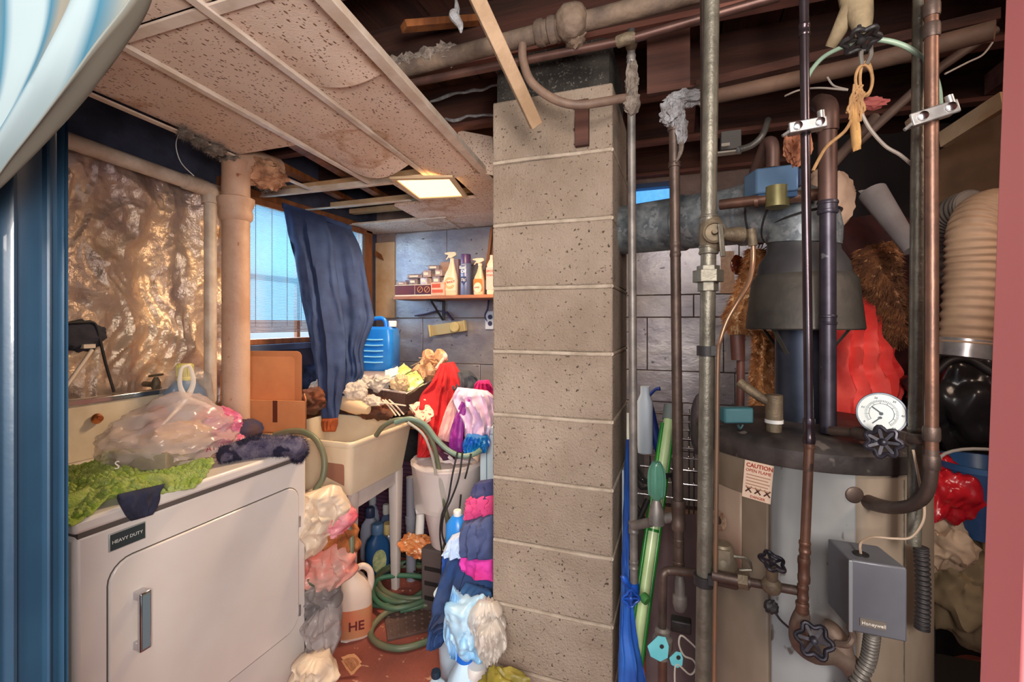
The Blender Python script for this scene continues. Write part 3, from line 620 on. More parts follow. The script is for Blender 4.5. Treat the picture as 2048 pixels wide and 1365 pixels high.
# fuzzy scarf, cap, pink packet
sc_pts = [onZ(px, py, TOP+.03) for px, py in ((440, 912), (480, 902), (520, 895), (555, 893), (590, 893))]
b = B().tube(sc_pts+[onX(597, 905, -1.325), onX(594, 925, -1.322)], [.02, .035, .04, .034, .034, .032, .012], 14, 5); b.v = [p+V((0,0,.008*noise.noise(p*40))) for p in b.v]
for i, p in enumerate(b.v):
    if p.x < DX1-.01 and p.z < TOP: p.z = TOP+.001
b.hair(.013, 5200, 3, 0, .0006)
tag(obj('fuzzy_scarf', b, mat('navy_mohair', (66, 62, 92), (120, 112, 130), sc=25, c3=(36, 34, 60), sc3=14, t3=.5, rough=1)), 'fuzzy navy and grey scarf drooping over the far corner of the dryer', 'scarf')
cc = onZ(515, 885, TOP); ct = thing('knit_cap', 'dark navy and brown cap with a maroon side on the dryer top', 'cap', cc+V((-.09,0,0)))
obj('crown', B().blob(cc+V((-.10, .02, .028)), (.06, .085, .05), 2, .12, 2, 4, flat=.5), mat('brown_navy_cloth', (84, 58, 54), (38, 48, 92), sc=9, rough=.85), ct)
obj('side', B().blob(cc+V((-.10, -.06, .025)), (.05, .03, .04), 7, .2, 2, 4, flat=.5), mat('maroon_cloth', (1,1,1)), ct)
tag(obj('pink_packet', B().blob(onZ(475, 905, TOP)+V((-.03, 0, .03)), (.04, .045, .03), 9, .25, 3, 4, True, flat=.8), mat('pink_film', (1,1,1))), 'crumpled pink packet between grocery bag and fuzzy scarf', 'packet')
# ================================================================== BOX, SINK
bf = at(613, 870, 2.02); bw_ = (RT*.96-FW*.10).normalized(); bd = (ray(613, HY)+RT*-.05); bd = bd.normalized(); W_, D_ = .40, .17
bx = thing('cardboard_box', 'open tan cardboard box with its rear flap raised beside the soil stack', 'box', bf-bw_*.2+bd*.08)
bl0 = bf-bw_*W_
obj('base', B().hexa(bl0, bw_*W_, bd*D_, UP*.007), CARD, bx)
obj('front_wall', B().hexa(bl0, bw_*W_, bd*.006, UP*.145), CARD, bx, bev=.001)
obj('side_wall', B().hexa(bf-bw_*.006, bw_*.006, bd*D_, UP*.155), CARD, bx, bev=.001); obj('side_wall', B().hexa(bl0, bw_*.006, bd*D_, UP*.155), CARD, bx, bev=.001)
rf = bl0+bd*(D_-.006)-bw_*.02
hfl = zh(703, 2.17)-rf.z
obj('rear_flap', B().prism([(a, b) for a, b in rrect(.405, hfl, .025)], rf, bw_, UP, bd*.006), CARD, bx, bev=.001)
obj('flap_liner', B().prism([(a, b) for a, b in rrect(.37, hfl-.03, .02)], rf+UP*.005-bd*.004, bw_, UP, bd*.004), mat('cardboard_inner', (232, 160, 108), (220, 146, 96), sc=5, rough=.85), bx)
obj('tape', B().hexa(bf-bw_*.155+UP*.05-bd*.001, bw_*.022, bd*.002, UP*.094), mat('dark_tape', (96, 40, 26), rough=.6), bx)
bench = thing('wooden_bench', 'rough wooden bench behind the sink piled with kitchen clutter', 'bench', (-1.6, 2.55, 0))
obj('bench_top', B().span((-2.1, 2.20, .80), (-1.0, 2.90, .83)), WOODM, bench, bev=.003)
for x, y in ((-2.05, 2.25), (-2.05, 2.85), (-1.05, 2.85), (-1.05, 2.25)): obj('leg', B().span((x-.025, y-.025, 0), (x+.025, y+.025, .80)), WOODM, bench)
sk = thing('laundry_sink', 'white plastic utility sink on tapered legs beside the dryer', 'sink', (-1.61, 1.88, 0))
SXa, SXb, SYa, SYb, SZ = -1.89, -1.33, 1.645, 2.15, .86
def sink():
    b = B(); o = [(SXa, SYa), (SXb, SYa), (SXb, SYb), (SXa, SYb)]
    cxs, cys = (SXa+SXb)/2, (SYa+SYb)/2
    def rg(f, z, r=.03, n=5):
        hx, hy = (SXb-SXa)/2*f, (SYb-SYa)/2*f; return [V((cxs-hx+a, cys-hy+q, z)) for a, q in rrect(2*hx, 2*hy, r, n)]
    secs = [rg(.80, .615), rg(.86, .62), rg(.975, .835), rg(1.0, .838), rg(1.01, .848), rg(1.01, .858), rg(1.0, .862), rg(.965, .862), rg(.95, .855), rg(.83, .66), rg(.76, .645)]
    n = len(secs[0]); vs = [p for q in secs for p in q]; fs = []
    for i in range(len(secs)-1):
        for k in range(n): fs.append((i*n+k, i*n+(k+1)%n, (i+1)*n+(k+1)%n, (i+1)*n+k))
    fs.append(tuple(range(n-1,-1,-1))); fs.append(tuple((len(secs)-1)*n+k for k in range(n))); return b.add(vs, fs)
obj('basin', sink(), CREAM, sk, ang=50)
LG = mat('grey_white_plastic', (214, 204, 200), (200, 190, 186), sc=5, rough=.45)
obj('apron', B().prism([(SYa+.04, .615), (SYb-.04, .615), (SYb-.045, .56), (SYa+.06, .54)], (SXb-.05, 0, 0), (0,1,0), (0,0,1), (-.01, 0, 0)).prism([(SXa+.04, .615), (SXb-.04, .615), (SXb-.06, .54), (SXa+.06, .54)], (0, SYa+.05, 0), (1,0,0), (0,0,1), (0, .01, 0)), LG, sk)
for x, y in ((SXb-.07, SYa+.08), (SXb-.07, SYb-.07), (SXa+.08, SYa+.08), (SXa+.08, SYb-.07)):
    obj('leg', B().sup([(0, .035, .035), (.6, .06, .06), (.62, .06, .06)], 16, 6, Matrix.Translation((x, y, 0))), LG, sk)
obj('brown_patch', B().prism([(0,0), (.10,-.03), (.10,-.12), (.0,-.09)], (SXb-.15, SYa+.018, .79), (1,0,0), (0,0,1), (0,-.002,0)), mat('brown_card', (158, 112, 92), rough=.8), sk, label='brown card stuck on the sink side')
tag(obj('paint_stick', B().bar(onZ(770, 850, .80), onX(775, 838, -1.55)+V((0,0,.03)), .03, .004), mat('taupe_wood', (150, 122, 90), (130, 104, 74), sc=8, rough=.7)), 'flat taupe stick standing inside the sink', 'stick')
# sweatpants hanging from the ceiling tee
sp = thing('sweatpants', 'navy sweatpants with rust cuffs hanging from the ceiling above the sink', 'trousers', at(650, 410, 2.62))
def g2(rows, z, **k): return garment([(a, b, z+dz, c, d, z+dz+dz2) for (a, b, c, d, dz, dz2) in rows], **k)
SWL = [(566,412,648,432,2.60,2.66),(577,470,665,480,2.56,2.60),(592,530,672,545,2.52,2.55),(603,600,682,610,2.48,2.5),(617,665,690,672,2.45,2.46),(630,730,690,735,2.42,2.42),(637,790,684,792,2.38,2.38),(643,838,676,838,2.34,2.34)]
SWR = [(630,428,702,458,2.68,2.76),(645,480,722,500,2.64,2.7),(655,540,734,560,2.6,2.66),(665,590,746,622,2.58,2.62),(676,640,747,645,2.56,2.6),(684,690,726,700,2.54,2.56),(688,740,727,750,2.52,2.54),(680,782,708,770,2.5,2.52),(672,800,690,800,2.48,2.5)]
f_ = lambda R: [(a, b, z1, c, d, z2) for a, b, c, d, z1, z2 in R]
obj('leg', garment(f_(SWL), .045, 2.5, .012, 3), DENIM, sp); obj('leg', garment(f_(SWR), .045, 2.5, .014, 8), DENIM, sp)
obj('cuff', garment([(644,836,2.34,676,836,2.34),(643,850,2.34,675,850,2.34),(646,864,2.33,671,864,2.33)], .03, 4, .004, 1, 30, 10, .003), mat('rust_rib', (150, 74, 34), (120, 58, 30), sc=10, rough=.9), sp)
obj('waistband', garment([(564,405,2.61,704,452,2.77),(564,416,2.60,704,464,2.76)], .03, 8, .006, 2, 40, 6, .004), DENIM, sp)
obj('care_label', B().box(at(690, 716, 2.49), (.018, .002, .014), Matrix.Rotation(.5, 3, 'Y')), WHITE, sp)
# blue water jug on a carton
wjc = at(760, 740, 2.72); wj = local('water_jug', 'translucent blue square water jug with moulded ribs on the bench', 'jug')
WJ = mat('translucent_blue', (28, 112, 212), (40, 134, 226), sc=6, rough=.25, trans=.0)
obj('body', B().sup([(0, .18, .14), (.015, .20, .16), (.20, .20, .16), (.235, .19, .15), (.25, .15, .11)], 30, 6), WJ, wj)
for k in range(5): obj('rib', B().tube([(-.06, -.081, .05+k*.032), (0, -.083, .048+k*.032), (.05, -.081, .05+k*.032)], .004, 8, 4), mat('pale_blue', (130, 200, 240), rough=.3), wj)
obj('handle', B().tube([(-.07, 0, .24), (-.06, 0, .285), (0, 0, .30), (.03, 0, .285), (.04, 0, .245)], .012, 10, 5), WJ, wj)
obj('cap', B().lathe([(.022, .25), (.024, .255), (.024, .28), (.02, .284)], (.075, 0, 0), 20), WHITE, wj)
zc = wjc.z; place(wj, wjc, R_(14)); 
ct = thing('printed_carton', 'low pale printed carton under the blue water jug', 'carton', (wjc.x, wjc.y, wjc.z-.045))
obj('sleeve', B().box((wjc.x+.01, wjc.y+.02, wjc.z-.022), (.24, .17, .042), Matrix.Rotation(R_(14), 3, 'Z')), mat('lilac_card', (206, 178, 176), (220, 200, 190), sc=14, rough=.7), ct, bev=.002)
hb = .83
stand = thing('storage_tins', 'stack of worn storage tins supporting the carton and blue jug', 'storage tins', (wjc.x, wjc.y, hb)); zz = hb; k = 0; rnd = random.Random(3)
while zz < wjc.z-.046:
    hh = min(.05, wjc.z-.045-zz); obj('tin', B().box((wjc.x+rnd.uniform(-.01,.01), wjc.y+.02, zz+hh/2), (.26, .18, hh-.001), Matrix.Rotation(R_(14+rnd.uniform(-3,3)), 3, 'Z')), pick(DARKM, mat('rust_tin', (130, 84, 60), (100, 64, 50), sc=9, rough=.6)), stand, bev=.003); zz += hh
# ================================================================== BENCH CLUTTER
def crump(name, label, cat, px, py, z, r, m, seed=1, amp=.28, fr=2.2, group=None, flat=None, sub=4, drop=0):
    c = at(px, py, z); return tag(obj(name, B().bag(c, r, seed, amp), m, ang=50), label, cat, group)
# see-through basket
bk0 = at(795, 800, 2.45)
bk = thing('plastic_basket', 'smoky see-through plastic basket of packets behind the sink', 'basket', (bk0.x, bk0.y, .84))
SMK = glass_mat('smoky_plastic', (120, 96, 90), .6, .2)
q = [onZ(718, 768, .955+.10), onZ(808, 782, 1.04), onZ(858, 762, 1.06)]
A_, Bc, Cc = at(716, 772, 2.62), at(812, 786, 2.40), at(862, 762, 2.62)
def lip(a, b, c_, dz, f): 
    d = a+(c_-b); m_ = (a+b+c_+d)/4; return [m_+(p-m_)*f+V((0,0,dz)) for p in (a, b, c_, d)]
secs = [lip(A_, Bc, Cc, -.12, .82), lip(A_, Bc, Cc, -.005, .98), lip(A_, Bc, Cc, 0, 1.03), lip(A_, Bc, Cc, -.006, 1.04), lip(A_, Bc, Cc, -.006, .95), lip(A_, Bc, Cc, -.115, .78)]
vs = [p for r_ in secs for p in r_]; fs = [(i*4+k, i*4+(k+1)%4, i*4+4+(k+1)%4, i*4+4+k) for i in range(5) for k in range(4)]+[(3,2,1,0), (20,21,22,23)]
bb = B(); bb.add(vs, fs); obj('tray', bb, SMK, bk, smooth=False)
rb_ = secs[2]; obj('rim', B().tube(rb_+[rb_[0]], .006, 8), mat('pale_rim', (206, 196, 196), rough=.35), bk)
for k in range(12):
    t = (k+.5)/12; a = lerp(secs[1][0], secs[1][1], t); b_ = lerp(secs[0][0], secs[0][1], t); 
    obj('rib', B().cyl(a, b_, .003, n=6), SMK, bk)
CLR = glass_mat('crumpled_clear_wrap', (230, 222, 214), .62, .2)
crump('clear_packet', 'clear crinkled packet at the left end of the smoky basket', 'packet', 730, 764, 2.56, (.055, .05, .035), CLR, 3)
crump('clear_packet', 'clear crinkled packet with tan contents in the basket middle', 'packet', 762, 768, 2.54, (.06, .05, .04), CLR, 4)
crump('clear_packet', 'clear beige packet beside the green bags in the basket', 'packet', 800, 768, 2.46, (.04, .04, .045), glass_mat('tan_wrap', (220, 196, 160), .75, .25), 7)
GRN = mat('green_foil_packet', (170, 188, 96), (206, 214, 150), sc=24, c3=(90, 110, 40), sc3=30, t3=.6, rough=.35)
def packet(name, label, cs, z, m, seed):
    P = [at(a, b_, z+dz) for a, b_, dz in cs]; r_ = random.Random(seed)
    def f(u, v, k=0): p = lerp(lerp(P[0], P[1], u), lerp(P[3], P[2], u), v); return p+V((0,0,.014*sin(pi*u)*sin(pi*v)+.006*noise.noise(p*40+V((seed,0,0)))+k))
    b = B().grid(lambda u, v: f(u, v, .004), 16, 16).grid(lambda u, v: f(1-u, v, -.010), 16, 16); return tag(obj(name, b, m), label, 'packet')
packet('green_packet', 'green printed foil packet lying upper left over the basket', [(790,742,.05),(808,728,.1),(824,742,.05),(792,760,-.02)], 2.55, GRN, 1)
packet('green_packet', 'larger green printed foil packet slumped on the basket front', [(800,758,.02),(832,742,.08),(848,764,0),(816,788,-.06)], 2.52, GRN, 2)
packet('white_packet', 'white flat packet leaning beneath the blue water jug', [(770,742,.03),(795,735,.03),(800,748,-.02),(770,764,-.03)], 2.58, WHITE, 3)
# crumpled brown paper tangle
pt = thing('paper_tangle', 'crumpled brown paper bundle with stray string above the basket', 'paper', at(858, 730, 2.6))
pb_ = B(); cpt = at(858, 728, 2.6)
for i in range(15):
    rr = random.Random(i+40); pb_.blob(cpt+V((rr.uniform(-.08,.09), rr.uniform(-.03,.03), rr.uniform(-.07,.07)-.0)), (.035*rr.uniform(.6,1.3), .02, .035*rr.uniform(.6,1.3)), i, .5, 2.5, 2, True)
obj('wad', pb_, mat('kraft_paper', (222, 176, 140), (176, 122, 84), sc=22, rough=.85), pt, ang=15)
sb_ = B(); rr = random.Random(6)
for i in range(10):
    p0_ = cpt+V((rr.uniform(-.06,.09), -.03, rr.uniform(-.07,.06))); sb_.tube([p0_, p0_+V((rr.uniform(-.05,.07), -.02, rr.uniform(-.05,.05))), p0_+V((rr.uniform(-.07,.12), 0, rr.uniform(-.07,.04)))], .0017, 5, 5)
obj('string', sb_, mat('straw_string', (226, 190, 150)), pt)
tag(obj('toothbrush', B().bar(at(872, 738, 2.5), at(888, 716, 2.52), .016, .012).blob(at(890, 714, 2.52), (.016, .01, .02), 1, 0, 1, 2), mat('pale_peach', (238, 208, 190), rough=.4), bev=.002), 'pale peach tube poking from the brown paper bundle', 'tube')
tag(obj('beige_bottle', B().sup([(-.09, .05, .05), (-.07, .07, .07), (.04, .075, .075), (.07, .05, .05), (.10, .04, .04)], 20, 2.4, Matrix.Translation(at(705, 812, 2.4)) @ Matrix.Rotation(R_(100), 4, 'Y')), mat('beige_plastic', (214, 190, 160), rough=.45)), 'beige bottle lying at the back rim of the sink', 'bottle')
for i, (x, y, lab) in enumerate(((738, 803, 'wrapped plastic cutlery bundle behind the sink rim'), (640, 780, 'glittery crumpled clear wrap between cardboard box and sweatpants'), (712, 785, 'crumpled clear wrap between the sweatpants and the basket'))):
    crump('clear_wrap', lab, 'wrap', x, y, 2.42, (.07, .04, .025) if i == 0 else (.05, .05, .05), CLR, 20+i)
cut = thing('plastic_cutlery', 'pale plastic forks fanned across the sink back rim', 'cutlery', at(775, 812, 2.38))
for i, (a, b_, c_, d) in enumerate(((735, 806, 812, 812), (770, 800, 800, 832), (778, 800, 808, 830), (765, 800, 792, 832))): obj('fork', B().tube([at(a, b_, 2.40), at((a+c_)/2, (b_+d)/2-2, 2.38), at(c_, d, 2.36)], .004, 6, 4), mat('pale_plastic', (1,1,1)), cut)
WDK = mat('russet_junk', (120, 66, 40), (70, 44, 34), sc=14, rough=.8)
crump('brown_paper_bag', 'dark brown crumpled bag between cardboard box and sink', 'bag', 632, 800, 2.35, (.07, .09, .06), WDK, 31)
crump('brown_cloth', 'rusty brown cloth heaped behind the sink beside the basket', 'cloth', 745, 815, 2.5, (.14, .08, .06), WDK, 33)
crump('dark_bundle', 'dark bundle on the sill behind the sweatpants', 'bundle', 640, 755, 2.75, (.11, .06, .09), DENIM, 35)
# newspaper coupon
packet('coupon_sheet', 'folded red and cream printed coupon sheet at the sink corner', [(818,812,.04),(850,800,.06),(872,832,0),(842,848,-.03)], 2.30, mat('newsprint', (238, 214, 190), (226, 200, 176), sc=7, c3=(186, 64, 56), sc3=55, t3=.56, rough=.8), 5)
# ================================================================== CLOTHES ON THE WASHER
REDC = mat('red_fleece', (206, 38, 44), (166, 20, 34), sc=7, rough=.9, bump=.3, bsc=120)
cr1 = [(880,728,2.50,908,724,2.52),(862,765,2.44,925,755,2.46),(842,790,2.40,935,790,2.44),(835,820,2.34,930,830,2.40),(838,850,2.32,915,870,2.36),(836,880,2.30,885,900,2.33),(834,915,2.30,858,915,2.31)]
tag(obj('red_jacket', garment(cr1, .06, 4, .02, 3, crumple=.02), REDC), 'bright red fleece jacket slumped between sink and chimney', 'jacket')
tag(obj('grey_cardigan', garment([(905,738,2.5,940,742,2.5),(900,760,2.46,955,760,2.46),(902,782,2.42,952,785,2.42)], .05, 4, .012, 5, crumple=.02), mat('charcoal_wool', (70, 78, 90), (50, 54, 70), sc=9, rough=.95)), 'charcoal folded cardigan on top of the clothes heap', 'cardigan')
MAG = mat('magenta_cloth', (214, 40, 120), (176, 20, 110), sc=9, rough=.8)
tag(obj('magenta_scarf', garment([(955,762,2.36,978,760,2.36),(948,776,2.34,986,776,2.36),(958,795,2.32,990,798,2.34),(966,808,2.3,986,810,2.3)], .04, 5, .012, 8, crumple=.02), MAG), 'magenta scrunched scarf on the clothes heap against the chimney', 'scarf')
tag(obj('lilac_shirt', garment([(915,775,2.28,975,782,2.28),(905,800,2.26,990,800,2.26),(925,840,2.22,992,840,2.22),(930,875,2.2,990,870,2.2),(940,895,2.18,985,885,2.18)], .06, 4, .02, 11, crumple=.022), mat('lilac_white_cloth', (232, 206, 232), (208, 180, 214), sc=7, rough=.9)), 'lilac white shirt bunched against the chimney on the clothes heap', 'shirt')
tag(obj('pink_towel', garment([(912,786,2.30,948,784,2.28),(896,810,2.28,920,808,2.26),(885,840,2.26,912,845,2.24),(878,865,2.24,902,872,2.22),(880,880,2.24,900,885,2.22)], .025, 3, .008, 14, crumple=.012), mat('pale_pink_terry', (236, 190, 188), (220, 168, 170), sc=9, rough=.95)), 'pale pink towel folded down over the clothes heap', 'towel')
tag(obj('purple_sash', garment([(925,800,2.24,945,792,2.22),(912,830,2.22,930,835,2.2),(900,870,2.2,926,880,2.18),(900,905,2.2,925,905,2.18)], .02, 2, .006, 17, crumple=.01), mat('purple_satin', (160, 44, 150), (110, 30, 130), sc=8, rough=.5)), 'purple sash trailing down the clothes heap', 'sash')
tag(obj('dark_plum_cloth', garment([(860,870,2.30,905,880,2.28),(865,895,2.28,930,900,2.26),(880,925,2.26,935,915,2.24)], .03, 3, .01, 19), mat('plum_cloth', (96, 40, 70), (60, 30, 56), sc=8, rough=.9)), 'dark plum cloth beneath the pink towel', 'cloth')
tag(obj('blue_net', garment([(935,868,2.14,975,870,2.14),(925,888,2.12,980,885,2.12),(928,908,2.1,974,906,2.1)], .04, 6, .012, 23, crumple=.02), mat('cobalt_net', (30, 90, 190), (20, 130, 190), sc=12, rough=.4)), 'cobalt blue net bag tied above the bucket', 'net bag')
tag(obj('white_pillow', garment([(862,893,2.30,900,900,2.28),(858,905,2.28,950,920,2.26),(875,925,2.26,940,925,2.24)], .05, 2, .01, 27), mat('soft_white', (236, 226, 224), (220, 208, 212), sc=5, rough=.8)), 'white cushion wedged between hoses and white bin', 'cushion')
# washing machine hidden mostly behind chimney
wm = thing('washing_machine', 'white washing machine standing behind the block chimney', 'washing machine', (-.55, 2.27, 0))
WX0 = onY(959, 900, 2.0).x
obj('cabinet', B().span((WX0, 2.0, .02), (-.19, 2.55, .86)), BWHITE, wm, bev=.008)
obj('lid', B().span((WX0-.002, 1.995, .862), (-.188, 2.55, .90)), BWHITE, wm, bev=.006)
obj('side_seam', B().span((WX0+.035, 1.998, .10), (WX0+.038, 2.001, .858)), mat('seam_teal', (60, 120, 140)), wm)
# white bin with clear liner
bn = at(895, 925, 2.28); bn = V((bn.x, bn.y, 0)); hz_ = zh(925, 2.28)
wb_ = thing('waste_bin', 'tall tapered white bin lined with a clear plastic bag', 'bin', bn)
obj('body', B().lathe([(.070, .30), (.078, .31), (.155, hz_-.02), (.165, hz_-.005), (.16, hz_), (.15, hz_-.02), (.08, .33)], bn, 36), mat('soft_white', (1,1,1)), wb_)
lv = B(); lv.lathe([(.158, hz_-.20), (.164, hz_-.10), (.172, hz_-.01), (.178, hz_+.008), (.17, hz_+.02), (.15, hz_-.01)], bn, 44)
lv.v = [p+V((noise.noise(p*30), noise.noise(p*30+V((5,0,0))), noise.noise(p*22)))*.008 for p in lv.v]; obj('liner', lv, BAG, wb_)
crt = thing('storage_crate', 'dark grey crate under the white bin', 'crate', (bn.x, bn.y, 0)); obj('crate_body', B().span((bn.x-.10, bn.y-.08, 0), (bn.x+.09, bn.y+.13, .30)), mat('slate_plastic', (92, 82, 82), rough=.6), crt, bev=.008)
for z in (.06, .13, .20): obj('slot', B().span((bn.x-.08, bn.y-.082, z), (bn.x+.07, bn.y-.08, z+.02)), BLACK, crt)
# ================================================================== SHELF AND ITS GOODS
YS = 2.70; shz = 1.38+(645-590)/FP*onY(930, 590, YS).dot(FW)
sx0, sx1 = onY(786, 590, YS).x, -.60
shf = thing('shelf', 'worn wooden wall shelf above the clothes heap', 'shelf', ((sx0+sx1)/2, YB, shz))
obj('board', B().span((sx0, YS, shz-.022), (sx1+.1, YB-.012, shz)), mat('shelf_wood', (186, 120, 86), (150, 96, 72), sc=7, rough=.5, stretch=(.6,4,4)), shf, bev=.003)
for x in (sx0+.26, -.98): obj('bracket', B().bar((x, YB-.02, shz-.03), (x, YB-.02, shz-.16), .02, .01).bar((x, YB-.03, shz-.16), (x, YS+.05, shz-.025), .012, .008).span((x-.01, YS+.03, shz-.032), (x+.01, YB-.02, shz-.022)), DARKM, shf)
def sx(px, Y=YS+.06): return onY(px, 560, Y).x
def sprayer(name, label, h, w_, d, col, m2, headm, txt=None):
    o = local(name, label, 'spray bottle'); m = mat(name+'_body_'+str(col[0]), col, rough=.35)
    obj('body', B().sup([(0, w_*.9, d*.9), (.006, w_, d), (h*.34, w_, d), (h*.48, w_*.86, d*.85), (h*.62, w_*.52, d*.6, w_*.06, 0), (h*.74, w_*.34, d*.45, w_*.08, 0), (h*.79, w_*.3, d*.42, w_*.08, 0)], 26, 3), m, o)
    obj('label_patch', B().sup([(h*.10, w_*.82, .001), (h*.11, w_*.86, .002), (h*.40, w_*.84, .002), (h*.43, w_*.7, .001)], 24, 5, Matrix.Translation((0, -d/2-.0005, 0))), m2, o)
    hb_ = B(); x = w_*.08; hb_.lathe([(.014, h*.78), (.014, h*.84), (.011, h*.86)], (x, 0, 0), 16)
    hb_.prism([(x+.03, h*.97), (x+.028, h*.92), (x-.005, h*.86), (x-.02, h*.86), (x-.025, h*.93), (x-.05, h*.955), (x-.05, h*.985), (x-.02, h), (x+.02, h)], (0, -.010, 0), (1,0,0), (0,0,1), (0,.02,0))
    obj('spray_head', hb_, headm, o, bev=.002)
    obj('trigger', B().tube([(x-.018, 0, h*.93), (x-.03, 0, h*.88), (x-.042, 0, h*.83)], [.005, .005, .003], 8, 4), headm, o)
    return o
CW = mat('cream_white_label', (228, 210, 186), rough=.4); RTXT = mat('dark_red_print', (170, 40, 40)); GOLD = mat('tan_gold_print', (214, 160, 100))
b1 = sprayer('spray_bottle', 'cream stain remover spray bottle with tan ring and red SHOUT lettering', .285, .095, .06, (226, 204, 176), CW, CW)
rg_ = B(); 
for r0, r1 in ((.034, .030), (.026, .022)):
    pts = [V((cos(a)*r, -.0325, .080+sin(a)*r)) for r in (r0,) for a in [pi*.25+2*pi*.8*k/30 for k in range(31)]]; rg_.tube(pts, .0022, 6)
obj('ring_logo', rg_, GOLD, b1)
text('SHOUT', (-.018, -.036, .078), (1,0,.14), (-.14,0,1), .017, RTXT, b1, bold=True); text('LAUNDRY', (-.010, -.0335, .045), (1,0,0), (0,0,1), .007, GOLD, b1)
place(b1, (sx(903), YS+.055, shz+.0005), R_(8))
b2_ = local('starch_can', 'purple capped spray starch can lettered Easy On', 'spray can')
PUR = mat('purple_cap', (92, 66, 116), (80, 56, 104), sc=9, rough=.35); BCAN = mat('slate_blue_can', (120, 124, 160), (92, 110, 150), sc=6, rough=.3, metal=.2)
obj('can', B().lathe([(.033, 0), (.0345, .003), (.0345, .2), (.033, .203)], (0,0,0), 36), BCAN, b2_)
obj('cap', B().lathe([(.0335, .203), (.0335, .258), (.031, .264), (.012, .266)], (0,0,0), 36), PUR, b2_)
obj('logo', B().prism([(-.022, .09), (0, .062), (.022, .09), (.018, .118), (-.018, .118)], (0, -.0352, 0), (1,0,0), (0,0,1), (0,-.001,0)), mat('logo_navy', (52, 60, 100)), b2_)
obj('wave', B().tube([(-.015, -.037, .1), (-.005, -.037, .106), (.005, -.037, .098), (.016, -.037, .104)], .0018, 6, 4).tube([(-.015, -.037, .09), (-.005, -.037, .096), (.005, -.037, .088), (.016, -.037, .094)], .0018, 6, 4), WHITE, b2_)
text('Easy', (-.028, -.0372, .168), (1,0,0), (0,0,1), .026, WHITE, b2_, bold=True); text('On', (-.018, -.0372, .142), (1,0,0), (0,0,1), .028, WHITE, b2_, bold=True); text('NIAGARA'[:0] or 'SPRAY', (-.012, -.0372, .192), (1,0,0), (0,0,1), .007, WHITE, b2_)
place(b2_, (sx(933), YS+.05, shz+.0005))
b3 = sprayer('spray_bottle', 'slender cream spray bottle with amber side between starch can and chimney', .235, .072, .05, (236, 196, 160), mat('amber_patch', (214, 120, 60), rough=.4), mat('peach_head', (246, 214, 190), rough=.4))
obj('oval_label', B().sup([(-.002, .052, .062), (0, .054, .066)], 28, 2, Matrix.Translation((0, -.027, .045)) @ Matrix.Rotation(R_(90), 4, 'X')), CW, b3)
text('Tanny'[1:], (-.022, -.031, .042), (1,0,.05), (0,0,1), .018, RTXT, b3)
place(b3, (sx(960), YS+.05, shz+.0005), R_(170)*0)
b4 = local('stain_bottle', 'white bottle lettered SPOT STAIN beside the chimney edge', 'bottle')
obj('body', B().sup([(0, .06, .045), (.01, .064, .05), (.19, .06, .046), (.22, .03, .03)], 24, 3), CW, b4); obj('cap', B().lathe([(.014, .22), (.012, .25)], (0,0,0), 16), mat('peach_head', (1,1,1)), b4)
obj('label_patch', B().span((-.028, -.0262, .03), (.028, -.025, .17)), mat('salmon_label', (240, 190, 180), rough=.5), b4)
text('SPOT', (-.026, -.0264, .14), (1,0,0), (0,0,1), .02, RTXT, b4, bold=True); text('STAIN', (-.027, -.0264, .115), (1,0,0), (0,0,1), .017, RTXT, b4, bold=True)
place(b4, (sx(985), YS+.05, shz+.0005))
xb0, xb1 = sx(791, YS+.02), sx(876, YS+.02)
b5 = thing('trash_bag_box', 'long dark maroon carton with two barred circles on the shelf', 'box', ((xb0+xb1)/2, YS+.05, shz))
obj('body', B().span((xb0, YS+.015, shz+.008), (xb1, YS+.085, shz+.075)), mat('maroon_navy_card', (110, 30, 26), (66, 34, 60), sc=6, rough=.4), b5, bev=.001)
obj('edge_band', B().span((xb0-.001, YS+.013, shz+.0), (xb1, YS+.087, shz+.009)).span((xb0-.001, YS+.013, shz+.072), (xb1, YS+.087, shz+.076)).span((lerp(xb0, xb1, .47), YS+.0135, shz+.008), (lerp(xb0, xb1, .475), YS+.015, shz+.073)), CW, b5)
for f in (.60, .76):
    x = lerp(xb0, xb1, f); b = B().tube([(x+.019*cos(a), YS+.013, shz+.042+.019*sin(a)) for a in [2*pi*k/24 for k in range(25)]], .0018, 6).bar((x-.014, YS+.013, shz+.028), (x+.014, YS+.013, shz+.056), .003, .002); obj('barred_circle', b, GOLD, b5)
x0_, x1_ = sx(862, YS+.0), sx(889, YS+.0)
b6 = thing('moth_ball_box', 'small pink and orange printed box in front of the maroon carton', 'box', ((x0_+x1_)/2, YS, shz))
obj('body', B().span((x0_, YS-.0, shz), (x1_, YS+.014, shz+.085)), mat('salmon_card', (238, 150, 120), (240, 180, 160), sc=20, rough=.5), b6, bev=.001)
obj('print_bars', B().span((x0_+.006, YS-.0012, shz+.05), (x1_-.03, YS, shz+.075)).span((x0_+.008, YS-.0012, shz+.018), (x1_-.012, YS, shz+.038)), mat('rust_print', (190, 80, 56)), b6)
cm = mat('clear_small_pack', (214, 190, 180), (150, 130, 140), sc=20, rough=.25); rnd = random.Random(12)
names_ = ['flat grey strip pack on the left end of the maroon carton', 'clear cube pack above the strip pack', 'clear cube pack with tan contents atop the small cartons', 'mauve cube pack leftmost in the upper row', 'grey folded pouch topmost on the small packs', 'tan small pack right behind the SHOUT bottle', 'pale pack low behind the printed box', 'small white bottle lying on the left of the packs', 'clear pack between the mauve cube and the bottle']
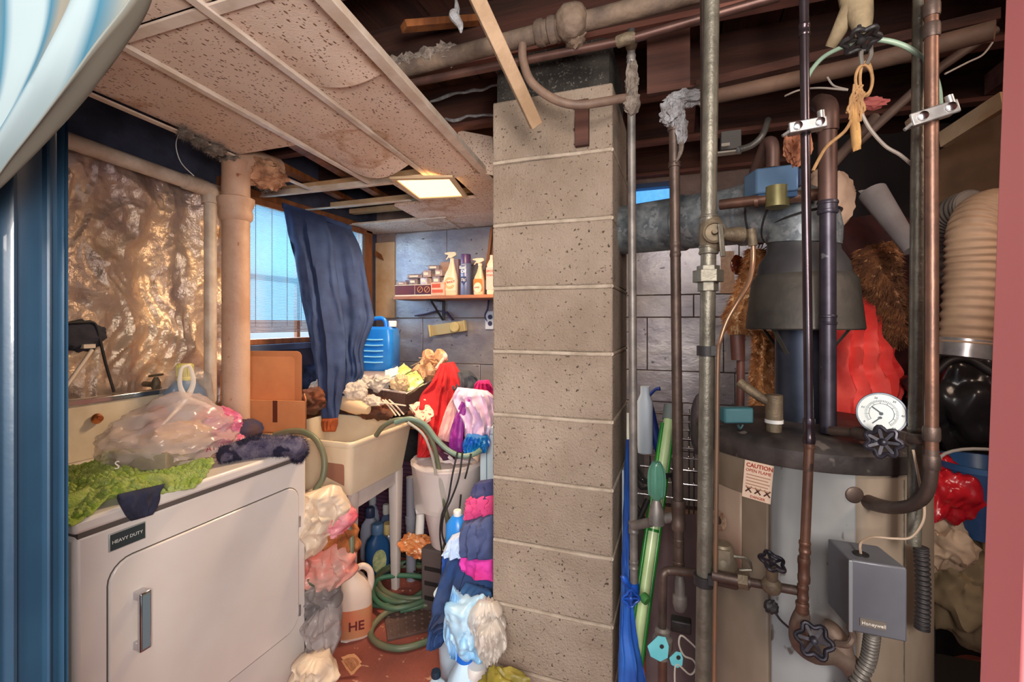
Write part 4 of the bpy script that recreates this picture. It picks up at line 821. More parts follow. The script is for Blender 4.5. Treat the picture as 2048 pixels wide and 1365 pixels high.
for i, (px, zb, w_, h_) in enumerate(((832, .119, .11, .028), (852, .077, .06, .045), (876, .077, .055, .05), (856, .124, .055, .045), (870, .172, .08, .03), (880, .129, .05, .042), (893, .001, .035, .10), (805, .077, .07, .022), (829, .077, .06, .04))):
    p = onY(px, 560, YS+.05); p.z = shz+zb+h_/2; o_ = thing('small_pack', names_[i], 'packet', p, 'small packs piled on the shelf')
    obj('pack', B().box(p, (w_, .05, h_), Matrix.Rotation(rnd.uniform(-.05,.05), 3, 'Y') @ Matrix.Rotation(rnd.uniform(-.3,.3), 3, 'Z')), cm if i % 2 else mat('grey_small_pack', (176, 160, 160), (120, 104, 116), sc=16, rough=.35), o_, bev=.004)
    obj('seal', B().box(p+V((0,-.027,0)), (w_*.6, .003, h_*.4)), CW, o_)
st_ = thing('carton_row', 'row of dull cartons at the back of the shelf', 'cartons', (sx(850), YB-.05, shz)); rnd = random.Random(2); x = xb0+.03
while x < sx(918, YB-.1): 
    w_ = rnd.uniform(.05, .08); obj('carton', B().span((x, YS+.09, shz), (x+w_-.003, YB-.03, shz+.09+.20*(x-xb0)/.45+rnd.uniform(-.015, .015))), pick(mat('carton_tan', (160, 126, 110), rough=.7), mat('carton_mauve', (130, 104, 116), rough=.7)), st_, bev=.002); x += w_
p_ = [onY(*q, YB-.035) for q in ((831, 632), (850, 629), (875, 622), (893, 625), (905, 640))]
sb_ = B(); 
for a, b_ in zip(p_, p_[1:]): sb_.bar(a, b_+(b_-a)*.08, .008, .032, up=V((0,1,0)))
tag(obj('black_strap', sb_, mat('dark_indigo_strap', (54, 46, 84), rough=.6)), 'dark curved strap nailed to the foil boards under the shelf', 'strap')
tr_ = onY(897, 657, YB-.04); stt = thing('soap_tray', 'tilted yellowish plastic tray with a round cup on the back wall', 'tray', tr_)
mT = Matrix.Rotation(R_(-8), 3, 'Y'); SOAP = mat('yellowed_plastic', (206, 190, 140), (180, 160, 110), sc=8, rough=.4)
obj('tray', B().box(tr_, (.28, .012, .075), mT), mat('yellow_clear', (170, 156, 120), rough=.3), stt, bev=.004)
obj('rim', B().box(tr_+mT@V((-.135, -.015, 0)), (.014, .03, .085), mT).box(tr_+mT@V((.135, -.015, 0)), (.008, .03, .075), mT), SOAP, stt, bev=.003)
obj('cup', B().lathe([(.033, 0), (.036, .03), (.030, .035)], tr_+mT@V((.06, 0, 0)), 24, ax=(0,-1,0)), SOAP, stt)
oc = onY(981, 641, YB-.02); ol = thing('wall_outlet', 'double socket outlet with blue grey faces beside the chimney', 'outlet', oc)
obj('plate', B().box(oc, (.075, .012, .125)), mat('pale_blue_grey', (190, 200, 220), rough=.5), ol, bev=.004)
for z in (-.022, .022): obj('socket', B().cyl(oc+V((0, -.004, z)), oc+V((0, -.009, z)), .016), mat('indigo_dark', (40, 44, 84)), ol)
tag(obj('wall_cable', B().tube([onY(977, 600, YB-.03), onY(975, 618, YB-.03), onY(970, 632, YB-.025), onY(976, 645, YB-.02)], .006, 8, 5), mat('indigo_dark', (1,1,1))), 'dark cable dropping from the shelf bracket to the outlet', 'cable')
tag(obj('corner_stud', B().bar(onY(972, 560, YB-.05), onY(985, 455, YB-.05), .03, .02).bar(onY(980, 560, YB-.06), onY(992, 455, YB-.06), .014, .014), WOODM, bev=.002), 'brown wooden uprights between the shelf bottles and the chimney', 'post')
tag(obj('wood_chip', B().prism([(0,0), (.05,-.03), (.07,-.075), (.0,-.04)], onY(752, 502, YB-.03), (1,0,0), (0,0,1), (0,-.015,0)), WOODM), 'small angled wood brace in the back corner', 'brace')
def gbag(name, label, cat, px, py, z, r, m, seed=1, amp=.28, group=None):
    rr = random.Random(seed); k = FP/z; w_, h_ = r[0]*k*1.12, r[2]*k*1.25; rows = []
    for t_ in (-1, -.6, -.15, .3, .7, 1):
        f = sqrt(max(.08, 1-t_*t_))*.9+.15; jl, jr = rr.uniform(.75, 1.25), rr.uniform(.75, 1.25); sk = rr.uniform(-.18, .18)*h_
        rows.append((px-w_*f*jl, py+t_*h_-sk, z, px+w_*f*jr, py+t_*h_+sk, z))
    return tag(obj(name, garment(rows, r[1]*1.0, rr.uniform(3, 6), .011, seed, 64, 44, .017, None, 17), m, ang=50), label, cat, group)
# ================================================================== HOSES
def hose(name, label, pts, r, m, grp=None, cat='hose'):
    return tag(obj(name, B().tube(pts, r, 10, 7), m), label, cat, grp)
hose('garden_hose', 'green hose looping from behind the dryer past the sink and plastic bags', [at(*q) for q in ((548,872,1.95),(575,864,1.95),(605,864,1.94),(632,880,1.92),(648,915,1.9),(646,955,1.88),(632,980,1.87),(628,1000,1.86),(650,1012,1.87),(680,1030,1.9),(700,1065,1.88),(702,1105,1.86),(688,1145,1.84),(662,1165,1.82),(630,1167,1.80),(605,1158,1.8))], .0125, THOSE)
hose('sink_hose', 'tan and green hose arching out of the sink over its right corner', [at(*q) for q in ((752,872,2.12),(768,852,2.1),(795,840,2.1),(825,843,2.12),(852,862,2.14),(868,895,2.14),(878,940,2.14),(886,990,2.13),(895,1040,2.12),(902,1085,2.1))], .011, THOSE)
hose('sink_hose', 'second pale green hose running right from the sink towards the chimney', [at(*q) for q in ((790,846,2.08),(820,838,2.08),(850,850,2.08),(872,878,2.06),(895,900,2.05),(920,912,2.04),(945,910,2.04),(962,900,2.04))], .011, mat('pale_green_hose', (130, 156, 140), (110, 130, 116), sc=5, rough=.4))
hose('thin_tube', 'clear tube trailing beside the sink hose', [at(*q) for q in ((815,845,2.06),(845,868,2.06),(862,905,2.06),(872,950,2.08))], .006, mat('dull_clear_tube', (176, 170, 160), rough=.3))
CG = 'dark cords hanging from the blue net'
hose('electric_cable', 'left dark cord hanging from the blue net bag to the coil', [at(*q) for q in ((915,905,2.02),(905,950,2.0),(896,1000,2.0),(884,1030,2.0),(880,1070,2.0),(884,1110,2.02),(882,1150,2.05))], .004, BLACK, CG, 'cable')
hose('electric_cable', 'middle dark cord crossing in front of the white bin', [at(*q) for q in ((925,905,2.02),(918,955,2.0),(902,1000,2.0),(888,1030,1.99),(884,1065,1.99),(890,1090,1.99))], .004, BLACK, CG, 'cable')
hose('electric_cable', 'right dark cord ending in front of the white bin', [at(*q) for q in ((942,908,2.02),(936,935,2.0),(930,958,2.0))], .004, BLACK, CG, 'cable')
hose('electric_cable', 'short dark cord standing above the blue can', [at(*q) for q in ((922,990,2.0),(920,1010,2.0),(917,1032,1.98))], .004, BLACK, CG, 'cable')
def fl(px, py, z=.015): return onZ(px, py, z)
coilp = [(880,1125,.10),(862,1165,.06),(830,1195,.04),(790,1205,.03),(758,1190,.03),(750,1160,.03),(775,1135,.05),(820,1125,.06),(862,1130,.06),(885,1150,.05),(880,1180,.05),(840,1205,.05),(790,1218,.05),(755,1205,.05),(745,1180,.05),(760,1158,.06),(800,1152,.07),(850,1155,.07),(878,1170,.06),(875,1195,.04),(845,1212,.03),(800,1222,.03)]
hose('coiled_hose', 'green garden hose coiled on the floor beneath the sink', [onZ(x, y, z) for x, y, z in coilp], .0125, GHOSE)
rc_ = [onZ(812+66*cos(a)+a*1.2, 1170+34*sin(a)-a*.8, .03+.012*a/6) for a in [pi*k/9 for k in range(2, 40)]]
tag(obj('coiled_hose', B().tube(rc_, .0125, 10, 3), THOSE), 'outer brown green rings of hose lying over the green coil', 'hose')
hose('floor_hose', 'brown green hose loop lying round the dark mat', [onZ(x, y, z) for x, y, z in ((900,1195,.05),(860,1210,.03),(810,1215,.03),(775,1225,.03),(748,1250,.02),(742,1272,.015),(760,1290,.015),(795,1298,.015),(830,1292,.015),(862,1280,.015),(885,1270,.015))], .0135, THOSE)
hose('floor_hose', 'hose pair tail running left from the coil to the bleach jug', [onZ(x, y, z) for x, y, z in ((735,1208,.015),(760,1212,.015),(800,1210,.015),(850,1206,.02),(885,1200,.03))], .012, GHOSE)
hose('hose_riser', 'green hose rising from the coil beside the dark jeans', [onZ(x, y, z) for x, y, z in ((840,1190,.03),(865,1155,.06),(880,1120,.10))]+[at(895,1080,2.05), at(903,1050,2.05)], .0125, GHOSE)
cb_ = B(); rr = random.Random(8)
for i in range(14):
    p = onZ(rr.uniform(820,880), rr.uniform(1115,1145), .06); cb_.tube([p, p+V((rr.uniform(-.1,.1), rr.uniform(-.08,.08), rr.uniform(-.03,.05))), p+V((rr.uniform(-.12,.12), rr.uniform(-.08,.08), 0)), p+V((rr.uniform(-.05,.05), rr.uniform(-.05,.05), .03))], .0045, 6, 5)
tag(obj('cable_tangle', cb_, BLACK), 'tangle of thin black cable heaped on the hose coil', 'cable')
# bumpy floor pad
fp = [onZ(767, 1228, 0), onZ(775, 1285, 0), onZ(868, 1262, 0), onZ(868, 1205, 0)]
pd_ = thing('floor_pad', 'square dark brown studded rubber pad inside the hose loop', 'mat', sum(fp, V())/4)
PADM = mat('brown_rubber', (98, 76, 70), (80, 60, 56), sc=9, rough=.7, bump=.2)
obj('pad', B().add([p for p in fp]+[p+V((0,0,.012)) for p in fp], [(3,2,1,0), (4,5,6,7), (0,1,5,4), (1,2,6,5), (2,3,7,6), (3,0,4,7)]), PADM, pd_, bev=.002)
sb_ = B()
for i in range(6):
    for j in range(6): p = lerp(lerp(fp[0], fp[1], (i+.5)/6), lerp(fp[3], fp[2], (i+.5)/6), (j+.5)/6); sb_.lathe([(.010, .011), (.007, .017), (.002, .018)], p, 8)
obj('studs', sb_, PADM, pd_)
# ================================================================== FLOOR CLUTTER LEFT OF THE AISLE
bj = at(712, 1200, 1.93); bj = onZ(710, 1268, 0); bl = thing('bleach_jug', 'large white jug with a rust orange sleeve and moulded handle on the floor', 'jug', bj)
MTJ = Matrix.Translation(bj) @ Matrix.Rotation(R_(40), 4, 'Z')
IV = mat('ivory_plastic', (238, 216, 200), (228, 204, 188), sc=5, rough=.4)
obj('body', B().sup([(0, .13, .10), (.012, .145, .115), (.17, .145, .115), (.205, .135, .11), (.25, .10, .085, -.01, 0), (.285, .05, .05, -.02, 0), (.30, .045, .045, -.02, 0)], 30, 2.8, MTJ), IV, bl)
obj('handle', B().tube([MTJ@V(q) for q in ((-.01, 0, .28), (.03, 0, .295), (.062, 0, .27), (.068, 0, .22), (.058, 0, .18))], [.014, .014, .014, .016, .016], 10, 5), IV, bl)
obj('sleeve', B().sup([(.015, .147, .117), (.13, .148, .118), (.135, .146, .116)], 30, 2.8, MTJ), mat('rust_orange_label', (214, 120, 88), (196, 140, 100), sc=9, rough=.4), bl)
obj('cap', B().lathe([(.02, .30), (.02, .318), (.017, .32)], MTJ@V((-.02, 0, 0)), 18), IV, bl)
text('HE', MTJ@V((-.03, -.0598, .05)), MTJ.to_3x3()@V((1,0,0)), (0,0,1), .055, mat('maroon_print', (110, 34, 40)), bl, bold=True)
def place_on(px, py, h=0): return onZ(px, py, h)
# detergent bottles under the sink
def detergent(name, label, px, py, h, w_, col, capc, z0=0, oval=True, rz=20):
    o = local(name, label, 'bottle'); m = mat('plastic_%d_%d_%d' % col, col, rough=.3); mc = mat('cap_%d_%d_%d' % capc, capc, rough=.4)
    obj('body', B().sup([(0, w_*.92, w_*.6), (.01, w_, w_*.68), (h*.55, w_, w_*.66), (h*.68, w_*.85, w_*.56), (h*.78, w_*.45, w_*.42), (h*.82, w_*.4, w_*.4)], 26, 3), m, o)
    obj('cap', B().lathe([(w_*.24, h*.81), (w_*.25, h*.82), (w_*.25, h*.97), (w_*.2, h)], (0,0,0), 22), mc, o)
    if oval: obj('label_patch', B().sup([(-.001, w_*.55, h*.42), (.001, w_*.57, h*.44)], 26, 2.2, Matrix.Translation((.0, -w_*.335, h*.33)) @ Matrix.Rotation(R_(90), 4, 'X')), mat('pale_green_label', (214, 214, 160), (150, 170, 120), sc=40, rough=.5), o)
    return place(o, onZ(px, py, z0)+V((0, .0, 0)), R_(rz))
detergent('detergent_bottle', 'blue detergent bottle with an oval label under the sink', 755, 1150, .28, .13, (40, 86, 140), (96, 130, 170), rz=50)
detergent('detergent_bottle', 'pale lilac bottle with a navy cap behind the blue detergent bottle', 740, 1118, .30, .11, (170, 176, 200), (60, 70, 104), oval=False)
detergent('cleaner_bottle', 'white capped slim bottle second from the right under the sink', 772, 1110, .30, .08, (80, 96, 130), (214, 214, 214), oval=False)
detergent('cleaner_bottle', 'grey capped bottle at the back left under the sink', 745, 1095, .33, .09, (150, 160, 184), (190, 196, 206), oval=False)
sc_ = local('spray_can', 'dark blue and silver spray can with a tan cap under the sink', 'spray can')
obj('can', B().lathe([(.032, 0), (.034, .004), (.034, .19), (.028, .20)], (0,0,0), 28), mat('navy_silver_can', (60, 66, 100), (150, 150, 160), sc=30, rough=.3, metal=.4), sc_)
obj('cap', B().lathe([(.031, .2), (.033, .205), (.033, .25), (.029, .256)], (0,0,0), 28), mat('tan_cap', (214, 190, 130), rough=.45), sc_); place(sc_, onZ(778, 1138, 0))
tag(obj('corrugated_panel', B().grid(lambda u, v: V((lerp(-2.1, -1.38, u), 2.42+.004*sin(v*130), lerp(.05, .55, v))), 2, 200), mat('maroon_corrugated', (104, 60, 84), (76, 50, 80), sc=4, rough=.7), solid=.002), 'maroon corrugated panel standing behind the bottles under the sink', 'panel')
# plastic bags between dryer and sink
LB = 'plastic bags between dryer and sink'
PINKW = mat('pink_red_film', (214, 70, 90), (238, 170, 180), sc=10, rough=.35)
gbag('plastic_bag', 'white crumpled bag topmost between dryer and sink', 'bag', 650, 1010, 1.86, (0.084, 0.067, 0.056), mat('cream_film', (238, 220, 196), (214, 190, 170), sc=10, rough=.4), 51, .3, group=LB)
gbag('plastic_bag', 'cream crumpled bag hugging the dryer corner below the topmost bag', 'bag', 628, 1060, 1.83, (0.067, 0.067, 0.078), mat('cream_film', (1,1,1)), 52, .3, group=LB)
gbag('plastic_bag', 'pink and red crumpled bag inside the hose loop', 'bag', 660, 1040, 1.88, (0.084, 0.067, 0.050), PINKW, 53, .3, group=LB)
gbag('plastic_bag', 'amber and brown wrapper under the pink bag', 'bag', 662, 1080, 1.9, (0.090, 0.067, 0.056), mat('amber_wrapper', (196, 120, 60), (120, 70, 50), sc=9, rough=.5), 54, .3, group=LB)
gbag('plastic_bag', 'salmon translucent bag at the bottom of the hose loop', 'bag', 650, 1130, 1.86, (0.106, 0.078, 0.062), mat('salmon_film', (226, 130, 116), (206, 170, 160), sc=9, rough=.35), 55, .25, group=LB)
gbag('plastic_bag', 'grey filled bag below the hose loop', 'bag', 640, 1190, 1.84, (.070, .07, .05), mat('grey_film', (150, 142, 140), (112, 106, 108), sc=6, rough=.35), 56, .2, group=LB)
gbag('plastic_bag', 'clear knotted bag on the floor beside the bleach jug', 'bag', 643, 1262, 1.80, (.058, .07, .078), glass_mat('clear_grey_bag', (190, 180, 180), .7, .2), 57, .2, group=LB)
gbag('plastic_bag', 'white shredded bag lowest at the dryer foot', 'bag', 632, 1345, 1.68, (0.067, 0.067, 0.045), mat('cream_film', (1,1,1)), 58, .35, group=LB)
bxr = thing('support_bin', 'grey tub under the heap of plastic bags by the dryer', 'tub', onZ(640, 1230, 0))
pB = onZ(640, 1240, 0); obj('tub', B().sup([(0, .20, .20), (.10, .22, .22), (.11, .23, .23)], 24, 5, Matrix.Translation(pB+V((-.03, .06, 0)))), mat('grey_tub', (110, 106, 112), rough=.6), bxr)
hjo = local('softener_jug', 'purple labelled handled jug at the foot of the dryer', 'jug')
obj('body', B().sup([(0, .11, .09), (.01, .12, .10), (.14, .12, .10), (.17, .09, .08), (.19, .05, .05)], 24, 3), mat('white_grey_plastic', (220, 214, 220), rough=.35), hjo)
obj('label_patch', B().sup([(.03, .122, .102), (.13, .122, .102)], 24, 3), mat('purple_label', (110, 90, 150), (80, 66, 120), sc=20, rough=.5), hjo)
obj('handle', B().tube([(.02, 0, .18), (.055, 0, .20), (.078, 0, .16), (.07, 0, .08)], .01, 10, 5), mat('white_grey_plastic', (1,1,1)), hjo)
place(hjo, onZ(622, 1318, 0), R_(20))
packet('paper_scrap', 'tan paper scrap lying on the red floor', [(682,1292,0),(708,1283,0),(724,1302,0),(702,1322,0)], 1.83, mat('tan_paper', (222, 160, 110), (206, 140, 96), sc=8, rough=.85), 9)
bpy.data.objects['paper_scrap'].location.z = .001
tag(obj('torn_paper', B().prism([(0,0), (.05,.01), (.055,-.02), (.03,-.035), (.005,-.03)], onZ(684, 1276, .001), RT, FW, (0,0,.002)), WHITE), 'small torn white paper by the bleach jug', 'paper')
# orange wrapper and pipes right of the sink
crump('orange_wrapper', 'orange brown printed crumpled wrapper by the sink leg', 'wrapper', 832, 1092, 2.32, (.085, .06, .045), mat('orange_wrapper', (230, 150, 90), (196, 110, 60), sc=14, c3=(250, 220, 190), sc3=40, t3=.58, rough=.5), 61, .3)
tag(obj('white_tube', B().cyl(at(838, 1085, 2.38), at(842, 1018, 2.4), .022).cyl(at(833, 1020, 2.38), at(858, 1016, 2.38), .026), WHITE, bev=.002), 'white plastic tube with a bent grey end standing beside the bin', 'tube')
tag(obj('waste_pipe', B().cyl(onZ(822, 1160, 0), onZ(822, 1160, 0)+V((0,0,.55)), .026).cyl(onZ(822, 1160, 0)+V((0,0,.3)), onZ(822, 1160, 0)+V((0,0,.34)), .030), mat('grey_pvc', (130, 132, 146), rough=.5)), 'grey waste pipe rising beside the right sink leg', 'pipe')
# ================================================================== HEAP BY THE CHIMNEY
JEAN = mat('dark_blue_jersey', (52, 64, 96), (30, 70, 130), sc=4, rough=.9, bump=.2, bsc=150)
g3 = lambda rows: [(a, b, z1, c, d, z2) for a, b, c, d, z1, z2 in rows]
tag(obj('jeans', garment(g3([(900,1112,985,1150,1.78,1.70),(880,1160,988,1190,1.74,1.66),(870,1200,986,1225,1.70,1.64),(862,1240,900,1250,1.68,1.66),(862,1272,892,1275,1.66,1.64),(868,1290,884,1292,1.64,1.63)]), .05, 4, .016, 3, crumple=.02), JEAN), 'dark blue trousers sprawled down the heap left of the chimney', 'trousers')
tag(obj('folded_shirt', garment(g3([(930,1165,982,1185,1.66,1.60),(918,1200,985,1215,1.64,1.58),(930,1230,978,1240,1.62,1.58),(945,1250,960,1252,1.6,1.6)]), .035, 4, .012, 13, crumple=.02), mat('steel_blue_jersey', (56, 80, 120), (36, 96, 150), sc=4, rough=.9)), 'slate blue top folded over the dark trousers', 'top')
tag(obj('pink_band_cloth', garment(g3([(925,1100,985,1118,1.74,1.66),(922,1125,985,1140,1.73,1.65),(930,1140,986,1165,1.72,1.64)]), .035, 2, .006, 21, crumple=.01), mat('hot_pink_cloth', (226, 70, 190), (206, 40, 130), sc=6, rough=.8)), 'hot pink folded cloth under the grey sweater by the chimney', 'cloth')
tag(obj('grey_sweater', garment(g3([(935,1035,985,1030,1.78,1.68),(925,1060,988,1060,1.76,1.66),(925,1090,986,1095,1.74,1.66),(930,1108,986,1120,1.74,1.66)]), .05, 3, .014, 25, crumple=.02), mat('blue_grey_wool', (86, 96, 136), (60, 74, 120), sc=5, rough=.95)), 'blue grey folded sweater on the heap against the chimney', 'sweater')
tag(obj('pink_blouse', garment(g3([(942,992,985,988,1.82,1.72),(938,1012,988,1012,1.80,1.7),(942,1040,986,1034,1.78,1.7)]), .045, 5, .014, 29, crumple=.022), mat('rose_pink_cloth', (220, 80, 140), (190, 50, 110), sc=7, rough=.85)), 'rose pink blouse on top of the sweater against the chimney', 'blouse')
tag(obj('indigo_cloth', garment(g3([(958,962,985,958,1.84,1.74),(948,985,988,985,1.82,1.72),(955,998,985,998,1.8,1.72)]), .03, 3, .01, 33), mat('indigo_cloth', (70, 74, 120), (50, 56, 100), sc=7, rough=.9)), 'indigo cloth topmost of the chimney-side heap', 'cloth')
tag(obj('white_vest', garment(g3([(905,1070,935,1060,1.78,1.74),(890,1095,930,1095,1.76,1.72),(885,1112,925,1118,1.74,1.70)]), .03, 3, .01, 37, crumple=.015), mat('cool_white_cloth', (214, 228, 250), (180, 206, 244), sc=6, rough=.85)), 'white vest spilling left from the heap beside the hose', 'vest')  # blue cast of the daylight is put into the white cloth
hp = thing('laundry_basket', 'white plastic laundry basket buried under the clothes by the chimney', 'basket', (-.80, 1.55, 0))
cb0 = onZ(925, 1290, 0); obj('basket_body', B().sup([(0, .20, .24), (.02, .22, .26), (.36, .26, .30), (.37, .27, .31)], 28, 5, Matrix.Translation((-.745, 1.66, 0))), mat('cool_white_plastic', (196, 224, 246), rough=.4), hp)
BW2 = mat('blue_white_film', (190, 226, 250), (130, 190, 236), sc=9, rough=.35)  # white rags, with the blue daylight cast put into their colour
gbag('rag', 'pale blue white rag bunched under the dark trousers', 'rag', 945, 1255, 1.55, (.075, .06, .075), BW2, 71, .3)
gbag('rag', 'pale rag strip hanging left of the bunched rag', 'rag', 912, 1250, 1.58, (.03, .04, .09), BW2, 72, .3)
gbag('clear_bag', 'clear crumpled bag against the chimney foot', 'bag', 972, 1245, 1.48, (.05, .05, .05), CLR, 73, .3)
crump('yellow_bag', 'olive yellow bag at the very foot of the chimney', 'bag', 1002, 1385, 1.37, (.075, .04, .07), mat('olive_film', (150, 136, 50), (110, 100, 40), sc=8, rough=.5), 74, .2)
gbag('clear_bag', 'small clear bag above the white capped bottle', 'bag', 982, 1285, 1.44, (.04, .04, .05), CLR, 75, .3)
tag(obj('white_cup', B().lathe([(.016, 0), (.022, .05), (.024, .052)], at(978, 1225, 1.5)+V((0,0,-.03)), 22, ax=(-.2,-.6,.7)), WHITE), 'white cup lying on the heap touching the chimney', 'cup')
bc_ = local('blue_can', 'blue plastic bottle with a white cap beside the pink blouse', 'bottle')
obj('body', B().sup([(0, .09, .09), (.07, .085, .085), (.10, .04, .04)], 22, 2.5), mat('azure_plastic', (40, 130, 230), (60, 160, 240), sc=6, rough=.3), bc_); obj('cap', B().lathe([(.016, .1), (.017, .118), (.014, .122)], (0,0,0), 18), WHITE, bc_)
place(bc_, at(915, 1082, 1.86))
tag(obj('cloth_under_can', garment(g3([(895,1085,940,1080,1.92,1.88),(890,1120,930,1140,1.9,1.86),(880,1160,930,1180,1.86,1.84),(878,1190,925,1200,1.82,1.80)]), .05, 2, .01, 41), mat('cobalt_cloth', (40, 84, 180), (30, 70, 140), sc=5, rough=.9)), 'cobalt blue cloth beneath the blue bottle', 'cloth')
def milk(name, label, px, py, h, w_, body, cap, rz=0):
    o = local(name, label, 'bottle')
    obj('body', B().sup([(0, w_*.94, w_*.9), (.01, w_, w_*.96), (h*.5, w_, w_*.96), (h*.68, w_*.82, w_*.8), (h*.84, w_*.4, w_*.4), (h*.88, w_*.33, w_*.33)], 28, 3), body, o)
    obj('handle', B().tube([(w_*.15, 0, h*.8), (w_*.38, 0, h*.76), (w_*.5, 0, h*.62), (w_*.46, 0, h*.5)], .011, 8, 5), body, o)
    obj('cap', B().lathe([(w_*.2, h*.87), (w_*.22, h*.88), (w_*.22, h*.97), (w_*.2, h)], (0,0,0), 26), cap, o)
    return place(o, onZ(px, py, 0) , R_(rz))
CB = mat('cool_white_hdpe', (206, 232, 250), (186, 220, 246), sc=4, rough=.35)  # daylight's blue tint is put into this white plastic
m1 = milk('bleach_bottle', 'white bottle with a bright blue cap on the floor by the chimney', 930, 1478, .30, .13, CB, mat('bright_blue_cap', (20, 110, 220), rough=.4), 30)
m2_ = milk('bleach_bottle', 'white bottle with a white cap nearest the chimney at the bottom', 955, 1490, .26, .15, CB, WHITE, -20)
m3 = milk('small_bottle', 'small clear bottle with a dark cap on the red floor', 872, 1440, .17, .075, glass_mat('pale_glass', (200, 226, 240), .7, .1), mat('dark_teal_cap', (30, 50, 70), rough=.4))
# ================================================================== WATER HEATER
HXc, HYc, HR = .288, 1.38, .248
def hit(px, py, R=HR):
    d = ray(px, py); dx, dy = d.x, d.y; a = dx*dx+dy*dy; b = -2*(dx*HXc+dy*HYc); c = HXc**2+HYc**2-R*R; q = b*b-4*a*c
    if q < 0: q = 0
    t = (-b-sqrt(q))/(2*a); return CAM+d*t
def ang(px): p = hit(px, 645); return atan2(p.y-HYc, p.x-HXc)
wh = thing('water_heater', 'old beige tank water heater with a sooty dark rim and draft hood', 'water heater', (HXc, HYc, 0))
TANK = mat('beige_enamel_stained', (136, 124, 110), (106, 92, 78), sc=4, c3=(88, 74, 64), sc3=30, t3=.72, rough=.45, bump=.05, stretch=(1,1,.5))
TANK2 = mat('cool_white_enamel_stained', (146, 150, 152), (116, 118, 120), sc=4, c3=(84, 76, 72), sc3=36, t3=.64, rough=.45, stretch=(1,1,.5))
def shell(a0, a1, r, z0, z1, n=40, th=.004):
    b = B(); b.grid(lambda u, v: V((HXc+r*cos(lerp(a0, a1, u)), HYc+r*sin(lerp(a0, a1, u)), lerp(z0, z1, v))), n, 1); return b
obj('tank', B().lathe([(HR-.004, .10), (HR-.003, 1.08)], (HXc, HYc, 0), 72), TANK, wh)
obj('foot_ring', B().lathe([(HR-.03, 0), (HR-.03, .10)], (HXc, HYc, 0), 40), DARKM, wh)
aL, aS, aE = ang(1400), ang(1541), ang(1812)
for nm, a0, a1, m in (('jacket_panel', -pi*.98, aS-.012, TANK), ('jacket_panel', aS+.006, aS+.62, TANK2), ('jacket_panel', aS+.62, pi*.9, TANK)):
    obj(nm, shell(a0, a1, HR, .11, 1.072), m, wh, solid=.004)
SOOTM = mat('sooty_steel', (84, 78, 76), (50, 46, 46), sc=9, c3=(120, 112, 106), sc3=22, t3=.66, rough=.5, metal=.3, bump=.15)
obj('top_cap', B().lathe([(HR+.006, 1.070), (HR+.008, 1.074), (HR+.008, 1.108), (HR-.004, 1.122), (HR-.03, 1.128), (.01, 1.135)], (HXc, HYc, 0), 72), SOOTM, wh)
obj('access_panel', shell(ang(1432), ang(1486), HR+.004, .80, .99, 12), mat('tan_enamel', (160, 140, 124), (146, 126, 110), sc=5, rough=.5), wh, solid=.003)
ac = ang(1444); cen = V((HXc+(HR+.008)*cos(ac), HYc+(HR+.008)*sin(ac), zh(1016, 1.2)))
obj('round_emblem', B().lathe([(.024, 0), (.024, .002)], cen, 28, ax=(cos(ac), sin(ac), 0)), mat('brown_emblem', (120, 84, 62), (170, 150, 130), sc=90, rough=.6), wh)
obj('emblem_centre', B().lathe([(.010, 0), (.010, .0035)], cen, 20, ax=(cos(ac), sin(ac), 0)), mat('dark_emblem', (60, 44, 38)), wh)
# caution sticker
sa = ang(1514); sp_ = V((cos(sa), sin(sa), 0)); tx = V((-sin(sa), cos(sa), 0)); zc0 = zh(957, .985); so_ = V((HXc, HYc, 0))+sp_*(HR+.0045)
dz_ = hit(1514, 957).dot(FW); stz0, stz1 = zh(1000, dz_), min(zh(915, dz_), 1.069); sw = .062
up_ = (UP+tx*.08).normalized()
stk = obj('caution_sticker', B().hexa(so_+V((0,0,stz0))-tx*sw/2, tx*sw, up_*(stz1-stz0), sp_*.001), mat('sticker_peach', (232, 206, 184), rough=.6), wh, label='peach sticker reading CAUTION OPEN FLAME')
hh = stz1-stz0; RUST = mat('rust_red_print', (170, 66, 44)); base = so_+sp_*.0013+V((0,0,stz0))-tx*sw/2
text('CAUTION', base+tx*.004+up_*(hh-.0135), tx, up_, .0128, RUST, stk, bold=True); text('OPEN FLAME', base+tx*.004+up_*(hh-.024), tx, up_, .0095, RUST, stk)
lb_ = B()
for i in range(5): lb_.hexa(base+tx*.006+up_*(hh-.032-.0072*i), tx*(.052-.004*(i%2)), up_*.0022, sp_*.0006)
obj('text_lines', lb_, mat('faded_print', (186, 140, 116)), stk)
lb_ = B()
for i in range(3):
    o_ = base+tx*(.007+.020*i)+up_*.014; lb_.bar(o_, o_+tx*.013+up_*.013, .003, .001, up=sp_).bar(o_+tx*.013, o_+up_*.013, .003, .001, up=sp_)
obj('crossed_symbols', lb_, mat('dark_brown_print', (84, 54, 40)), stk); text('DANGER', base+tx*.018+up_*.003, tx, up_, .008, RUST, stk)
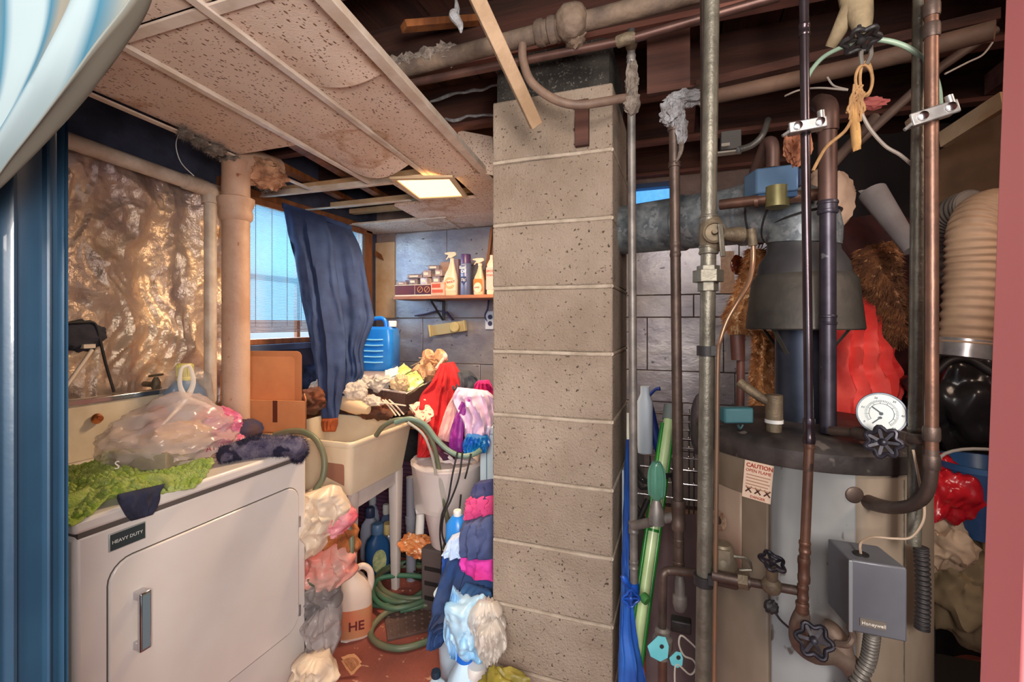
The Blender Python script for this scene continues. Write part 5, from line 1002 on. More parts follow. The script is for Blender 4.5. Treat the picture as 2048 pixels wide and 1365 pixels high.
# flue, hood, vent
fl_ = thing('draft_hood', 'grey sheet metal draft hood and flue above the water heater', 'flue', (HXc, HYc, 1.11))
BLUEF = mat('blue_grey_flue', (70, 76, 92), (44, 50, 64), sc=6, rough=.35, metal=.6)
obj('flue', B().cyl((HXc, HYc, 1.13), (HXc, HYc, 1.37), .062, n=36), BLUEF, fl_)
HOODM = mat('oxidised_sheet', (86, 82, 76), (60, 58, 57), sc=7, rough=.55, metal=.4, bump=.15)
obj('skirt', B().lathe([(.128, 1.362), (.131, 1.365), (.118, 1.485), (.108, 1.50), (.104, 1.50), (.112, 1.48), (.126, 1.366)], (HXc, HYc, 0), 48), HOODM, fl_)
obj('crown', B().lathe([(.106, 1.496), (.100, 1.53), (.082, 1.56), (.080, 1.60)], (HXc, HYc, 0), 48), mat('dark_hood', (84, 84, 86), (64, 64, 68), sc=8, rough=.5, metal=.5), fl_)
for k in range(4): a = pi/4+pi*k/2; obj('strut', B().bar((HXc+.06*cos(a), HYc+.06*sin(a), 1.30), (HXc+.124*cos(a), HYc+.124*sin(a), 1.38), .012, .002), HOODM, fl_)
vd = thing('vent_duct', 'galvanised round vent duct running from the hood into the block chimney', 'duct', (.05, 1.5, 1.6))
e0 = V((HXc, HYc, 1.58)); e2 = V((HXc-.10, HYc+.06, 1.655)); dend = V((CXB-.01, 1.62, 1.69))
el = B().tube([e0, e0+V((0,0,.05)), e0+V((-.03,.02,.085)), e0+V((-.08,.05,.10)), e0+V((-.14,.085,.10))], .084, 28, 3)
obj('elbow', el, STEEL, vd)
e3 = e0+V((-.12,.075,.10))
obj('duct_run', B().cyl(e3, dend, .080, n=36), STEEL, vd)
for f in (.02, .45): pp = lerp(e3, dend, f); dd = (dend-e3).normalized(); obj('crimp_ring', B().lathe([(.080, -.010), (.085, -.006), (.085, .006), (.080, .010)], pp, 36, ax=dd), STEEL, vd)
for f in (.25, .5, .75): 
    k = min(int(f*4), 3); pp = [e0+V((0,0,.06)), e0+V((-.04,.026,.09)), e0+V((-.09,.056,.10))][[.25,.5,.75].index(f)]
    dd = [V((-.2,.1,1)), V((-.8,.5,.5)), V((-1,.62,.05))][[.25,.5,.75].index(f)]; obj('gore_seam', B().lathe([(.084, -.003), (.087, 0), (.084, .003)], pp, 36, ax=dd), DARKM, vd)
# ================================================================== PIPES
def vpipe(name, label, p0, p1, z, wd, m, fits=(), r=None, mf=None, group=None):
    """p0,p1 = pixel ends; fits=(y, width px, height px, kind)"""
    a, b = at(p0[0], p0[1], z), at(p1[0], p1[1], z); r = r or wd/2*z/FP/1.06
    t = thing(name, label, 'pipe', b, group); obj('pipe', B().cyl(a, b, r, n=20), m, t)
    for f in fits:
        y, w_, h_ = f[:3]; kd = f[3] if len(f) > 3 else 'coupling'; c = lerp(a, b, (y-p0[1])/(p1[1]-p0[1])); rr_ = w_/2*z/FP/1.06; hh_ = h_/2*z/FP; n = 6 if kd == 'nut' else 20
        if kd == 'nut': obj('nut', B().lathe([(rr_, -hh_), (rr_, hh_)], c, 6), mf or m, t, bev=.001, smooth=False)
        else: obj(kd, B().lathe([(rr_*.94, -hh_), (rr_, -hh_*.8), (rr_, -hh_*.5), (rr_*.92, -hh_*.4), (rr_*.92, hh_*.4), (rr_, hh_*.5), (rr_, hh_*.8), (rr_*.94, hh_)], c, 20), mf or m, t)
    return t
def handwheel(parent, c, nrm, r=.022, lobes=6, m=None, name='handwheel'):
    c = V(c); n_ = V(nrm).normalized(); q = n_.to_track_quat('Z', 'Y'); b = B(); pts = []
    for k in range(49):
        a = 2*pi*k/48; rr_ = r*(1+.16*cos(a*lobes)); pts.append(c+q@V((rr_*cos(a), rr_*sin(a), .0)))
    b.tube(pts, r*.17, 8, cap=False)
    for k in range(lobes): a = 2*pi*k/lobes; b.bar(c+q@V((0,0,-.002)), c+q@V((r*cos(a), r*sin(a), 0)), r*.22, r*.14, up=n_)
    b.lathe([(r*.28, -r*.25), (r*.28, r*.2), (r*.12, r*.3)], c, 14, ax=n_); b.cyl(c-n_*r*1.3, c, r*.14, n=10)
    return obj(name, b, m or mat('dark_wheel_paint', (32, 31, 40), (54, 52, 62), sc=60, rough=.4, metal=.5), parent)
P1 = vpipe('riser_pipe', 'grey copper riser hugging the chimney corner, nearest the block column', (1262, 60), (1268, 1180), 1.32, 17, mat('grey_copper', (140, 134, 130), (104, 100, 98), sc=14, rough=.5, metal=.5, bump=.1), ((118, 20, 16), (190, 25, 44, 'tee'), (1055, 22, 24), (1130, 20, 18)))
obj('lint_coat', B().blob(at(1264, 165, 1.315), (.017, .017, .06), 3, .35, 4, 4).blob(at(1264, 205, 1.31), (.022, .02, .035), 5, .4, 4, 3), LINT, P1)
sg = thing('spigot', 'blue painted spigot at the foot of the riser by the chimney', 'tap', at(1265, 1195, 1.32)); BLP = mat('blue_paint_metal', (26, 86, 190), (20, 60, 140), sc=20, rough=.4)
obj('body', B().tube([at(1268, 1165, 1.32), at(1268, 1190, 1.32), at(1258, 1200, 1.30)], [.013, .014, .012], 12, 4).tube([at(1258, 1172, 1.31), at(1250, 1160, 1.30), at(1244, 1152, 1.3)], [.008, .010, .006], 10, 3), BLP, sg)
handwheel(sg, at(1262, 1198, 1.28), -FW, .02, 4, BLP, 'handle')
obj('hose_end', B().lathe([(.012, 0), (.014, .01), (.012, .02)], at(1285, 1192, 1.30), 14, ax=(.6,-.5,-.3)), mat('green_brass', (60, 120, 60), rough=.5), sg)
P2 = vpipe('riser_pipe', 'dull copper riser with dusty lagged elbow, second from the chimney', (1348, 250), (1358, 1150), 1.20, 21, DCOPPER, ((330, 26, 10), (500, 23, 30), (1030, 30, 60, 'tee'), (1085, 24, 16), (1128, 24, 12)))
obj('top_elbow', B().tube([at(1348, 262, 1.20), at(1348, 225, 1.20), at(1358, 203, 1.21), at(1380, 190, 1.24), at(1412, 176, 1.3)], .0165, 14, 5), DCOPPER, P2)
obj('lint_coat', B().blob(at(1345, 225, 1.19), (.028, .022, .035), 8, .4, 3, 4).blob(at(1368, 198, 1.2), (.045, .022, .022), 9, .4, 3, 4).blob(at(1362, 255, 1.18), (.014, .012, .04), 10, .5, 3, 3), mat('pale_lint', (170, 172, 178), (130, 126, 126), sc=40, rough=1, bump=1, bsc=160), P2)
obj('side_strand', B().tube([at(1362, 262, 1.18), at(1362, 300, 1.18), at(1352, 325, 1.18)], [.008, .006, .002], 8, 4), LINT, P2)
P3 = vpipe('gas_pipe', 'thick grey iron gas pipe with a lever valve and union in front of the heater', (1424, -40), (1404, 1500), .97, 31, GPIPE, ((545, 46, 26, 'nut'), (553, 62, 24, 'nut'), (572, 42, 22, 'nut'), (440, 38, 18), (500, 40, 18)))
vc = at(1422, 470, .97)
obj('valve_body', B().lathe([(.016, -.035), (.022, -.025), (.024, 0), (.022, .025), (.016, .035)], vc, 20), DBRASS, P3)
lv_ = obj('valve_face', B().lathe([(.022, 0), (.022, .012), (.018, .014), (.017, .010), (.006, .010), (.005, .022)], vc-FW*.02+V((-.002,0,0)), 26, ax=-FW+RT*-.35), DBRASS, P3)
obj('lever', B().bar(vc-FW*.042+V((.0,0,.015)), vc-FW*.046+RT*.004+V((0,0,-.052)), .011, .004, up=FW), GPIPE, P3, bev=.002)
obj('side_cock', B().tube([vc+RT*.015, vc+RT*.03, vc+RT*.045, vc+RT*.065, vc+RT*.07, vc+RT*.085], [.008, .013, .016, .017, .010, .009], 16).tube([at(1502, 458, .96), at(1505, 478, .96), at(1506, 492, .96)], [.009, .009, .009], 10), DBRASS, P3)
gt = [at(*q) for q in ((1506,490,.96),(1506,525,.96),(1498,565,.95),(1478,600,.94),(1455,640,.94),(1441,680,.94),(1436,715,.945),(1434,900,.945),(1431,1150,.945),(1428,1400,.945))]
tag(obj('gas_tube', B().tube(gt, [.0052]*3+[.0045]*7, 10, 5), mat('tan_copper_tube', (168, 128, 100), (140, 120, 104), sc=9, rough=.35, metal=.6)), 'thin gas tube curling from the valve and running down beside the gas pipe', 'tube')
for y in (702, 1160): obj('clamp', B().lathe([(.0205, -.010), (.0205, .010)], at(1424-20*(y+40)/1540, y, .97), 24).box(at(1424-20*(y+40)/1540+16, y, .95), (.016, .012, .02)), DARKM, P3)
vpipe('thin_riser', 'slim brown riser just left of the thick gas pipe', (1406, -40), (1408, 420), 1.02, 13, DCOPPER)
P4 = vpipe('supply_pipe', 'dark copper supply pipe crossing in front of the water heater', (1607, -40), (1618, 860), .86, 18, mat('dark_polished_copper', (92, 84, 92), (72, 60, 64), sc=8, rough=.25, metal=.8), ((60, 22, 24), (262, 21, 12), (862, 24, 50)))
P4b = vpipe('supply_pipe', 'lower copper supply pipe dropping to the handwheel valve', (1619, 880), (1603, 1250), .86, 19, COPPER, ((890, 22, 14), (1095, 23, 24), (1140, 24, 50, 'tee'), (1185, 22, 30), (1215, 26, 20)))
clp = local('ground_clamp', '', 'clamp')
P5 = vpipe('hot_water_pipe', 'thick dark iron pipe rising from the heater top with an elbow', (1655, 250), (1656, 866), 1.045, 31, mat('blue_black_iron', (76, 72, 84), (54, 50, 62), sc=14, c3=(120, 120, 130), sc3=40, t3=.68, rough=.4, metal=.6), ((415, 40, 26), (640, 34, 20)))
COPD = mat('brown_iron', (110, 84, 76), (84, 62, 58), sc=8, rough=.5, metal=.5)
obj('upper_section', B().cyl(at(1655, 232, 1.045), at(1655, 405, 1.045), .0185), COPD, P5)
obj('elbow', B().tube([at(1655, 262, 1.045), at(1655, 228, 1.045), at(1652, 212, 1.07), at(1640, 206, 1.2)], .022, 16, 4), COPD, P5)
P6 = vpipe('conduit_pipe', 'galvanised conduit left of the bright copper line at the right', (1840, -40), (1828, 1090), .86, 25, GPIPE, ((870, 29, 30),))
P7 = thing('copper_line', 'copper line at the far right curving left into the water heater side', 'pipe', at(1865, 930, .80))
obj('pipe', B().cyl(at(1863, -40, .80), at(1863, 905, .80), .0098, n=20), COPPER, P7)
for y in (20, 62, 868, 925): obj('coupling', B().lathe([(.0115, -.012), (.0125, -.008), (.0125, .008), (.0115, .012)], at(1863, y, .80), 18), DCOPPER, P7)
inl = hit(1708, 990)
obj('bend', B().tube([at(1863, 900, .80), at(1862, 945, .80), at(1853, 985, .81), at(1830, 1008, .83), at(1795, 1016, .86), at(1760, 1012, .91), at(1728, 1000, .96), inl+FW*.02], [.0105]*4+[.011, .0135, .014, .013], 14, 5), DCOPPER, P7)
obj('escutcheon', B().lathe([(.018, 0), (.017, .002), (.014, .004)], inl, 24, ax=(inl-V((HXc, HYc, inl.z)))), DCOPPER, P7)
hp_ = thing('crossover_pipe', 'horizontal pipe carrying the round gauge above the heater rim', 'pipe', at(1760, 875, .9))
obj('pipe', B().cyl(at(1662, 862, 1.0), at(1862, 882, .81), .0095), DCOPPER, hp_)
for x, y, z in ((1725, 868, .93), (1800, 877, .86)): obj('coupling', B().lathe([(.012, -.016), (.0135, -.01), (.0135, .01), (.012, .016)], at(x, y, z), 16, ax=at(1862, 882, .81)-at(1662, 862, 1.0)), DCOPPER, hp_)
handwheel(hp_, at(1766, 885, .85), (-at(1766, 885, .85)+CAM), .024, 7)
# gauge
gc = at(1763, 828, .90); gn = (CAM-gc).normalized(); gn = (gn+V((.0, 0, .0))).normalized(); gx = V((0,0,1)).cross(gn).normalized(); gy = gn.cross(gx)
rot = R_(-10); gx, gy = gx*cos(rot)+gy*sin(rot), gy*cos(rot)-gx*sin(rot)
gg = thing('pressure_gauge', 'round white dial gauge with two needles above the dark handwheel', 'gauge', gc)
obj('case', B().lathe([(.030, -.018), (.038, -.014), (.0405, .002), (.0395, .005), (.037, .005), (.037, .001)], gc, 44, ax=gn).cyl(gc-gn*.01-gy*.036, gc-gn*.01-gy*.06, .007), mat('gauge_case', (120, 128, 136), (90, 96, 104), sc=20, rough=.35, metal=.7), gg)
obj('dial', B().lathe([(.0368, 0), (.0368, .0022)], gc, 44, ax=gn), mat('dial_pale', (214, 222, 222), rough=.4), gg)
tb = B()
def dp_(a, r): return gc+gn*.0028+gx*(r*cos(a))+gy*(r*sin(a))
for k in range(46):
    a = R_(225-270*k/45); l = .004 if k % 5 else .007; tb.bar(dp_(a, .026-l), dp_(a, .026), .0007, .0004, up=gn)
tb.tube([dp_(R_(225-270*k/40), .019) for k in range(41)], .0004, 4)
obj('dial_marks', tb, mat('dial_ink', (70, 84, 92)), gg)
for k, st in enumerate(('0', '10', '20', '30', '40', '50')): a = R_(225-270*k/5); text(st, dp_(a, .031)-gx*.002-gy*.002, gx, gy, .0055, mat('dial_ink', (1,1,1)), gg, name='numeral')
text('ALTITUDE'[:0] or 'PSI', dp_(R_(-90), .010)-gx*.004, gx, gy, .004, mat('dial_ink', (1,1,1)), gg, name='numeral')
obj('needle', B().bar(dp_(0, .001)+gn*.001, dp_(R_(150), .019)+gn*.001, .002, .0005, up=gn).lathe([(.003, .003), (.003, .005)], gc, 14, ax=gn), mat('dial_ink', (1,1,1)), gg)
obj('needle', B().bar(dp_(R_(-90), .008)+gn*.001, dp_(R_(-115), .024)+gn*.001, .002, .0005, up=gn).lathe([(.0025, .003), (.0025, .0045)], dp_(R_(-90), .008)-gn*.0028, 14, ax=gn), mat('dial_ink', (1,1,1)), gg)
# relief valve on heater
rv = thing('relief_valve', 'brass relief valve with a slanting discharge arm on the heater top', 'valve', at(1547, 880, 1.10))
obj('body', B().cyl(at(1548, 790, 1.08), at(1548, 845, 1.08), .0185).cyl(at(1548, 838, 1.08), at(1548, 880, 1.08), .016), DBRASS, rv)
obj('collar', B().cyl(at(1548, 839, 1.08), at(1548, 846, 1.08), .0195), WHITE, rv)
obj('arm', B().tube([at(1548, 806, 1.08), at(1522, 796, 1.09), at(1478, 764, 1.12)], .011, 12, 3), DBRASS, rv)
tb_ = thing('sensor_box', 'small teal plastic box on the left of the heater top', 'box', at(1478, 850, 1.10))
obj('case', B().hexa(at(1449, 848, 1.10), at(1508, 848, 1.08)-at(1449, 848, 1.10), FW*.03, V((0,0,.036))), mat('teal_plastic', (60, 116, 124), (50, 96, 108), sc=8, rough=.4), tb_, bev=.004)
obj('foot', B().tube([at(1476, 850, 1.09), at(1480, 858, 1.09), at(1486, 850, 1.09)], .003, 6, 3), mat('teal_dark', (36, 70, 76)), tb_)
tag(obj('brown_tube', B().cyl(at(1473, 670, 1.35), at(1476, 720, 1.35), .018).cyl(at(1482, 670, 1.36), at(1480, 845, 1.36), .011), mat('umber_tube', (110, 66, 54), (80, 50, 46), sc=9, rough=.5)), 'short brown tubes standing behind the relief valve', 'pipe')
# thermostat box
A_, Bq, Cq = onZ(1702, 1120, .976), onZ(1815, 1138, .976), onZ(1655, 1077, .976)
hx = thing('control_box', 'grey metal control box with a name strip mounted on the heater front', 'control box', (A_+Bq)/2)
GB = mat('slate_blue_enamel', (112, 116, 124), (96, 98, 106), sc=4, rough=.4, metal=.2)
obj('case', B().hexa(A_-V((0,0,.122)), Bq-A_, Cq-A_, V((0,0,.122))), GB, hx, bev=.003)
fn = (Bq-A_).cross(UP).normalized(); fx_ = (Bq-A_).normalized()
if fn.dot(CAM-A_) < 0: fn = -fn
obj('cover_edge', B().hexa(A_-V((0,0,.122))-fx_*.004, fx_*.006, fn*.004, V((0,0,.122))), mat('pale_edge', (150, 156, 162), rough=.35, metal=.4), hx, bev=.001)
nb = A_+fx_*.012+fn*.0005+V((0,0,-.108)); nl = obj('name_strip', B().hexa(nb, fx_*.036, fn*.002, V((0,0,.013))), mat('dull_silver', (130, 124, 114), rough=.4, metal=.4), hx, label='small strip reading Honeywell')
text('Honeywell', nb+fn*.0025+fx_*.002+V((0,0,.0035)), fx_, UP, .0078, mat('silver_print', (226, 222, 214)), nl)
ct_ = (A_+Bq+Cq+(Bq+Cq-A_))/4
obj('knockout', B().lathe([(.012, .0), (.012, .002)], lerp(A_, ct_, .7)+V((0,0,0)), 18), BLACK, hx)
tag(obj('signal_wire', B().tube([lerp(A_, ct_, .7), lerp(A_, ct_, .7)+V((0,0,.02)), at(1745, 1075, .85), at(1790, 1078, .84), at(1822, 1075, .83), at(1845, 1045, .82), at(1848, 1010, .82), at(1838, 960, .83), at(1826, 900, .84)], .0022, 6, 6), mat('beige_wire', (170, 150, 130))), 'beige twisted wire looping from the control box up past the copper bend', 'wire')
fx2 = B(); pp = [at(1745, 1262, .84), at(1742, 1290, .85), at(1735, 1325, .86), at(1715, 1365, .87), at(1700, 1400, .88)]
def flex(pts, r, pitch, m_, nm, par=None, sm=60, dep=.18, n=14):
    q = []; b = B(); t = 0; P = [V(p) for p in pts]; L_ = sum((b_-a).length for a, b_ in zip(P, P[1:])); k = max(20, int(L_/pitch*6))
    q = [cr(P, i/k) for i in range(k+1)]; b.tube(q, [r*(1+dep*sin(2*pi*i/6)) for i in range(k+1)], n); return obj(nm, b, m_, par, ang=80)
hx2 = flex(pp, .0115, .008, mat('grey_conduit', (120, 116, 110), (90, 86, 82), sc=20, rough=.5, metal=.4), 'flex_conduit'); tag(hx2, 'ribbed flexible conduit leaving the bottom of the control box', 'conduit')
tag(flex([at(1842, 1095, .90), at(1846, 1180, .90), at(1844, 1260, .90)], .011, .008, DARKM, 'flex_conduit'), 'dark ribbed conduit dropping behind the control box at the right', 'conduit')
tag(obj('jacket_seam', B().cyl(hit(1806, 960)+V((0,0,0)), V((hit(1806, 960).x, hit(1806, 960).y, .2)), .003), GPIPE), 'thin pale bead down the right side of the water heater', 'trim')
# handwheel valve at bottom
bv = thing('drain_valve', 'bulky painted valve with a dark lobed handwheel at the heater foot', 'valve', at(1625, 1300, .88))
BRN = mat('dusty_brown_metal', (124, 106, 94), (94, 78, 70), sc=12, rough=.6, metal=.4, bump=.2)
obj('body', B().tube([at(1605, 1225, .86), at(1600, 1255, .87), at(1604, 1285, .88), at(1630, 1305, .89), at(1668, 1312, .89), at(1700, 1330, .89), at(1725, 1372, .9)], [.012, .018, .020, .020, .016, .020, .018], 16, 5), BRN, bv)
obj('branch', B().tube([at(1690, 1325, .89), at(1680, 1290, .90), at(1662, 1262, .91), at(1645, 1250, .92)], [.017, .020, .018, .013], 14, 5), BRN, bv)
obj('side_tube', B().tube([at(1700, 1255, .86), at(1706, 1275, .86), at(1698, 1290, .86), at(1675, 1288, .88)], .006, 8, 4), BRN, bv)
handwheel(bv, at(1628, 1282, .82), CAM-at(1628, 1282, .82)+V((0,0,.2)), .024, 6)
# gas branch with valve
gbp = thing('gas_branch', 'short branch pipe with a cross handle valve in front of the heater', 'pipe', at(1530, 1165, .9))
obj('pipe', B().tube([at(1425, 1150, .95), at(1470, 1160, .93), at(1500, 1165, .92)], .011, 14, 3).tube([at(1500, 1165, .92), at(1600, 1183, .87)], .0085, 14), DCOPPER, gbp)
obj('reducer', B().tube([at(1478, 1160, .93), at(1498, 1164, .92)], .016, 6), DBRASS, gbp)
obj('valve_body', B().blob(at(1543, 1172, .89), (.018, .016, .018), 2, .08, 2, 3).cyl(at(1543, 1165, .89), at(1545, 1140, .88), .010), DBRASS, gbp)
handwheel(gbp, at(1545, 1124, .88), (.25, -.35, .9), .020, 5)
rg_ = thing('gas_regulator', 'grey stamped gas regulator with a wire bail behind the gas pipe', 'regulator', at(1445, 1130, .98))
obj('body', B().lathe([(.028, 0), (.03, .01), (.024, .03), (.02, .05), (.017, .055)], at(1445, 1140, .98), 24).box(at(1448, 1115, .96), (.022, .006, .028)), mat('khaki_metal', (140, 128, 108), (110, 100, 86), sc=20, rough=.5, metal=.4), rg_)
obj('bail', B().tube([at(1455, 1112, .97), at(1490, 1116, .96), at(1500, 1126, .96), at(1504, 1140, .96), at(1470, 1142, .97)], .0035, 6), GPIPE, rg_)
obj('flange', B().tube([at(1430, 1150, .97), at(1470, 1155, .97)], [.02, .024], 16), DCOPPER, rg_)
tag(obj('pilot_wire', B().tube([at(1548, 1220, .93), at(1560, 1240, .93), at(1585, 1262, .92), at(1600, 1272, .9)], .0024, 6, 5), DARKM), 'thin dark wire sagging from the branch valve to the handwheel', 'wire')
tag(obj('thermo_knob', B().blob(at(1543, 1215, .93), (.012, .010, .014), 5, .35, 3, 3), DARKM), 'small corroded knob hanging beneath the branch valve', 'knob')
# ================================================================== LOWER VALVES BETWEEN CHIMNEY AND HEATER
lv2 = thing('cross_valve', 'grey shutoff valve with a tall ribbed green glass handle between the two risers', 'valve', at(1313, 1040, 1.22))
obj('cross_pipe', B().tube([at(1358, 1032, 1.2), at(1300, 1045, 1.25), at(1268, 1052, 1.3)], .0125, 14), mat('grey_copper', (1,1,1)), lv2)
obj('bonnet', B().tube([at(1313, 1048, 1.22), at(1313, 1018, 1.22), at(1313, 1000, 1.22)], [.021, .018, .009], 16), mat('grey_copper', (1,1,1)), lv2)
hb_ = B(); hb_.lathe([(.010, 0), (.018, .01), (.020, .03), (.019, .075), (.013, .095), (.004, .10)], at(1313, 1000, 1.22), 24)
for k in range(9): a = 2*pi*k/9; c_ = at(1313, 1000, 1.22); hb_.tube([c_+V((.018*cos(a), .018*sin(a), .012)), c_+V((.0205*cos(a), .0205*sin(a), .04)), c_+V((.019*cos(a), .019*sin(a), .075)), c_+V((.008*cos(a), .008*sin(a), .097))], .0032, 6, 3)
obj('ribbed_handle', hb_, mat('green_glass_plastic', (70, 120, 104), (90, 140, 120), sc=9, rough=.2), lv2)
lv3 = thing('lower_manifold', 'dusty copper elbow and union assembly beneath the second riser', 'pipe', at(1340, 1200, 1.15))
obj('elbow_pipe', B().tube([at(1425, 1148, 1.08), at(1385, 1146, 1.12), at(1342, 1142, 1.15), at(1328, 1148, 1.15), at(1326, 1165, 1.15), at(1324, 1260, 1.15)], .0105, 14, 4), DCOPPER, lv3)
obj('union', B().lathe([(.012, .0), (.018, -.006), (.018, -.02), (.024, -.026), (.024, -.05), (.016, -.06), (.016, -.075)], at(1325, 1255, 1.15), 18), mat('grey_copper', (1,1,1)), lv3)
obj('tail_pipe', B().cyl(at(1325, 1300, 1.15), at(1324, 1420, 1.15), .011), COPPER, lv3)
obj('second_union', B().lathe([(.010, .0), (.013, -.02), (.013, -.05), (.018, -.055), (.018, -.075), (.013, -.09)], at(1360, 1150, 1.19), 18), mat('grey_copper', (1,1,1)), lv3)
obj('base_block', B().box(at(1362, 1250, 1.2), (.05, .03, .03)), DARKM, lv3, bev=.004)
for (x, y, w_, nm) in ((1316, 1298, .05, 'larger teal paper tag hanging from the lower manifold'), (1352, 1320, .032, 'smaller teal paper tag with a hole on a wire')):
    tg = thing('paper_tag', nm, 'tag', at(x, y, 1.10)); pp = [(0, .5), (.35, .45), (.5, .1), (.45, -.35), (.1, -.5), (-.35, -.3), (-.5, .1)]
    obj('card', B().prism([(a*w_, b_*w_*1.2) for a, b_ in pp], at(x, y, 1.10), RT, UP, -FW*.001), mat('teal_card', (110, 196, 206), (90, 176, 190), sc=9, rough=.6), tg)
    obj('eyelet', B().lathe([(.005, 0), (.005, .001)], at(x+w_*150, y-4, 1.097), 14, ax=-FW), DARKM, tg)
tag(obj('tag_wire', B().tube([at(*q) for q in ((1395,1300,1.1),(1380,1285,1.1),(1362,1272,1.1),(1358,1290,1.1),(1368,1312,1.1),(1385,1320,1.1),(1392,1335,1.1),(1380,1350,1.1),(1352,1330,1.1),(1350,1380,1.1))], .0022, 6, 5), mat('dull_white_wire', (170, 164, 156))), 'looped pale wire holding the teal tags', 'wire')
# ================================================================== OVERHEAD PIPES AND BITS
def hpipe(name, label, pts, r, m, fits=(), lint=()):
    t = thing(name, label, 'pipe', pts[0]); obj('pipe', B().tube(pts, r, 16, 0), m, t)
    for f in fits:
        c = lerp(pts[0], pts[-1], f); obj('coupling', B().lathe([(r*1.25, -.03), (r*1.4, -.022), (r*1.4, -.01), (r*1.2, -.006), (r*1.2, .006), (r*1.4, .01), (r*1.4, .022), (r*1.25, .03)], c, 20, ax=pts[-1]-pts[0]), m, t)
    if lint:
        b = B(); rr = random.Random(len(name))
        for f in lint: c = lerp(pts[0], pts[-1], f); b.blob(c+V((0,0,r*.5)), (.05, r*1.2, r*1.1), int(f*100), .5, 3, 3)
        obj('lint_coat', b, LINT, t)
    return t
hA = hpipe('main_pipe', 'dusty iron main running across under the joists above the chimney', [onZ(770, 148, 2.19), onZ(1430, -25, 2.205)], .026, mat('dusty_iron_main', (126, 108, 92), (88, 74, 66), sc=12, rough=.75, metal=.2, bump=.4), (.56, .62), (.05, .10, .17, .23))
obj('valve_block', B().blob(onZ(1143, 42, 2.20), (.045, .04, .05), 4, .12, 2, 4).blob(onZ(1150, 75, 2.17), (.03, .03, .03), 6, .3, 3, 3), mat('dusty_iron_main', (1,1,1)), hA)
hpipe('copper_main', 'slim copper main running across just below the iron main', [onZ(795, 172, 2.145), onZ(1255, 80, 2.145), onZ(1560, -8, 2.145)], .012, mat('rosy_copper', (108, 80, 72), (82, 60, 56), sc=10, rough=.4, metal=.6), ())
obj('riser_tee', B().tube([onZ(1236, 84, 2.145), onZ(1262, 76, 2.145), at(1262, 92, 1.32)], .016, 14, 3), DBRASS, P1)
tag(obj('flex_cable', B().tube([at(*q) for q in ((1045,88,1.34),(1046,120,1.34),(1060,160,1.33),(1090,188,1.32),(1125,205,1.31),(1160,210,1.305),(1200,205,1.305),(1240,198,1.31),(1262,196,1.32))], .0125, 12, 5), mat('taupe_sheath', (128, 104, 88), (98, 78, 68), sc=11, rough=.6)), 'taupe sheathed hose drooping across the chimney top to the first riser', 'cable')
tag(obj('lumber_strip', B().bar(at(928, -60, 1.02), at(1073, 252, 1.25), .034, .018, up=FW), mat('darkened_lumber', (166, 140, 114), (138, 112, 86), sc=9, rough=.9, bump=.3, bsc=60), bev=.002), 'pale raw lumber strip hanging diagonally in front of the chimney', 'lumber')  # lumber tone darkened to offset the close fill light
tag(obj('dangling_fluff', B().tube([at(912, 0, 1.2), at(914, 20, 1.2), at(908, 30, 1.2), at(920, 50, 1.2), at(922, 66, 1.2)], [.003, .008, .014, .009, .002], 8, 4), mat('pale_lint', (1,1,1))), 'white fluff strand dangling left of the lumber strip', 'lint')
tag(obj('right_joist_pipe', B().tube([at(1400, 200, 1.5), at(1700, 135, 1.25), at(1990, 60, 1.05)], .022, 14), mat('tan_brown_pipe', (118, 90, 74), (92, 70, 58), sc=8, rough=.7, bump=.2)), 'brown iron pipe climbing to the right behind the hanging wires', 'pipe')
tag(obj('upper_rail', B().bar(at(1395, 175, 1.7), at(1995, 35, 1.3), .05, .03), WOODD), 'dark wooden rail above the brown iron pipe', 'rail')
dgp = B().tube([at(1750, 235, 1.25), at(1650, 345, 1.2), at(1560, 420, 1.3)], .013, 10).tube([at(1990, 60, 1.2), at(1880, 135, 1.22), at(1700, 300, 1.25)], .012, 10)
tag(obj('diagonal_pipe', dgp, mat('umber_pipe', (92, 74, 66), (66, 52, 48), sc=10, rough=.6)), 'thin dark pipes slanting down from upper right towards the zone valve', 'pipe')
tag(obj('rafter_board', B().bar(at(1885, 280, 1.5), at(2010, 200, 1.3), .02, .05), WOODL), 'raw board edge slanting behind the right copper line', 'board')
tag(obj('insulation_panel', B().hexa(at(1880, 300, 1.6), at(2060, 190, 1.45)-at(1880, 300, 1.6), (0,.01,-.30), (0,.02,0)), mat('brown_fibreboard', (112, 86, 62), (84, 62, 46), sc=5, rough=.9)), 'brown fibre panel leaning below the raw board edge', 'panel')
wr = [at(*q) for q in ((1609,238,.90),(1608,200,.90),(1612,165,.90),(1625,138,.90),(1650,112,.90),(1690,92,.90),(1720,82,.90))]
wr2 = [at(*q) for q in ((1745,78,.88),(1785,84,.87),(1820,98,.86),(1850,122,.85),(1868,150,.84),(1877,180,.83),(1880,215,.82))]
GW = mat('green_grey_wire', (132, 156, 136), (110, 130, 116), sc=9, rough=.4)
gwt = thing('ground_wire', 'grey green earthing wire arched between two pipe clamps', 'wire', wr[0])
obj('wire', B().tube(wr, .0042, 10, 5), GW, gwt); obj('wire', B().tube(wr2, .0048, 10, 5), GW, gwt)
bpy.data.objects.remove(clp)
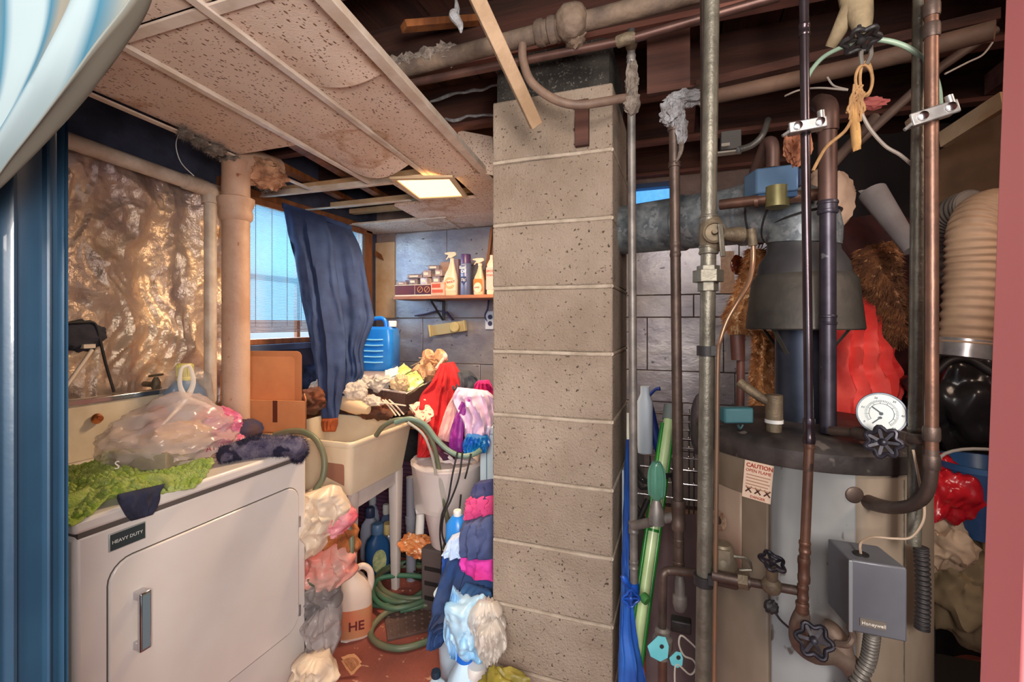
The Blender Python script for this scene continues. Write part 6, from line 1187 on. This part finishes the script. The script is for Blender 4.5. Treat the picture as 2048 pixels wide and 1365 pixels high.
def clamp(label, c, rz, sc=1):
    t = thing('pipe_clamp', label, 'clamp', c, 'silver earthing clamps'); M_ = Matrix.Rotation(rz, 3, 'Y'); ZN = mat('zinc_bright', (186, 184, 182), (150, 148, 148), sc=20, rough=.35, metal=.7); o = []
    obj('strap', B().box(V(c), (.062*sc, .030, .016*sc), M_).box(V(c)+V((0,-.012,0)), (.066*sc, .006, .022*sc), M_), ZN, t, bev=.002)
    for x in (-.018, .02): obj('screw', B().lathe([(.007, 0), (.007, .005), (.004, .006)], V(c)+M_@V((x*sc, -.016, 0)), 12, ax=(0,-1,0)), CHROME, t)
    obj('lug', B().cyl(V(c)+M_@V((.024*sc, -.012, .004)), V(c)+M_@V((.024*sc, -.012, .020)), .006).tube([V(c)+M_@V((-.03*sc,-.01,-.004)), V(c)+M_@V((-.045*sc,-.012,-.012))], .003, 8), ZN, t)
clamp('silver earthing clamp bridging conduit and copper line at the far right', at(1862, 232, .79), R_(-14)); clamp('silver earthing clamp at the top of the dark supply pipe', at(1612, 255, .85), R_(-4), .9)
tag(obj('torn_insulation', B().blob(at(1595, 290, .93), (.020, .02, .035), 5, .45, 3, 4, True), mat('orange_brown_paper', (196, 130, 96), (150, 96, 70), sc=20, rough=.85)), 'torn orange brown wrapping behind the supply pipe clamp', 'insulation')
tp = thing('ceiling_valve', 'black wheel valve up at the right where the earthing wire passes', 'valve', at(1725, 75, .9))
obj('body', B().tube([at(1700, -60, .93), at(1712, 0, .93), at(1722, 40, .92), at(1725, 66, .91)], [.026, .028, .02, .012], 14, 4).tube([at(1705, 10, .93), at(1682, 55, .95), at(1660, 95, .97)], [.02, .015, .010], 12, 4), mat('straw_lagging', (150, 134, 104), (112, 96, 76), sc=14, rough=.8, bump=.3), tp)
handwheel(tp, at(1722, 80, .88), (0, -.3, -1), .026, 6, BLACK)
rpb = B()
rr = random.Random(5)
rpb.tube([at(1728+17*cos(a), 160+30*sin(a), .9) for a in [2*pi*k/20 for k in range(21)]], .0028, 7, 2)
rpb.tube([at(1732+12*cos(a), 158+34*sin(a), .905) for a in [2*pi*k/20 for k in range(21)]], .0028, 7, 2)
rt = thing('rope_bundle', 'tangled twine and old cloth strip hanging under the black wheel valve', 'rope', at(1725, 190, .9)); TW = mat('old_twine', (164, 128, 86), (130, 96, 64), sc=30, rough=.9)
obj('twine_loop', rpb, TW, rt)
obj('cord', B().tube([at(1726, 84, .9), at(1722, 110, .9), at(1724, 130, .9)], .004, 8, 4).tube([at(1740, 84, .9), at(1742, 110, .9), at(1732, 130, .9)], .004, 8, 4), mat('grey_cord', (96, 90, 84)), rt)
rb_ = B()
for i in range(12): rb_.tube([at(1722+rr.uniform(-14,14), 178+rr.uniform(-10,10), .9), at(1712+rr.uniform(-16,18), 205+rr.uniform(-10,14), .895), at(1705+rr.uniform(-14,26), 235+rr.uniform(-14,10), .9)], .0022, 6, 4)
obj('knot', rb_, TW, rt)
obj('cloth_strip', garment([(1698,200,.9,1714,202,.9),(1700,235,.9,1718,235,.9),(1704,270,.9,1720,268,.9),(1706,304,.9,1722,298,.9)], .006, 2, .003, 4, 20, 20, .002), mat('ochre_rag', (186, 148, 92), (156, 116, 70), sc=14, rough=.9), rt)
obj('red_strap', B().blob(at(1740, 208, .92), (.028, .01, .012), 4, .4, 3, 3), mat('dull_red', (120, 54, 50), rough=.8), rt)
for i, (lab, P) in enumerate((('tan wire sweeping down left from the twine bundle', ((1708,230,.9),(1690,262,.9),(1655,292,.9),(1638,318,.9),(1626,342,.9))), ('grey wire sweeping down right from the twine bundle', ((1722,225,.9),(1740,258,.9),(1770,292,.9),(1800,310,.89),(1826,332,.88))), ('pale wire looping left from the twine bundle', ((1655,155,.95),(1668,172,.93),(1695,180,.9),(1640,176,.95),(1600,180,1.0),(1570,192,1.0))), ('thin pale wire at the top right behind the conduit', ((1985,85,1.0),(1965,110,1.0),(1935,125,1.0),(1890,148,1.0)))))    :
    tag(obj('hanging_wire', B().tube([at(*q) for q in P], .0032 if i < 2 else .002, 7, 5), TW if i == 0 else mat('dusty_grey_wire', (140, 130, 122), rough=.6)), lab, 'wire', 'wires hanging among the right pipes')
# zone valve
zv = thing('zone_valve', 'blue grey zone valve head on a brass body above the vent duct', 'valve', at(1552, 400, 1.12))
zo = at(1512, 388, 1.14); zx = at(1598, 380, 1.08)-zo
obj('head', B().hexa(zo, zx, FW*.06, V((0,0,.062))), mat('steel_blue_cover', (96, 128, 160), (80, 110, 146), sc=4, rough=.35, metal=.2), zv, bev=.004)
obj('head_base', B().hexa(zo-V((0,0,.014))+zx*.04, zx*.94, FW*.055, V((0,0,.013))), mat('blue_dark_base', (44, 74, 110), rough=.4), zv, bev=.002)
obj('plug', B().hexa(zo+zx+V((0,0,.01)), zx*.16, FW*.04, V((0,0,.04))), mat('indigo_plug', (50, 54, 80), rough=.5), zv, bev=.003)
obj('brass_body', B().cyl(at(1555, 374, 1.12), at(1554, 415, 1.12), .026, n=26), mat('olive_brass', (150, 144, 98), (120, 114, 78), sc=12, rough=.45, metal=.6), zv)
obj('inlet', B().cyl(at(1440, 410, 1.2), at(1540, 398, 1.13), .013).cyl(at(1510, 404, 1.15), at(1518, 403, 1.145), .016).cyl(at(1568, 396, 1.12), at(1650, 388, 1.10), .014), COPPER, zv)
obj('top_elbow', B().tube([at(1545, 336, 1.16), at(1545, 298, 1.16), at(1540, 285, 1.17), at(1528, 300, 1.2), at(1500, 375, 1.3)], .0155, 14, 4), COPD, zv)
# junction box
jb = thing('junction_box', 'open metal junction box screwed to a joist above the second riser', 'junction box', at(1465, 305, 1.75))
obj('box', B().span(at(1442, 300, 1.9), at(1442, 300, 1.9)+V((.075, .06, .075))), mat('box_grey', (96, 92, 90), rough=.5, metal=.4), jb, bev=.002)
obj('lid', B().box(at(1458, 306, 1.85), (.09, .04, .006)).box(at(1451, 290, 1.85), (.03, .01, .012)), mat('pale_lid', (180, 172, 160), rough=.5), jb)
tag(flex([at(1476, 300, 1.8), at(1505, 290, 1.8), at(1525, 270, 1.85), at(1536, 240, 2.02)], .010, .008, mat('bright_flex', (150, 146, 142), rough=.4, metal=.6), 'armoured_cable', dep=.25), 'curved armoured cable leaving the junction box', 'cable')
# black wire ties over the vent
for i, (a, b_) in enumerate((((1520,496),(1550,415)), ((1528,500),(1610,440)), ((1530,505),(1640,475)))):
    wt = B()
    for k in (-.004, .004): wt.cyl(at(a[0], a[1], 1.33)+V((k,0,0)), at(b_[0], b_[1], 1.18)+V((k,0,0)), .0016, n=6)
    tag(obj('wire_pair', wt, BLACK), ('steepest black wire pair rising from the fur collar to the brass valve', 'middle black wire pair fanning from the fur collar', 'flattest black wire pair fanning right from the fur collar')[i], 'wire', 'black wires tied to the fur')
# ================================================================== BACKGROUND RIGHT: COATS, ROLL, DUCT, BAGS
def fur(name, label, rows, m, bulge=.05, ln=.03, cnt=5000, seed=1, cat='fur coat'):
    b = B(); garment(rows, bulge, 3, .01, seed, 40, 40, .012, b); b.f = [f for f in b.f if len(f) <= 4]; b.hair(ln, cnt, seed, .7, .0013); return tag(obj(name, b, m), label, cat)
TANF = mat('tan_fur', (214, 160, 108), (150, 94, 54), sc=26, c3=(240, 206, 160), sc3=40, t3=.58, rough=.9)
BRF = mat('brown_fur', (150, 98, 62), (84, 50, 34), sc=22, c3=(186, 136, 96), sc3=40, t3=.6, rough=.95)
fur('fur_coat', 'tan fur sleeve hanging left of the draft hood', [(1496,498,1.62,1530,500,1.62),(1490,540,1.6,1530,545,1.62),(1470,590,1.6,1506,600,1.62),(1455,640,1.6,1490,655,1.62),(1468,668,1.6,1510,665,1.62)], TANF, .035, .022, 5000, 3)
fur('fur_trim', 'tan fur trim hanging behind the flue above the relief valve', [(1512,660,1.66,1545,662,1.66),(1508,700,1.66,1548,700,1.66),(1505,750,1.66,1550,750,1.66),(1508,800,1.66,1548,800,1.66),(1505,825,1.66,1545,826,1.66)], TANF, .035, .02, 5000, 5)
fur('fur_sleeve', 'brown fur sleeve crossing down behind the galvanised conduit', [(1715,500,1.5,1790,480,1.5),(1722,545,1.48,1790,535,1.48),(1745,590,1.46,1798,580,1.46),(1765,640,1.46,1810,630,1.46),(1785,690,1.46,1815,685,1.46)], BRF, .05, .025, 7000, 7)
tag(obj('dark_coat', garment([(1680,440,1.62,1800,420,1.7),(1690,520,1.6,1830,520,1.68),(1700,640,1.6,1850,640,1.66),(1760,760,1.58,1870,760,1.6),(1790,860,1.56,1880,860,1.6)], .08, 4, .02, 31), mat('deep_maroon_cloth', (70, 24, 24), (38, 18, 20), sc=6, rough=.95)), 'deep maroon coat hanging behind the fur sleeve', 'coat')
REDH = mat('bright_red_lining', (240, 86, 78), (206, 30, 30), sc=6, rough=.7)
tag(obj('red_coat', garment([(1668,600,1.55,1730,560,1.55),(1664,660,1.52,1755,640,1.52),(1662,720,1.5,1780,700,1.5),(1660,790,1.48,1792,770,1.5),(1662,850,1.46,1785,850,1.48)], .05, 5, .022, 35, crumple=.02), REDH), 'bright red coat lining glowing beside the flue behind the gauge', 'coat')
tag(obj('amber_bottle', B().blob(at(1474, 530, 1.7), (.022, .02, .035), 3, .2, 2, 3), mat('amber_glassy', (120, 50, 24), (70, 26, 14), sc=9, rough=.15)), 'amber glossy bundle beside the tan fur sleeve', 'bundle')
tag(obj('printed_card', B().box(onY(1455, 545, YB-.024), (.07, .006, .24)).box(onY(1466, 545, YB-.029), (.016, .004, .17)), mat('beige_print_card', (200, 168, 146), (176, 146, 126), sc=40, rough=.8)), 'beige printed card behind the gas union', 'card')
tag(obj('paper_wrap', B().blob(at(1648, 402, 1.2), (.062, .03, .075), 4, .22, 1.8, 4, True), mat('grey_kraft', (176, 150, 130), (140, 116, 100), sc=6, rough=.85)), 'crumpled kraft paper wrapped round the hot water pipe elbow', 'paper')
pr = thing('paper_roll', 'rolled grey plans leaning diagonally below the diagonal pipes', 'paper roll', at(1780, 450, 1.25))
obj('roll', B().tube([at(1745, 385, 1.3), at(1825, 500, 1.2)], [.034, .020], 20), mat('grey_paper', (128, 122, 122), (108, 100, 100), sc=6, rough=.8), pr)
obj('loose_end', garment([(1716,382,1.3,1765,372,1.3),(1735,400,1.3,1780,385,1.3),(1752,412,1.28,1785,400,1.28)], .006, 2, .006, 5, 24, 12, .006), mat('grey_paper', (1,1,1)), pr)
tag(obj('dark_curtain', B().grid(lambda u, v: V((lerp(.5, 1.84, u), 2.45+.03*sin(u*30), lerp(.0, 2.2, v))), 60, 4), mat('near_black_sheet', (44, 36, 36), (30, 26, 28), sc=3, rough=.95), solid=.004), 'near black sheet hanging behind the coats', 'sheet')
fd = [at(*q) for q in ((1900,560,1.3),(1893,490,1.28),(1895,450,1.24),(1912,425,1.2),(1945,412,1.15),(1975,425,1.1),(1962,470,1.08),(1952,530,1.08),(1942,610,1.08),(1934,690,1.08))]
DUCTM = mat('tan_vinyl_duct', (190, 158, 130), (150, 120, 96), sc=6, c3=(160, 90, 50), sc3=14, t3=.7, rough=.6)
dtt = thing('flexible_duct', 'dusty tan ribbed dryer duct bending over beside the red door edge', 'duct', at(1934, 690, 1.08))
flex([fd[0], fd[1], fd[2], fd[3], fd[4]], .040, .016, mat('grey_vinyl_duct', (110, 100, 92), (84, 76, 72), sc=8, rough=.6), 'rear_limb', dtt, dep=.06, n=26)
flex([at(1990,418,1.1), at(1960,432,1.08), at(1946,470,1.06), at(1943,530,1.06), at(1937,610,1.06), at(1930,690,1.06)], .046, .0165, DUCTM, 'front_limb', dtt, dep=.055, n=30)
obj('collar', B().cyl(at(1931, 680, 1.06), at(1926, 715, 1.06), .047, n=28), mat('foil_tape', (180, 176, 176), (140, 136, 138), sc=18, rough=.3, metal=.6), dtt)
crump('trash_bag', 'black glossy bag bulging below the ribbed duct', 'bag', 1925, 800, 1.35, (.12, .10, .16), mat('black_film', (34, 32, 34), (48, 46, 48), sc=9, rough=.25), 81, .15)
tag(obj('black_hose', B().tube([at(1872, 745, 1.2), at(1900, 722, 1.2), at(1940, 722, 1.2), at(1985, 748, 1.18)], .010, 10, 5), BLACK), 'black tube arching over the black bag', 'hose')
bk_c = at(1962, 1010, 1.15); bkt = thing('blue_bucket', 'blue tapered bucket with a white bail near the red door edge', 'bucket', bk_c)
BB = mat('blue_bucket_plastic', (48, 92, 140), (36, 76, 124), sc=6, rough=.35)
cz = bk_c-V((0,0,.08)); obj('body', B().lathe([(.035, 0), (.085, .17), (.092, .172), (.092, .186), (.084, .186), (.05, .05)], cz, 40), BB, bkt)
obj('bail', B().tube([cz+V((.09*cos(a), -.02, .186+.035*sin(a))) for a in [pi*k/12 for k in range(13)]], .004, 8), mat('dull_white_wire', (1,1,1)), bkt)
crump('red_bag', 'shiny red plastic bag squeezed left of the blue bucket', 'bag', 1888, 985, 1.16, (.06, .06, .07), mat('glossy_red_film', (200, 36, 46), (150, 18, 30), sc=9, rough=.25), 83, .3)
crump('beige_bag', 'beige crumpled paper bag under the red plastic bag', 'bag', 1888, 1085, 1.18, (.055, .05, .065), mat('beige_paper', (196, 172, 146), (160, 132, 108), sc=9, rough=.8), 84, .25)
crump('olive_bag', 'olive brown sack below the blue bucket', 'sack', 1935, 1170, 1.2, (.09, .08, .13), mat('olive_sack', (130, 112, 84), (100, 84, 62), sc=6, rough=.85), 85, .2)
tag(obj('card_scrap', B().hexa(at(1895, 1050, 1.22), RT*.06, UP*.03-RT*.02, FW*.003), mat('pale_card', (186, 160, 130), rough=.8)), 'pale card scrap poking out above the beige bag', 'card')
tag(obj('furnace_side', B().hexa(V((at(1842, 1000, 1.35).x, at(1842, 1000, 1.35).y, 0)), RT*.045, FW*.3, V((0,0,1.02))), mat('charcoal_sheet', (66, 62, 66), (50, 46, 50), sc=4, rough=.6, metal=.3), bev=.004), 'charcoal sheet metal side standing right of the water heater', 'cabinet')
tag(obj('floor_shade_sheet', B().span((.62, 1.62, 0), (1.84, 2.42, .012)), mat('near_black_sheet', (1,1,1))), 'near black sheet added as shade on the floor behind the water heater', 'floor_shade_sheet')  # sheet added to put shade over the red floor
tag(obj('travel_chest', B().span((1.0, 1.05, 0), (1.6, 1.5, .66)), mat('dark_trunk', (58, 48, 42), (44, 36, 34), sc=5, rough=.8), bev=.01), 'dark trunk on the floor under the sacks at the right', 'trunk')
# ================================================================== BETWEEN CHIMNEY AND HEATER: TALL THINGS
gl = thing('tube_light', 'fluorescent tube in a green sleeve leaning between chimney and heater', 'tube light', onZ(1235, 1500, 0))
g0, g1 = at(1258, 1400, 1.33), at(1338, 835, 1.60); 
obj('tube', B().cyl(g0, g1, .017, n=20), mat('pale_lime_tube', (206, 232, 180), (186, 216, 150), sc=6, rough=.25), gl)
GS = mat('bottle_green_sleeve', (40, 140, 40), (30, 110, 50), sc=5, rough=.3)
sd = (g1-g0).cross(FW).normalized()
for k in (-1, 1): obj('sleeve', B().cyl(g0+sd*.021*k, lerp(g0, g1, .97)+sd*.019*k, .007), GS, gl)
obj('end_cap', B().cyl(lerp(g0, g1, .99), lerp(g0, g1, 1.05), .022), mat('grey_cap', (120, 130, 130), rough=.6), gl); obj('band', B().cyl(lerp(g0, g1, .55), lerp(g0, g1, .56), .0185), GS, gl)
um = thing('umbrella', 'folded blue umbrella propped behind the first riser', 'umbrella', at(1285, 830, 1.9)); UBL = mat('royal_blue_nylon', (30, 60, 150), (20, 44, 110), sc=6, rough=.5)
obj('canopy', B().tube([at(1290, 790, 1.9), at(1300, 830, 1.88), at(1315, 890, 1.86), at(1325, 930, 1.85)], [.02, .022, .018, .01], 12, 4).tube([at(1286, 798, 1.9), at(1270, 812, 1.9), at(1275, 860, 1.9)], [.012, .008, .004], 8, 4), UBL, um)
us_ = at(1325, 925, 1.85); obj('shaft', B().cyl(us_, (us_.x, us_.y, 0), .006), BLACK, um)
obj('strap_end', B().tube([at(1295, 795, 1.88), at(1310, 780, 1.87), at(1320, 778, 1.86)], [.008, .006, .009], 8, 4), UBL, um)
tag(obj('white_bottle', B().sup([(0, .06, .05), (.20, .06, .05), (.23, .035, .035), (.26, .035, .035)], 20, 3, Matrix.Translation(at(1290, 905, 1.85))), mat('cool_grey_plastic', (176, 190, 206), rough=.4)), 'cool grey bottle standing behind the first riser', 'bottle')
wsh = thing('wire_shelf', 'chrome wire rack glimpsed between second riser and gas pipe', 'rack', at(1380, 1000, 1.9)); wq0, wq1 = onY(1270, 850, 2.3).x, onY(1412, 850, 2.3).x
for i, py in enumerate((830, 846, 862, 880, 898, 918, 942, 970, 1000)): obj('wire', B().cyl(V((wq0, 2.3, onY(1380, py, 2.3).z)), V((wq1, 2.3, onY(1380, py, 2.3).z)), .0035 if i % 3 else .006, n=8), CHROME, wsh)
for px in (1378, 1388, 1398, 1345, 1300): x = onY(px, 850, 2.3).x; obj('upright', B().cyl((x, 2.31, 0), (x, 2.31, .98), .0035, n=8), CHROME, wsh)
tag(obj('cloth_sack', B().blob(at(1400, 850, 1.55), (.03, .05, .10), 4, .15, 2, 4), mat('taupe_grey_cloth', (104, 94, 96), (84, 76, 80), sc=8, rough=.9)), 'taupe grey cloth bundle behind the gas pipe left of the heater', 'cloth')
tag(obj('brown_drum', B().lathe([(.13, 0), (.13, .50), (.135, .505), (.135, .52), (.12, .52)], (onY(1352, 1050, 1.85).x+.02, 1.85, 0), 40), mat('brown_drum_paint', (110, 78, 62), (86, 60, 50), sc=6, rough=.7)), 'brown drum standing behind the second riser', 'drum')
tag(obj('cardboard_sheet', B().hexa(V((onY(1290, 1100, 1.6).x, 1.62, 0)), V((.16, .06, 0)), (.0, .004, 0), V((0, .05, .72))), mat('mauve_card', (120, 100, 102), (104, 84, 84), sc=5, rough=.85)), 'mauve cardboard sheet leaning behind the pipe manifold', 'cardboard')
tag(obj('white_board', B().hexa(V((CXB+.012, 1.55, 0)), V((.012, .0, 0)), (0, .10, 0), V((0, 0, .90))), mat('cool_white_board', (206, 222, 236), (180, 200, 224), sc=6, rough=.5), bev=.002), 'white board on edge against the shaded chimney side', 'board')
tag(obj('blue_drape', garment([(1252,880,1.5,1262,880,1.5),(1248,1000,1.42,1262,1000,1.42),(1244,1120,1.36,1262,1120,1.36),(1240,1250,1.34,1270,1250,1.34),(1236,1400,1.30,1300,1400,1.32)], .02, 2, .006, 44), mat('blue_glow_cloth', (40, 100, 190), (30, 70, 150), sc=5, rough=.7)), 'vivid blue cloth hanging in the gap beside the chimney', 'cloth')  # blue glow beside the chimney is put into this cloth colour
tag(obj('slanted_bar', B().cyl(at(1262, 1075, 1.45), at(1296, 1000, 1.5), .009).cyl(at(1255, 980, 1.5), at(1300, 1060, 1.48), .006), DARKM), 'dark crossed bars behind the shutoff valve', 'bars')
cbx_ = B()
for i in range(3): cbx_.tube([at(1268, 830+i*8, 1.55), at(1276, 930+i*20, 1.5), at(1300+8*i, 965, 1.48), at(1340+4*i, 950, 1.5), at(1350, 1000, 1.5)], .005, 7, 5)
tag(obj('cable_loop', cbx_, BLACK), 'black cable coil looped behind the shutoff valve', 'cable')
# cobweb threads among the joists
for i, (a, b_) in enumerate((((860,200),(1000,170)), ((890,240),(1010,225)))):
    cw = B(); rr = random.Random(i); P = [at(lerp(a[0], b_[0], t/8), lerp(a[1], b_[1], t/8)+rr.uniform(-5,5), 1.9) for t in range(9)]; cw.tube(P, [.004+.006*abs(noise.noise(V((k*.7, i, 0)))) for k in range(9)], 6, 3)
    tag(obj('cobweb', cw, mat('pale_lint', (1,1,1))), ('upper dusty cobweb strand strung left of the chimney', 'lower dusty cobweb strand strung left of the chimney')[i], 'cobweb')
